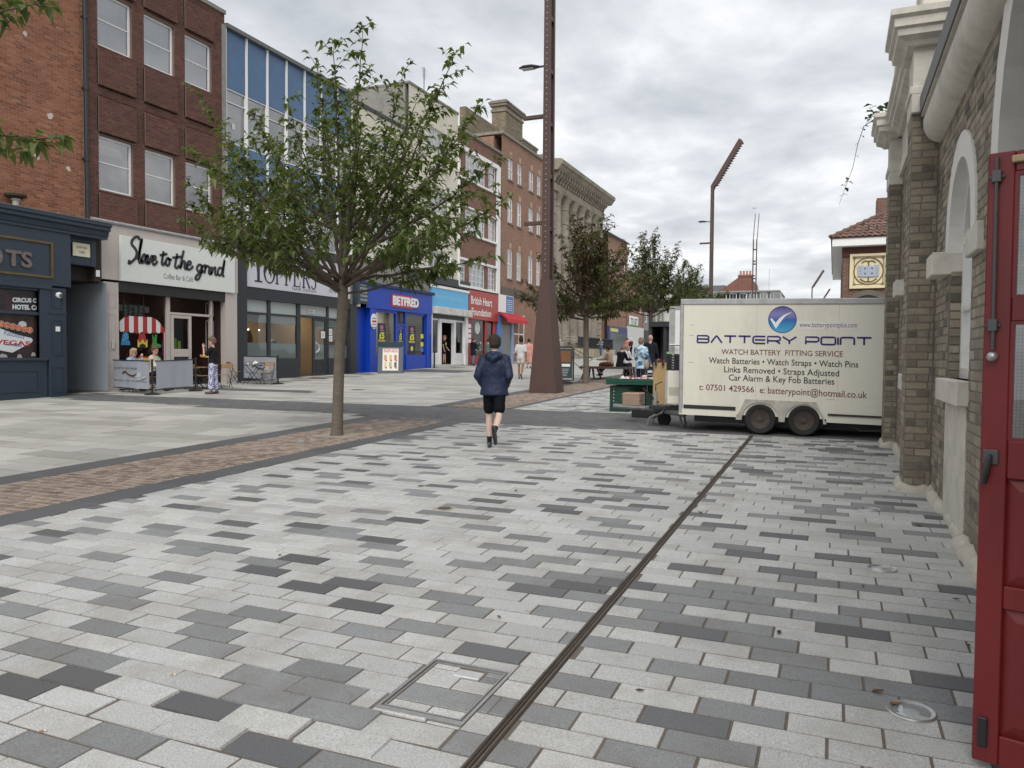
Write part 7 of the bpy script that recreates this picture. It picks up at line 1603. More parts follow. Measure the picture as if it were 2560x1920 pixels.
for i in range(42):
    k = i % 7; x_ = c0.x+.12+rg.random()*(b.x+.45-c0.x-.1); y_ = yg+.0+rg.random()*1.9; w_, d_, h_ = rg.uniform(.05, .13), rg.uniform(.03, .08), rg.uniform(.03, .13)
    t = thing('packet', kinds[k]+' laid out on the green stall counter', 'packet', (x_, y_, zc0+.001), rg.uniform(0, 3), 'goods on the stall counter'); m = MB()
    if k in (2, 6): m.lathe([(w_*.4, 0), (w_*.45, h_*.7), (w_*.25, h_*.85), (w_*.25, h_), (1e-7, h_)], n=12); m.build('bottle', flat(cols[k]), t, smooth=True, local=True)
    else: m.box(-w_/2, w_/2, -d_/2, d_/2, 0, h_); m.build('carton', flat(cols[k]), t, local=True, bev=.004)
# wire rack of cards
a, b = q(637, 970, 17.5), q(703, 1110, 17.5); t = thing('card_rack', 'white wire rack of cards between counter and plywood', 'rack', ((a.x+b.x)/2, 17.5, gz(17.5)))
for s_ in (a.x, b.x): m = MB(); m.tube([(s_, 17.5, gz(17.5)), (s_, 17.5, a.z)], .012, 6); m.build('upright', M_alu, t)
for k in range(4): z = b.z+.05+k*(a.z-b.z-.05)/4; m = MB(); m.box(a.x+.015, b.x-.015, 17.46, 17.48, z, z+.1); m.build('card_row', flat((.55, .56, .56)), t); m = MB(); m.tube([(a.x, 17.45, z-.01), (b.x, 17.45, z-.01)], .006, 5); m.build('shelf_wire', M_alu, t)
# folding step
t = thing('folding_step', 'grey tubular folding step stool at the trailer corner', 'step stool', (-2.85, 14.35, gz(14.3)))
M_tube = pm('grey enamelled tube', (.2, .2, .21), .4, .1, metal=.3); g0 = gz(14.2)
for y_ in (14.15, 14.55):
    g0 = gz(y_)
    m = MB(); m.tube([(-2.54, y_, g0), (-2.62, y_, g0+.42), (-2.66, y_, g0+.47), (-2.74, y_, g0+.49), (-2.82, y_, g0+.46), (-2.88, y_, g0+.32), (-2.93, y_, g0+.25), (-3.05, y_, g0+.21), (-3.14, y_, g0+.16), (-3.19, y_, g0)], .02, 8); m.build('side_tube', M_tube, t, smooth=True)
for x0_, x1_, z_ in ((-2.83, -2.64, .49), (-3.1, -2.9, .225)): m = MB(); m.box(x0_, x1_, 14.13, 14.57, gz(14.3)+z_, gz(14.3)+z_+.02); m.build('tread', pm('black rubber tread', (.03, .03, .03), .8), t, bev=.005)
m = MB(); m.tube([(-2.6, 14.15, gz(14)+.25), (-2.6, 14.55, gz(14)+.26)], .01, 6); m.build('brace', M_tube, t)
# a second, taller white trailer further back
a = onY(1676, 773, 19.0)
t2 = thing('box_trailer', 'tall white box trailer mostly hidden behind the lettered one', 'trailer', (-2, 20, gz(20))); f2 = FF(19.0)
m = MB(f2); m.box(a.x, 1.0, gz(19)+.5, a.z, -2.2, 0); m.build('body', pm('white trailer side', (.68, .69, .66), .4, .05), t2); fbox(f2, a.x-.02, a.x+.12, gz(19)+.45, a.z+.02, -.05, .02, 'corner_post', M_alu, t2); fbox(f2, a.x-.01, 1.0, a.z, a.z+.07, -2.2, .02, 'roof_trim', M_alu, t2)
for x_ in (-1.5, -.8): m = MB(lambda p_, b_, c_, x_=x_: (x_+p_, 19.05-c_, gz(19)+.3+b_)); m.lathe([(.05, -.18), (.3, -.17), (.3, 0), (.2, .02), (.05, .0)], n=20); m.build('wheel', M_tyre, t2, smooth=True)
m = MB(); zr_ = q(950, 655, 18.9); m.tube([(a.x+.02, 18.85, zr_.z), (-2.4, 18.85, zr_.z)], .03, 6); m.build('grab_rail', M_alu, t2)
# display kiosk beyond
a, b, c = q(665, 415, 33.0), q(830, 415, 33.0), q(665, 830, 33.0)
kk = thing('market_kiosk', 'tall open fronted grey market kiosk with a green edge panel', 'kiosk', ((a.x+b.x)/2, 34, gz(34))); FKq = FF(33.0)
fbox(FKq, a.x, b.x+.5, a.z-.12, a.z+.1, -2, .1, 'roof', M_dkgrey, kk); fbox(FKq, a.x, a.x+.1, gz(33), a.z-.12, -2, 0, 'side_panel', M_dkgrey, kk); fbox(FKq, b.x-.02, b.x+.12, gz(33), a.z-.12, -2, 0, 'side_panel', M_dkgrey, kk); fbox(FKq, a.x+.1, b.x-.03, gz(33), a.z-.12, -2, -1.9, 'back_panel', pm('grey felt', (.22, .22, .22), .9), kk)
fbox(FKq, b.x+.13, b.x+.45, gz(33), a.z-1.2, -.1, 0, 'green_panel', pm('lime panel', (.2, .5, .12), .5), kk); fbox(FKq, b.x+.13, b.x+.9, a.z-2.2, a.z-.12, -.9, -.8, 'dark_panel', M_dkgrey, kk)
for k in range(6): m = MB(); x_ = a.x+.2+k*.2; z_ = gz(33)+.5+(k % 3)*.35; m.box(x_, x_+.16, 34, 34.2, z_, z_+.28); m.build('display_goods', flat([(.3, .05, .05), (.1, .1, .15), (.35, .3, .25)][k % 3]), kk)
tc_ = thing('traffic_cone', 'faded pink traffic cone by the market kiosk', 'cone', (b.x+1.0, 32, gz(32))); m = MB(); m.lathe([(.25, 0), (.25, .03), (.16, .04), (.04, .95), (1e-7, .97)], n=16); m.build('cone', flat((.5, .2, .28)), tc_, smooth=True, local=True); m = MB(); m.lathe([(.122, .3), (.095, .5), (.09, .5)], n=16); m.build('band', M_white, tc_, local=True)
# hexagonal bench
bx_, by_ = -8.35, 30.6; hb_ = thing('street_bench', 'low dark timber bench on splayed legs by the reddish tree', 'bench', (bx_, by_, gz(by_))); M_tim = pm('grey brown timber', (.1, .085, .075), .7, .2, 6)
for k in range(5): m = MB(); m.box(-1.25, 1.1, -.55+k*.23, -.34+k*.23, .41, .5); m.build('seat_plank', M_tim, hb_, local=True)
for x_ in (-1.05, -.75, .6, .95): 
    for s_ in (-1, 1): m = MB(); m.tube([(x_, s_*.3, .43), (x_+(-.12 if x_ < -.9 or 0 < x_ < .8 else .12), s_*.5, 0)], .045, 4); m.build('leg', M_tim, hb_, local=True)
# ================================================================ street trees
M_bark = pm('cherry bark', (.14, .115, .09), .85, .25, 9, bump=.012, bs=16, stretch=(1, 1, 4), dirt=.4, ds=3, dcol=(.07, .06, .045)); M_twig = pm('twig bark', (.09, .065, .05), .85, .2, 9)
M_lg = pm('green cherry leaf', (.06, .1, .03), .45, .2, 3, trans=.4, ramp=[(.05, .075, .024), (.085, .12, .036), (.066, .096, .03), (.105, .14, .043), (.135, .165, .05), (.072, .103, .032), (.17, .185, .062)])
M_lr = pm('bronze leaf', (.08, .035, .02), .55, .2, 3, trans=.35, ramp=[(.05, .028, .02), (.075, .045, .026), (.05, .042, .02), (.09, .055, .03), (.065, .034, .022), (.075, .064, .026)])
M_lo = pm('olive leaf', (.06, .065, .02), .5, .2, 3, trans=.4, ramp=[(.05, .068, .022), (.075, .095, .028), (.1, .115, .034), (.062, .08, .024), (.12, .125, .038)])
def bez(a, b, c, n): return [a*(1-t)**2+b*2*t*(1-t)+c*t*t for t in [i/n for i in range(n+1)]]
def clusters(mb, p, d_, rng, n, s_, spread):
    """leaves hanging in fans round a twig"""
    for i in range(n):
        a = rng.uniform(0, 2*math.pi); o = Vector((math.cos(a), math.sin(a), 0))
        dd = (o*rng.uniform(.5, 1)+d_*.5+Vector((0, 0, rng.uniform(-.55, .35)))).normalized()
        mb.rv = rng.random(); mb.mi = 0
        leaf(mb, p+o*rng.uniform(0, spread)*.3+Vector((0, 0, rng.uniform(-.5, .5)*spread)), dd, s_*rng.uniform(.7, 1.25), rng.uniform(.42, .58), rng.uniform(.25, .7))
def tree(label, base, trunk_pts, tr_r, limbs, mats, seed, leaf_s=.1, dens=1.0, group='street trees in the cobbled strip', gap=.13, low=0, side_len=(.35, .95)):
    """limbs: (start, mid, end, r0); each limb carries side twigs and fans of leaves"""
    rng = random.Random(seed); t = thing('street_tree', label, 'tree', base, group=group)
    m = MB(); m.tube(trunk_pts, tr_r, 14, cap=True)
    tk = m.build('trunk', M_bark, t, smooth=True)
    lf = [MB() for _ in mats]; bt = MB(); tips = []
    for (s, c, e_, r0) in limbs:
        s, c, e_ = Vector(s), Vector(c), Vector(e_); L = (e_-s).length; n = max(6, int(L/.16)); P = bez(s, c, e_, n)
        P = [p+Vector((rng.uniform(-1, 1), rng.uniform(-1, 1), rng.uniform(-1, 1)))*.018 if 0 < i < n else p for i, p in enumerate(P)]
        bt.tube(P, [r0*(1-i/n)**.8+.004 for i in range(n+1)], 7)
        for i in range(1, n+1):
            tt = i/n; d_ = (P[i]-P[i-1]).normalized()
            if tt < low: continue
            k = 2 if tt < .85 else 1
            for _ in range(k):
                if rng.random() > .82*dens: continue
                a = rng.uniform(0, 2*math.pi); side = Vector((math.cos(a), math.sin(a), rng.uniform(-.25, .75))).normalized()
                ln = rng.uniform(*side_len)*(1.05-.75*tt); q = P[i]+(side*.75+d_*.55).normalized()*ln; mid = (P[i]+q)/2+Vector((0, 0, .06*ln))
                S_ = bez(P[i], mid, q, 4); bt.tube(S_, [.0075, .006, .005, .004, .002], 4, cap=False)
                dd = (q-P[i]).normalized(); w = 0 if len(mats) == 1 else (0 if mats[1][1](q, rng) else 1)
                steps = max(2, int(ln/gap))
                for j in range(steps+1):
                    if j == 0 and ln > .4: continue
                    clusters(lf[w], P[i].lerp(q, (j+.3)/(steps+.3)), dd, rng, rng.choice((2, 3, 3, 4)), leaf_s, .07)
            if tt > .7:
                w = 0 if len(mats) == 1 else (0 if mats[1][1](P[i], rng) else 1); clusters(lf[w], P[i], d_, rng, 4, leaf_s, .07)
    bt.build('branches', M_twig, t, smooth=True, kind='stuff')
    for w, (mm, _) in enumerate(mats):
        if lf[w].f: lf[w].build('crown', mm, t, rnd=True, recalc=False)
    return t
def at(px, py, Y, dy=0): return onY(px, py, Y+dy)
# --- the near cherry: limbs run to points read off the photograph, spread in depth round the trunk
X1, Y1 = TREE1; z1 = gz(Y1)
D_ = 2560/2212
fk = at(741*D_, 640*D_, Y1)
rng = random.Random(77)
lead_top = at(783*D_, 62*D_, Y1, .1)
tips1 = [(783, 62, .1), (722, 92, -.5), (684, 145, .5), (983, 115, -.3), (942, 205, .7), (1032, 235, -.5), (1072, 345, .3), (1085, 470, -.6), (870, 160, .8), (620, 215, -.8), (545, 245, .6), (432, 205, -.2), (425, 330, .7), (412, 400, -.7),
         (420, 480, .4), (408, 540, -.5), (440, 585, .8), (520, 560, -1.3), (560, 480, 1.6), (600, 380, -1.6), (640, 300, 1.5), (780, 280, -1.7), (820, 330, 1.8), (880, 300, -1.5), (950, 350, 1.5), (1000, 430, -1.6), (1030, 560, .9), (960, 540, -1.8), (900, 590, 1.6), (840, 520, -2.0), (700, 470, 2.1), (660, 530, -2.0), (1040, 620, -.2), (1010, 300, 1.0), (480, 290, -1.0), (480, 440, -1.4), (480, 520, 1.3), (560, 590, 1.0), (980, 640, .2), (760, 200, -.9), (580, 300, 1.2), (900, 220, -.9), (700, 180, 1.0), (470, 360, .9), (520, 330, -1.7), (740, 400, -2.2), (860, 420, 2.2), (930, 460, 2.0), (590, 540, -1.8)]
limbs = []
tips1 = [(x, y-60 if y > 500 else (y-35 if y > 430 else y), dy) for i, (x, y, dy) in enumerate(tips1) if i not in (29, 30, 45, 31)]
for (x, y, dy) in tips1:
    e_ = at(x*D_, y*D_, Y1, dy); h = rng.uniform(0, .35) if y > 350 else rng.uniform(.0, .9)
    ld = Vector((X1, Y1, 0)); s = fk+Vector((0, 0, h))*1.0
    if y < 350 and h > .3: s = fk.lerp(lead_top, h*.28)
    out_d = Vector((e_.x-s.x, e_.y-s.y, 0)); c = s+out_d*.5+Vector((0, 0, (e_.z-s.z)*.32)); limbs.append((s, c, e_, .013+.012*rng.random() if (e_-s).length < 2.6 else .03))
tp_ = [(X1-.035, Y1, z1-.05), (X1-.02, Y1, z1+.12), (X1, Y1, z1+.7), (X1+.03, Y1, z1+1.5), (fk.x-.01, Y1, fk.z-.25), (fk.x, Y1, fk.z+.05), (fk.x+.02, Y1, fk.z+.6), (fk.x+.01, Y1, fk.z+1.4), (fk.x+.03, Y1, fk.z+2.3)]
tree('slim cherry tree with a spreading green crown in the near brown cobbles', (X1, Y1, z1), tp_, [.118, .098, .09, .088, .092, .085, .055, .042, .02], limbs, [(M_lg, None)], 5, .15, .98, gap=.115, low=.34, side_len=(.45, 1.0))
def auto_tree(label, x, y, H, fork, R, seed, mats, nl=26, lean=0, leaf_s=.165, dens=1.0, topn=4):
    rng = random.Random(seed); z = gz(y); f = Vector((x, y, z+fork)); L_ = []
    for i in range(nl):
        a = 2*math.pi*i/nl*2.4+rng.uniform(-.3, .3); k = rng.random(); zz_ = fork+.35+(H-fork-.5)*k**1.1; rr = R*(1-.75*max(0, (k-.35)/.65)**1.2)*rng.uniform(.7, 1.05)*(.55+.45*min(1, k*4+.3))
        e_ = Vector((x+rr*math.cos(a), y+rr*math.sin(a), z+zz_)); s = f+Vector((0, 0, rng.uniform(0, .5)+max(0, k-.4)*1.5)); o_ = Vector((e_.x-s.x, e_.y-s.y, 0)); L_.append((s, s+o_*.5+Vector((0, 0, (e_.z-s.z)*.3)), e_, .03))
    for i in range(topn): e_ = Vector((x+rng.uniform(-.6, .6), y+rng.uniform(-.6, .6), z+H*rng.uniform(.92, 1.02))); s = f+Vector((0, 0, .8)); L_.append((s, s.lerp(e_, .5), e_, .03))
    tpt = [(x, y, z-.05), (x+.02, y, z+.5), (x, y, z+fork), (x, y, z+fork+.8), (x+.02, y, z+fork+1.8)]
    return tree(label, (x, y, z), tpt, [.13, .105, .1, .06, .02], L_, mats, seed+1, leaf_s, dens, low=.25, side_len=(.4, 1.0), gap=.13)
red_top = lambda q, rng: (q.z > gz(27)+3.0 and rng.random() < .62 and q.x < -7.7) or rng.random() < .3
auto_tree('street tree with bronze red upper crown beside the dark bench', -8.42, 27.13, 6.2, 2.2, 2.9, 31, [(M_lr, None), (M_lo, red_top)], 40)
auto_tree('olive green street tree behind the bench, nearest the market kiosk', -8.05, 36.2, 6.6, 2.6, 2.9, 41, [(M_lo, None), (M_lr, lambda q, rng: rng.random() < .85)], 36)
auto_tree('smaller olive street tree beyond the kiosk, towards the street end', -8.1, 48.0, 6.0, 2.4, 2.4, 51, [(M_lo, None)], 26, leaf_s=.2)
# --- a tree standing left of the view; two of its branches reach in
xa, ya = -7.85, 2.3; za = gz(ya); fk = Vector((xa, ya, za+2.4)); L_ = []
rng = random.Random(3)
for i in range(16):
    a = rng.uniform(0, 6.28); e_ = fk+Vector((1.5*math.cos(a)-.5, 1.3*math.sin(a)-.6, rng.uniform(.6, 3.2))); L_.append((fk+Vector((0, 0, rng.uniform(0, .6))), fk.lerp(e_, .5)+Vector((0, 0, -.1)), e_, .03))
for px, py, Y, mx_ in ((102, 8, 4.75, 0), (140, 345, 4.75, 0), (30, 45, 4.6, 0), (30, 10, 4.8, 0), (60, 372, 4.7, 0)):
    e_ = onY(px, py, Y); L_.append((fk+Vector((0, 0, .5)), fk.lerp(e_, .5)+Vector((0, 0, .35)), e_, .03))
tree('cherry tree whose leafy branch tips reach across the orange brick wall', (xa, ya, za), [(xa, ya, za-.05), (xa, ya, za+1.2), fk, fk+Vector((0, 0, 1.2))], [.12, .1, .095, .03], L_, [(M_lg, None)], 9, .13, 1.0, low=.5, side_len=(.18, .3), gap=.1)
# ================================================================ people
FOLD = bpy.data.textures.new('folds', 'CLOUDS'); FOLD.noise_scale = .09; FOLD.noise_depth = 2
def organic(name, mb, mat, parent, voxel=.014, it=5, fac=.5, fold=0):
    """overlapping forms fused into one continuous skin"""
    me = bpy.data.meshes.new(name); me.from_pydata(mb.v, [], mb.f); bm = bmesh.new(); bm.from_mesh(me); bmesh.ops.recalc_face_normals(bm, faces=bm.faces); bm.to_mesh(me); bm.free()
    o = bpy.data.objects.new('tmp', me)
    r = o.modifiers.new('r', 'REMESH'); r.mode = 'VOXEL'; r.voxel_size = voxel; r.use_smooth_shade = True
    if it: s_ = o.modifiers.new('s', 'SMOOTH'); s_.factor = fac; s_.iterations = it
    if fold: d_ = o.modifiers.new('d', 'DISPLACE'); d_.texture = FOLD; d_.strength = fold; d_.mid_level = .5; d_.texture_coords = 'LOCAL'
    m2 = baked(o); m2.name = name
    bpy.data.objects.remove(o); bpy.data.meshes.remove(me); m2.materials.clear(); m2.materials.append(mat)
    m2.polygons.foreach_set('use_smooth', [True]*len(m2.polygons))
    c = bpy.data.objects.new(name, m2); COL.objects.link(c); c.parent = parent; return c
def cone(mb, a, b, ra, rb, n=12):
    a, b = Vector(a), Vector(b)
    if (b-a).length > 1e-4: mb.tube([a, b], [ra, rb], n)
    mb.ball(a, ra, nu=n, nv=8); mb.ball(b, rb, nu=n, nv=8)
def chain(mb, pts, rs):
    for (p, q), (r, s_) in zip(zip(pts, pts[1:]), zip(rs, rs[1:])): cone(mb, p, q, r, s_)
def loft(mb, secs, n=20):
    """secs: (centre, rx, ry, M) elliptical sections"""
    R = []
    for c, rx, ry in secs: R.append([mb.p(c[0]+rx*math.cos(2*math.pi*j/n), c[1]+ry*math.sin(2*math.pi*j/n), c[2]) for j in range(n)])
    for a, b in zip(R, R[1:]):
        for j in range(n): mb.face((a[j], a[(j+1) % n], b[(j+1) % n], b[j]))
    mb.face(R[0][::-1]); mb.face(R[-1])
def cloth(name, col, rough=.8, var=.1, bump=.012, bs=9): return pm('cloth '+name, col, rough, var, 5, bump=bump, bs=bs, spec=.15)
SK = {'pale': pm('pale skin', (.6, .42, .34), .5, .06, 20), 'tan': pm('tan skin', (.3, .17, .11), .5, .06, 20), 'pink': pm('ruddy skin', (.5, .28, .21), .5, .06, 20)}
def person(label, x, y, head, H=1.7, legs=(0, 0, 0, 0), arms=(0, .15, 0, .15), ab=(.12, .12), lean=0, turn=0, nod=0, top=None, bottom=None, shoes=(.02, .02, .02), hair=((.05, .03, .02), 'short'), skin='pale', z=None, sleeve='long', vox=.018, extra=None, coat=False, hood=False, socks=None, foot=(0, 0), group=None, topm=None, botm=None, feet_hidden=False, female=False, arm_dir=None, seat=None, swing=(0, 0), bulk=1.0):
    """legs: left thigh, left knee, right thigh, right knee (radians, forward +); arms: shoulder swing and elbow bend, left then right"""
    k = H/1.75; t = thing('person', label, 'person', (x, y, 0), RAD(head), group); mw = skin
    sm = SK[skin]; sk = MB(); tp_m = MB(); bt = MB(); sh = MB()
    P = lambda a, b, c: Vector((a, b, c))*k
    hipz = .93; J = {}
    def rotX(v, a): return Vector((v.x, v.y*math.cos(a)-v.z*math.sin(a), v.y*math.sin(a)+v.z*math.cos(a)))
    low = 9
    for s_, (th, kn), ft in ((-1, legs[:2], foot[0]), (1, legs[2:], foot[1])):
        h = P(s_*.088, 0, hipz); kd = Vector((s_*.02*k, math.sin(th), -math.cos(th))); kp = h+kd*.43*k; a = th-kn; an = kp+Vector((0, math.sin(a), -math.cos(a)))*.415*k
        fd = Vector((s_*.12, math.cos(a+ft), math.sin(a+ft))).normalized(); hl = an+Vector((0, math.sin(a+ft), -math.cos(a+ft)))*.06*k-fd*.05*k; toe = hl+fd*.22*k
        J[s_] = (h, kp, an, hl, toe); low = min(low, hl.z-.03*k, toe.z-.025*k)
    gz_ = gz(y) if z is None else z
    t.location.z = gz_-low if seat is None else gz_+seat-(hipz-.1)*k
    wst = P(0, 0, 1.02); L = lean
    def up_(a, b, c):       # a point of the upper body, leaned about the hips
        v = P(a, b, c-.95); v = rotX(v, -L); return v+P(0, 0, .95)
    # head and neck
    def hp(a, b, c):
        v = Vector((a, b, c))*k; v = rotX(v, -L-nod); ct, st_ = math.cos(turn), math.sin(turn); v = Vector((v.x*ct-v.y*st_, v.x*st_+v.y*ct, v.z)); return v+up_(0, .015, 1.53)
    chain(sk, [up_(0, -.01, 1.40), up_(0, 0, 1.47), hp(0, .0, .03)], [.062*k, .056*k, .056*k])
    hd = MB(lambda a, b, c: tuple(hp(a, b, c)))
    loft(hd, [((0, .03, -.03), .035, .04), ((0, .03, .0), .052, .065), ((0, .015, .04), .069, .089), ((0, .005, .09), .078, .1), ((0, 0, .14), .082, .105), ((0, -.005, .18), .075, .097), ((0, -.005, .215), .045, .06), ((0, -.005, .23), .015, .02)])
    hd.tube([(0, .095, .115), (0, .118, .07), (0, .1, .06)], [.01, .016, .012], 8); 
    for s_ in (-1, 1): hd.tube([(s_*.073, -.012, .12), (s_*.083, -.016, .1), (s_*.076, -.005, .07)], [.012, .016, .01], 8)
    hd.tube([(-.022, .088, .032), (0, .094, .034), (.022, .088, .032)], [.006, .009, .006], 6)
    sk.v_off = len(sk.v); o_ = len(sk.v); sk.v += hd.v; sk.f += [tuple(i+o_ for i in q) for q in hd.f]
    # arms
    SH = {}
    for s_, sw, el, a_ in ((-1, arms[0], arms[1], ab[0]), (1, arms[2], arms[3], ab[1])):
        sp_ = up_(s_*.175, -.005, 1.40); d_ = Vector((s_*math.sin(a_), math.sin(sw)*math.cos(a_), -math.cos(sw)*math.cos(a_))); e_ = sp_+d_*.285*k
        f = Vector((s_*math.sin(a_)*.4+(swing[0] if s_ < 0 else swing[1]), math.sin(sw+el), -math.cos(sw+el))).normalized(); w = e_+f*.25*k; SH[s_] = (sp_, e_, w, f)
        # hand: palm, four fingers, thumb
        side = f.cross(Vector((0, 0, 1))); side = side.normalized() if side.length > .1 else Vector((1, 0, 0)); pn = f.cross(side)
        pm_ = w+f*.055*k; chain(sk, [w, pm_, w+f*.09*k], [.026*k, .034*k, .032*k])
        for j, (o2, ln) in enumerate(((-.027, .06), (-.009, .075), (.009, .07), (.026, .055))):
            b0 = w+f*.095*k+side*o2*k; b1 = b0+(f*.8-pn*.3).normalized()*ln*.5*k; b2 = b1+(f*.4-pn*.8).normalized()*ln*.45*k; chain(sk, [b0, b1, b2], [.0105*k, .0095*k, .008*k])
        th0 = w+f*.04*k+side*(-.03*s_)*k; chain(sk, [th0, th0+(f*.6-side*.6*s_).normalized()*.04*k, th0+(f*.9-side*.35*s_).normalized()*.07*k], [.012*k, .011*k, .009*k])
        if sleeve == 'long': chain(sk, [e_+(w-e_)*.8, w], [.032*k, .027*k]); chain(tp_m, [up_(s_*.13, 0, 1.42), sp_, e_, e_+(w-e_)*.9], [.074*k, .078*k, .064*k, .052*k])
        else: chain(sk, [sp_, e_, w], [.05*k, .042*k, .028*k]); chain(tp_m, [up_(s_*.13, 0, 1.42), sp_, sp_+(e_-sp_)*(.75 if sleeve == 'half' else .45)], [.068*k, .072*k, .066*k])
    # torso and garments
    fb = 1.0 if not female else .93
    hem = .84 if coat else .93; hem = coat if isinstance(coat, float) else hem
    secs = [((0, 0, 1.46), .075, .07), ((0, -.005, 1.43), .15*fb, .09), ((0, -.005, 1.34), .185*fb, .115), ((0, 0, 1.24), .18*fb, .12), ((0, .005, 1.12), .165*fb, .115), ((0, .005, 1.02), .168, .12), ((0, 0, hem), .178+(.93-hem)*.12, .13+(.93-hem)*.15)]
    tm = MB(); loft(tm, [((0, 0, 0), 1, 1)], 3) if 0 else None
    R = []; n = 22
    for c, rx, ry in secs:
        rx, ry = (rx*bulk, ry*(.5+.5*bulk)) if c[2] < 1.42 else (rx, ry)
        ring = []
        for j in range(n):
            a = 2*math.pi*j/n
            if c[2] > .95: q = up_(c[0]+rx*math.cos(a), c[1]+ry*math.sin(a), c[2])
            else: q = P(c[0]+rx*math.cos(a), c[1]+ry*math.sin(a), c[2])
            ring.append(tp_m.p(*q))
        R.append(ring)
    for a, b in zip(R, R[1:]):
        for j in range(n): tp_m.face((a[j], a[(j+1) % n], b[(j+1) % n], b[j]))
    tp_m.face(R[0][::-1]); tp_m.face(R[-1])
    if hood: chain(tp_m, [up_(-.1, -.07, 1.455), up_(-.05, -.115, 1.44), up_(0, -.13, 1.41), up_(.05, -.115, 1.44), up_(.1, -.07, 1.455)], [.04*k, .055*k, .06*k, .055*k, .04*k]); chain(tp_m, [up_(-.085, -.02, 1.49), up_(-.04, -.07, 1.5), up_(.04, -.07, 1.5), up_(.085, -.02, 1.49)], [.03*k]*4)
    # legs
    style, bcol = bottom
    pel = [((0, 0, 1.03), .15, .105), ((0, 0, .95), .17, .12), ((0, -.01, .87), .175, .125), ((0, 0, .82), .15, .11)]
    b2 = MB(lambda a, b, c: tuple(P(a, b, c))); loft(b2, pel); o_ = len(bt.v); bt.v += b2.v; bt.f += [tuple(i+o_ for i in q) for q in b2.f]
    for s_ in (-1, 1):
        h, kp, an, hl, toe = J[s_]
        if style == 'trousers': chain(bt, [h, kp, kp.lerp(an, .93)], [.092*k, .066*k, .052*k]); cone(sk, kp.lerp(an, .9), an, .036*k, .034*k)
        elif style == 'wide': chain(bt, [h, kp, kp.lerp(an, .78)], [.095*k, .088*k, .085*k]); chain(sk, [kp.lerp(an, .7), an], [.045*k, .034*k])
        elif style == 'shorts': chain(bt, [h, h.lerp(kp, .4), h.lerp(kp, .72)], [.1*k, .094*k, .092*k]); chain(sk, [h.lerp(kp, .6), kp, kp.lerp(an, .35), an], [.062*k, .052*k, .056*k, .034*k])
        elif style == 'short shorts': chain(bt, [h, h.lerp(kp, .5)], [.105*k, .102*k]); chain(sk, [h.lerp(kp, .4), kp, kp.lerp(an, .35), an], [.07*k, .05*k, .054*k, .032*k])
        elif style == 'skirt': chain(bt, [h, kp, kp.lerp(an, .45)], [.11*k, .12*k, .11*k]); chain(sk, [kp, an], [.055*k, .034*k])
        sh = MB(); m = hl.lerp(toe, .55); chain(sh, [hl+Vector((0, 0, .012*k)), m, toe], [.036*k, .038*k, .03*k])
        cone(sh, an, hl+Vector((0, 0, .02*k)), .036*k, .036*k)
        organic('shoe', sh, pm('shoe %.2f %.2f' % shoes[:2], shoes, .6), t, vox, 2)
        cone(sk, an, hl.lerp(an, .4), .033*k, .032*k)
        if socks: sc = MB(); cone(sc, an.lerp(kp, .22), an.lerp(hl, .3), .043*k, .039*k); organic('sock', sc, cloth('sock %s' % (socks,), socks), t, vox, 2)
    organic('body', sk, sm, t, vox*.75, 3)
    organic('top', tp_m, topm or cloth('top %.2f %.2f %.2f' % tuple(top), top), t, vox, 5, fold=.022)
    organic(style.split()[-1], bt, botm or cloth('bottom %.2f %.2f %.2f' % tuple(bcol), bcol), t, vox, 4, fold=.016)
    hc, hs_ = hair; hm = pm('hair %.2f %.2f' % hc[:2], hc, .85, .25, 30, bump=.006, bs=60, stretch=(1, 1, .3))
    if hs_ != 'bald':
        hr = MB(lambda a, b, c: tuple(hp(a, b, c)))
        loft(hr, [((0, -.04, .035), .066, .06), ((0, -.04, .08), .09, .085), ((0, -.028, .14), .1, .106), ((0, -.008, .19), .098, .12), ((0, -.005, .235), .08, .1), ((0, -.005, .265), .036, .05)])
        if hs_ == 'bun': hr.ball((0, -.03, .275), .05, .05, .045)
        if hs_ == 'low bun': hr.ball((0, -.06, .25), .055, .055, .06)
        if hs_ == 'long': loft(hr, [((0, -.06, -.1), .07, .03), ((0, -.06, 0), .085, .05), ((0, -.045, .1), .085, .07), ((0, -.03, .16), .07, .07)])
        if hs_ == 'bob': loft(hr, [((0, -.03, .0), .078, .065), ((0, -.03, .06), .09, .085), ((0, -.02, .13), .09, .098)])
        organic('hair', hr, hm, t, .011, 2, fold=.028)
    else:
        hr = MB(lambda a, b, c: tuple(hp(a, b, c))); loft(hr, [((0, -.03, .05), .062, .06), ((0, -.03, .1), .079, .08), ((0, -.03, .13), .076, .075)]); organic('hair', hr, hm, t, .011, 3)
    if extra: extra(t, hp, up_, SH, J, k, P)
    return t
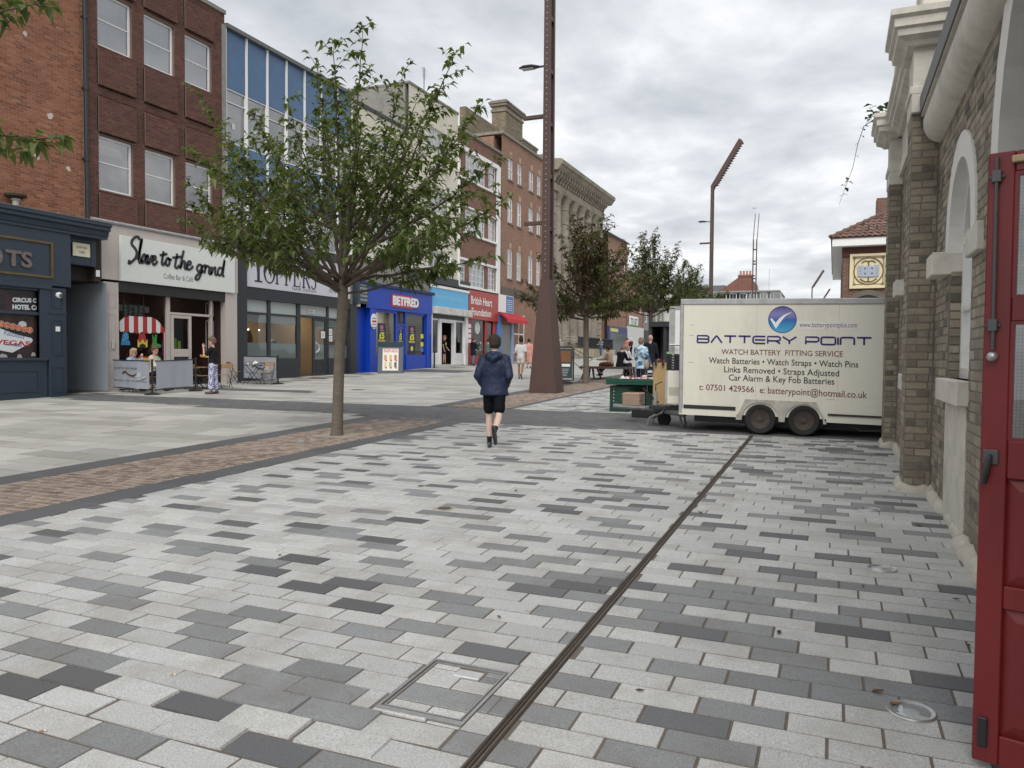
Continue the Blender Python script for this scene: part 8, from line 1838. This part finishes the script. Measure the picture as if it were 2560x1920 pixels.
# faces that show: eyes, brows
def face(t, hp, specs=None, mat=None):
    for s_ in (-1, 1):
        m = MB(); q = hp(s_*.03, .088, .105); m.ball(q, .008); m.build('eye', flat((.03, .02, .015), .3), t, smooth=True, local=True)
        m = MB(); m.tube([hp(s_*.018, .096, .125), hp(s_*.045, .085, .125)], .005, 5); m.build('brow', flat((.06, .04, .03)), t, local=True)
    if specs:
        m = MB()
        for s_ in (-1, 1):
            if specs == 'dark': m.box(0, 0, 0, 0, 0, 0) if 0 else m.tube([hp(s_*.012, .103, .105), hp(s_*.055, .09, .105)], [.02, .02], 8, flat=.5)
            m.tube([hp(s_*.055, .092, .11), hp(s_*.08, .02, .11), hp(s_*.08, -.02, .1)], .004, 5)
            m.tube([hp(s_*.012, .106, .09), hp(s_*.055, .093, .09), hp(s_*.057, .092, .12), hp(s_*.012, .106, .12), hp(s_*.012, .106, .09)], .0035, 5)
        m.build('glasses', flat((.015, .012, .012), .3), t, local=True)
# the walker in the middle of the square
def jog_x(t, hp, up_, SH, J, k, P):
    h, kp, an, hl, toe = J[1]      # the lifted sole
    fdir = (toe-hl).normalized(); m = MB(); nrm = (an-hl).normalized()
    m.tube([hl-fdir*.035*k-nrm*.035*k, hl+fdir*.06*k-nrm*.04*k, hl+fdir*.15*k-nrm*.035*k, toe+fdir*.02*k-nrm*.03*k], [.032*k, .036*k, .043*k, .03*k], 12, flat=.3); m.build('sole', pm('black rubber sole', (.015, .015, .016), .7, .1), t, smooth=True, local=True)
p = gnd(1235, 1122)
person('person in navy hooded jacket and black shorts walking away across the setts', p.x, p.y, 14, 1.66, legs=(.2, .08, -.3, .78), arms=(-.28, .95, -.3, 1.05), ab=(.27, .27), top=(.022, .03, .062), bottom=('shorts', (.004, .005, .008)), shoes=(.05, .05, .055), hair=((.028, .017, .012), 'short'), socks=(.012, .014, .022), hood=True, coat=.84, vox=.012, extra=jog_x, foot=(0, -.35), topm=pm('navy shell fabric', (.017, .024, .055), .55, .12, 5, bump=.01, bs=14, spec=.25), swing=(.5, -.5), nod=.12, bulk=1.22)
# the woman waiting by the cafe
M_chk = bpy.data.materials.new('checked trousers'); M_chk.use_nodes = True
def _chk():
    t_ = M_chk.node_tree; b_ = t_.nodes['Principled BSDF']; g_ = N(t_, 'ShaderNodeTexCoord'); mp_ = N(t_, 'ShaderNodeMapping', inp={'Rotation': (.5, .6, .4)}); t_.links.new(g_.outputs['Object'], mp_.inputs[0]); c_ = N(t_, 'ShaderNodeTexChecker', inp={'Scale': 26, 'Color1': (.65, .66, .72, 1), 'Color2': (.05, .07, .25, 1)}); t_.links.new(mp_.outputs[0], c_.inputs['Vector']); t_.links.new(c_.outputs[0], b_.inputs['Base Color']); b_.inputs['Roughness'].default_value = .85
_chk()
def cw_x(t, hp, up_, SH, J, k, P):
    face(t, hp)
    for s_ in (-1, 1):
        a, e_, w, f = SH[s_]; m = MB(); cone(m, a.lerp(e_, .55), e_, .056*k, .05*k); cone(m, e_, e_.lerp(w, .12), .05*k, .045*k); organic('yellow_cuff', m, cloth('yellow cuff', (.6, .4, .03)), t, .012, 2)
    m = MB(); q = SH[1][2]+SH[1][3]*.1*k; m.box(q.x-.05, q.x+.05, q.y-.02, q.y+.02, q.z-.03, q.z+.05); m.build('purse', flat((.3, .16, .09)), t, local=True, bev=.01)
    for s_ in (-1, 1):
        hl, toe = J[s_][3:]; m = MB(); m.tube([hl-Vector((0, 0, .03*k)), toe-Vector((0, 0, .022*k))], [.04*k, .045*k], 10, flat=.35); m.build('sandal_sole', flat((.05, .03, .02)), t, local=True)
p = gnd(533, 985)
person('person in black top with yellow cuffs and checked trousers outside the cafe', p.x, p.y, 112, 1.66, legs=(.06, .05, -.05, .05), arms=(.75, 2.2, .35, 1.35), ab=(.1, .12), top=(.012, .013, .017), bottom=('wide', (.3, .3, .4)), botm=M_chk, shoes=(.09, .05, .035), hair=((.13, .085, .055), 'bun'), sleeve='half', skin='pink', vox=.013, extra=cw_x, female=True, nod=.1, turn=.1, swing=(.25, -.2))
# the couple at the table behind the banner
def w1_x(t, hp, up_, SH, J, k, P): face(t, hp, 'dark')
def m1_x(t, hp, up_, SH, J, k, P): face(t, hp, 'clear')
sx_, sy_ = onX(327, 880, -20.3).y, onX(382, 875, -20.1).y
person('person with long fair hair and dark glasses seated behind the coffee banner', -20.3, sx_, -75, 1.66, legs=(1.5, 1.45, 1.45, 1.4), arms=(.9, 2.1, .6, 1.2), top=(.3, .38, .55), bottom=('trousers', (.03, .03, .05)), hair=((.38, .27, .16), 'long'), skin='pink', seat=.47, extra=w1_x, female=True, lean=.12, swing=(.3, -.2))
person('person with short hair and cream jumper seated behind the coffee banner', -20.1, sy_, -70, 1.78, legs=(1.5, 1.45, 1.45, 1.4), arms=(.5, 1.2, .5, 1.2), top=(.55, .5, .4), bottom=('trousers', (.02, .02, .025)), hair=((.12, .06, .035), 'short'), skin='pink', seat=.47, extra=m1_x, lean=.08, turn=-.3)
for yy_, xx_, lb_ in ((sx_, -20.3, 'folding chair under the person with long fair hair'), (sy_, -20.1, 'folding chair under the person in the cream jumper')): folding_chair(xx_, yy_, RAD(-72), lb_)
# walkers further up the street
p = gnd(1302, 948)
person('person in loose white top and pale shorts walking away past the red awning', p.x, p.y, 8, 1.66, legs=(.12, .05, -.15, .5), arms=(.1, .3, -.15, .25), ab=(.28, .2), top=(.62, .62, .62), bottom=('short shorts', (.5, .48, .44)), shoes=(.1, .06, .045), hair=((.012, .01, .01), 'bun'), skin='tan', sleeve='half', female=True, foot=(0, -.2))
p = onX(1114, 905, -21.55)
def bat_x(t, hp, up_, SH, J, k, P):
    face(t, hp)
    q = up_(0, .125, 1.26); m = MB(lambda a, b, c: (q.x+a, q.y+c, q.z+b)); m.lathe([(.085, -.02), (.085, .006), (1e-7, .008)], n=18); m.build('tee_badge', flat((.65, .5, .04)), t, local=True)
person('person in black tee with a yellow oval badge in the charity shop doorway', -21.65, p.y, -80, 1.7, legs=(.05, .02, -.02, .02), arms=(.15, .5, .0, .3), top=(.012, .012, .014), bottom=('short shorts', (.02, .02, .025)), hair=((.3, .17, .09), 'long'), skin='pink', sleeve='short', z=1.16, extra=bat_x, female=True)
p = gnd(1127, 913)
person('person in dark grey hooded top stepping out of the charity shop', -20.9, p.y+.3, -20, 1.68, legs=(.15, .05, -.12, .2), arms=(.1, .3, .9, 1.4), top=(.035, .04, .045), bottom=('trousers', (.012, .012, .014)), hair=((.035, .04, .045), 'bob'), hood=True, turn=.4)
p = gnd(1183, 914)
person('person in long black coat and jeans outside the heart charity shop', p.x, p.y, -30, 1.68, legs=(.08, .05, -.08, .05), arms=(.3, .9, .3, .9), top=(.012, .013, .018), bottom=('trousers', (.13, .17, .24)), shoes=(.03, .02, .02), hair=((.12, .03, .025), 'short'), coat=.66, hood=True, nod=.2)
p = gnd(1211, 912)
person('person in grey green jacket standing beyond the one in the long black coat', p.x-.1, p.y+.8, 60, 1.6, legs=(.05, .05, -.05, .05), arms=(.3, .9, .3, .9), top=(.1, .15, .14), bottom=('trousers', (.015, .016, .022)), hair=((.03, .02, .015), 'short'), coat=.8, nod=.3)
p = onY(1322, 905, 40); person('person in patterned pink top half hidden by the pyramid lamp post', p.x, 40, 20, 1.6, legs=(.1, .05, -.1, .2), arms=(.1, .3, -.1, .3), top=(.55, .26, .22), bottom=('skirt', (.5, .25, .22)), hair=((.02, .015, .012), 'short'), female=True)
p = onY(1400, 900, 45); person('person in grey coat emerging past the pyramid lamp post', p.x, 45, 170, 1.68, legs=(.1, .05, -.1, .2), arms=(.1, .3, -.1, .3), top=(.22, .22, .2), bottom=('trousers', (.1, .1, .1)), hair=((.2, .15, .1), 'short'), coat=.8)
p = gnd(1502, 893); person('person in striped blue top holding papers before the blue shop', p.x, p.y, 170, 1.7, legs=(.12, .05, -.1, .2), arms=(.35, 1.2, .35, 1.2), top=(.13, .16, .22), bottom=('trousers', (.09, .13, .22)), shoes=(.5, .5, .5), hair=((.25, .14, .07), 'short'), skin='pink', sleeve='half', female=True)
for px, Y, lb_, tc_, bc_, hd_, hh in ((1567, 66, 'person in coral top among the far shoppers', (.6, .1, .1), (.015, .015, .02), 60, (.05, .03, .02)), (1577, 67, 'white haired person in dark clothes beside the coral top', (.03, .03, .04), (.02, .02, .03), 150, (.55, .52, .48)), (1606, 62, 'person in orange top behind the bald shopper', (.6, .25, .03), (.04, .04, .05), 100, (.5, .36, .18))):
    p = onY(px, 890, Y); person(lb_, p.x, Y, hd_, 1.66, legs=(.1, .05, -.1, .2), arms=(.2, .8, .2, .8), top=tc_, bottom=('trousers', bc_), hair=(hh, 'short'))
# shoppers by the stall and sitters on the bench
def blu_x(t, hp, up_, SH, J, k, P):
    m = MB(); m.tube([up_(-.12, -.1, 1.45), up_(-.02, -.16, 1.3), up_(.12, -.16, 1.1), up_(.2, -.1, .98)], .012, 6); m.build('bag_strap', flat((.28, .22, .16)), t, local=True)
    m = MB(); m.ball(tuple(up_(.24, -.02, .9)), .05, .12, .15); m.build('shoulder_bag', flat((.3, .23, .16)), t, smooth=True, local=True)
M_flo = pm('pale blue patterned jacket', (.42, .58, .68), .6, .08, 6, dirt=3, ds=6, dcol=(.04, .08, .16))
p = onY(1602, 900, 23.5); person('person in pale blue patterned jacket at the stall counter', p.x, 23.5, -15, 1.62, legs=(.05, .05, -.05, .05), arms=(.25, .7, .1, .5), ab=(.22, .25), top=(.4, .55, .65), topm=M_flo, bottom=('trousers', (.012, .012, .02)), hair=((.16, .11, .07), 'short'), coat=.74, hood=True, female=True, extra=blu_x, nod=.15)
p = onY(1625, 900, 27.0); person('bald person in black jacket beyond the patterned jacket', p.x, 27.0, 5, 1.74, legs=(.08, .05, -.08, .1), arms=(.15, .6, .15, .6), ab=(.2, .2), top=(.014, .015, .017), bottom=('trousers', (.02, .028, .05)), hair=((.3, .22, .18), 'bald'), coat=.8, skin='pink')
p = onY(1527, 880, 31.1); person('person in beige top and rust skirt seated at the end of the bench', p.x, 31.1, 75, 1.62, legs=(1.45, 1.3, 1.5, 1.3), arms=(.5, 1.0, .5, 1.0), top=(.45, .33, .25), bottom=('skirt', (.16, .05, .025)), hair=((.035, .02, .015), 'short'), seat=.5, skin='tan', female=True, lean=.2, z=gz(31))
p = onY(1549, 880, 30.6); person('person in black jacket hunched on the bench', p.x, 30.6, -25, 1.68, legs=(1.45, 1.3, 1.5, 1.3), arms=(.5, 1.1, .5, 1.1), top=(.012, .013, .016), bottom=('trousers', (.015, .015, .02)), hair=((.2, .14, .09), 'short'), seat=.5, lean=.3, nod=.35, z=gz(30.6), coat=.84)
p = onY(1562, 880, 31.5); person('person in white top seated beyond the hunched black jacket', p.x, 31.5, -10, 1.66, legs=(1.45, 1.3, 1.5, 1.3), arms=(.5, 1.1, .5, 1.1), top=(.6, .6, .62), bottom=('trousers', (.05, .05, .07)), hair=((.3, .2, .12), 'short'), seat=.5, lean=.15, z=gz(31.5))

bpy.data.scenes.remove(TMP)
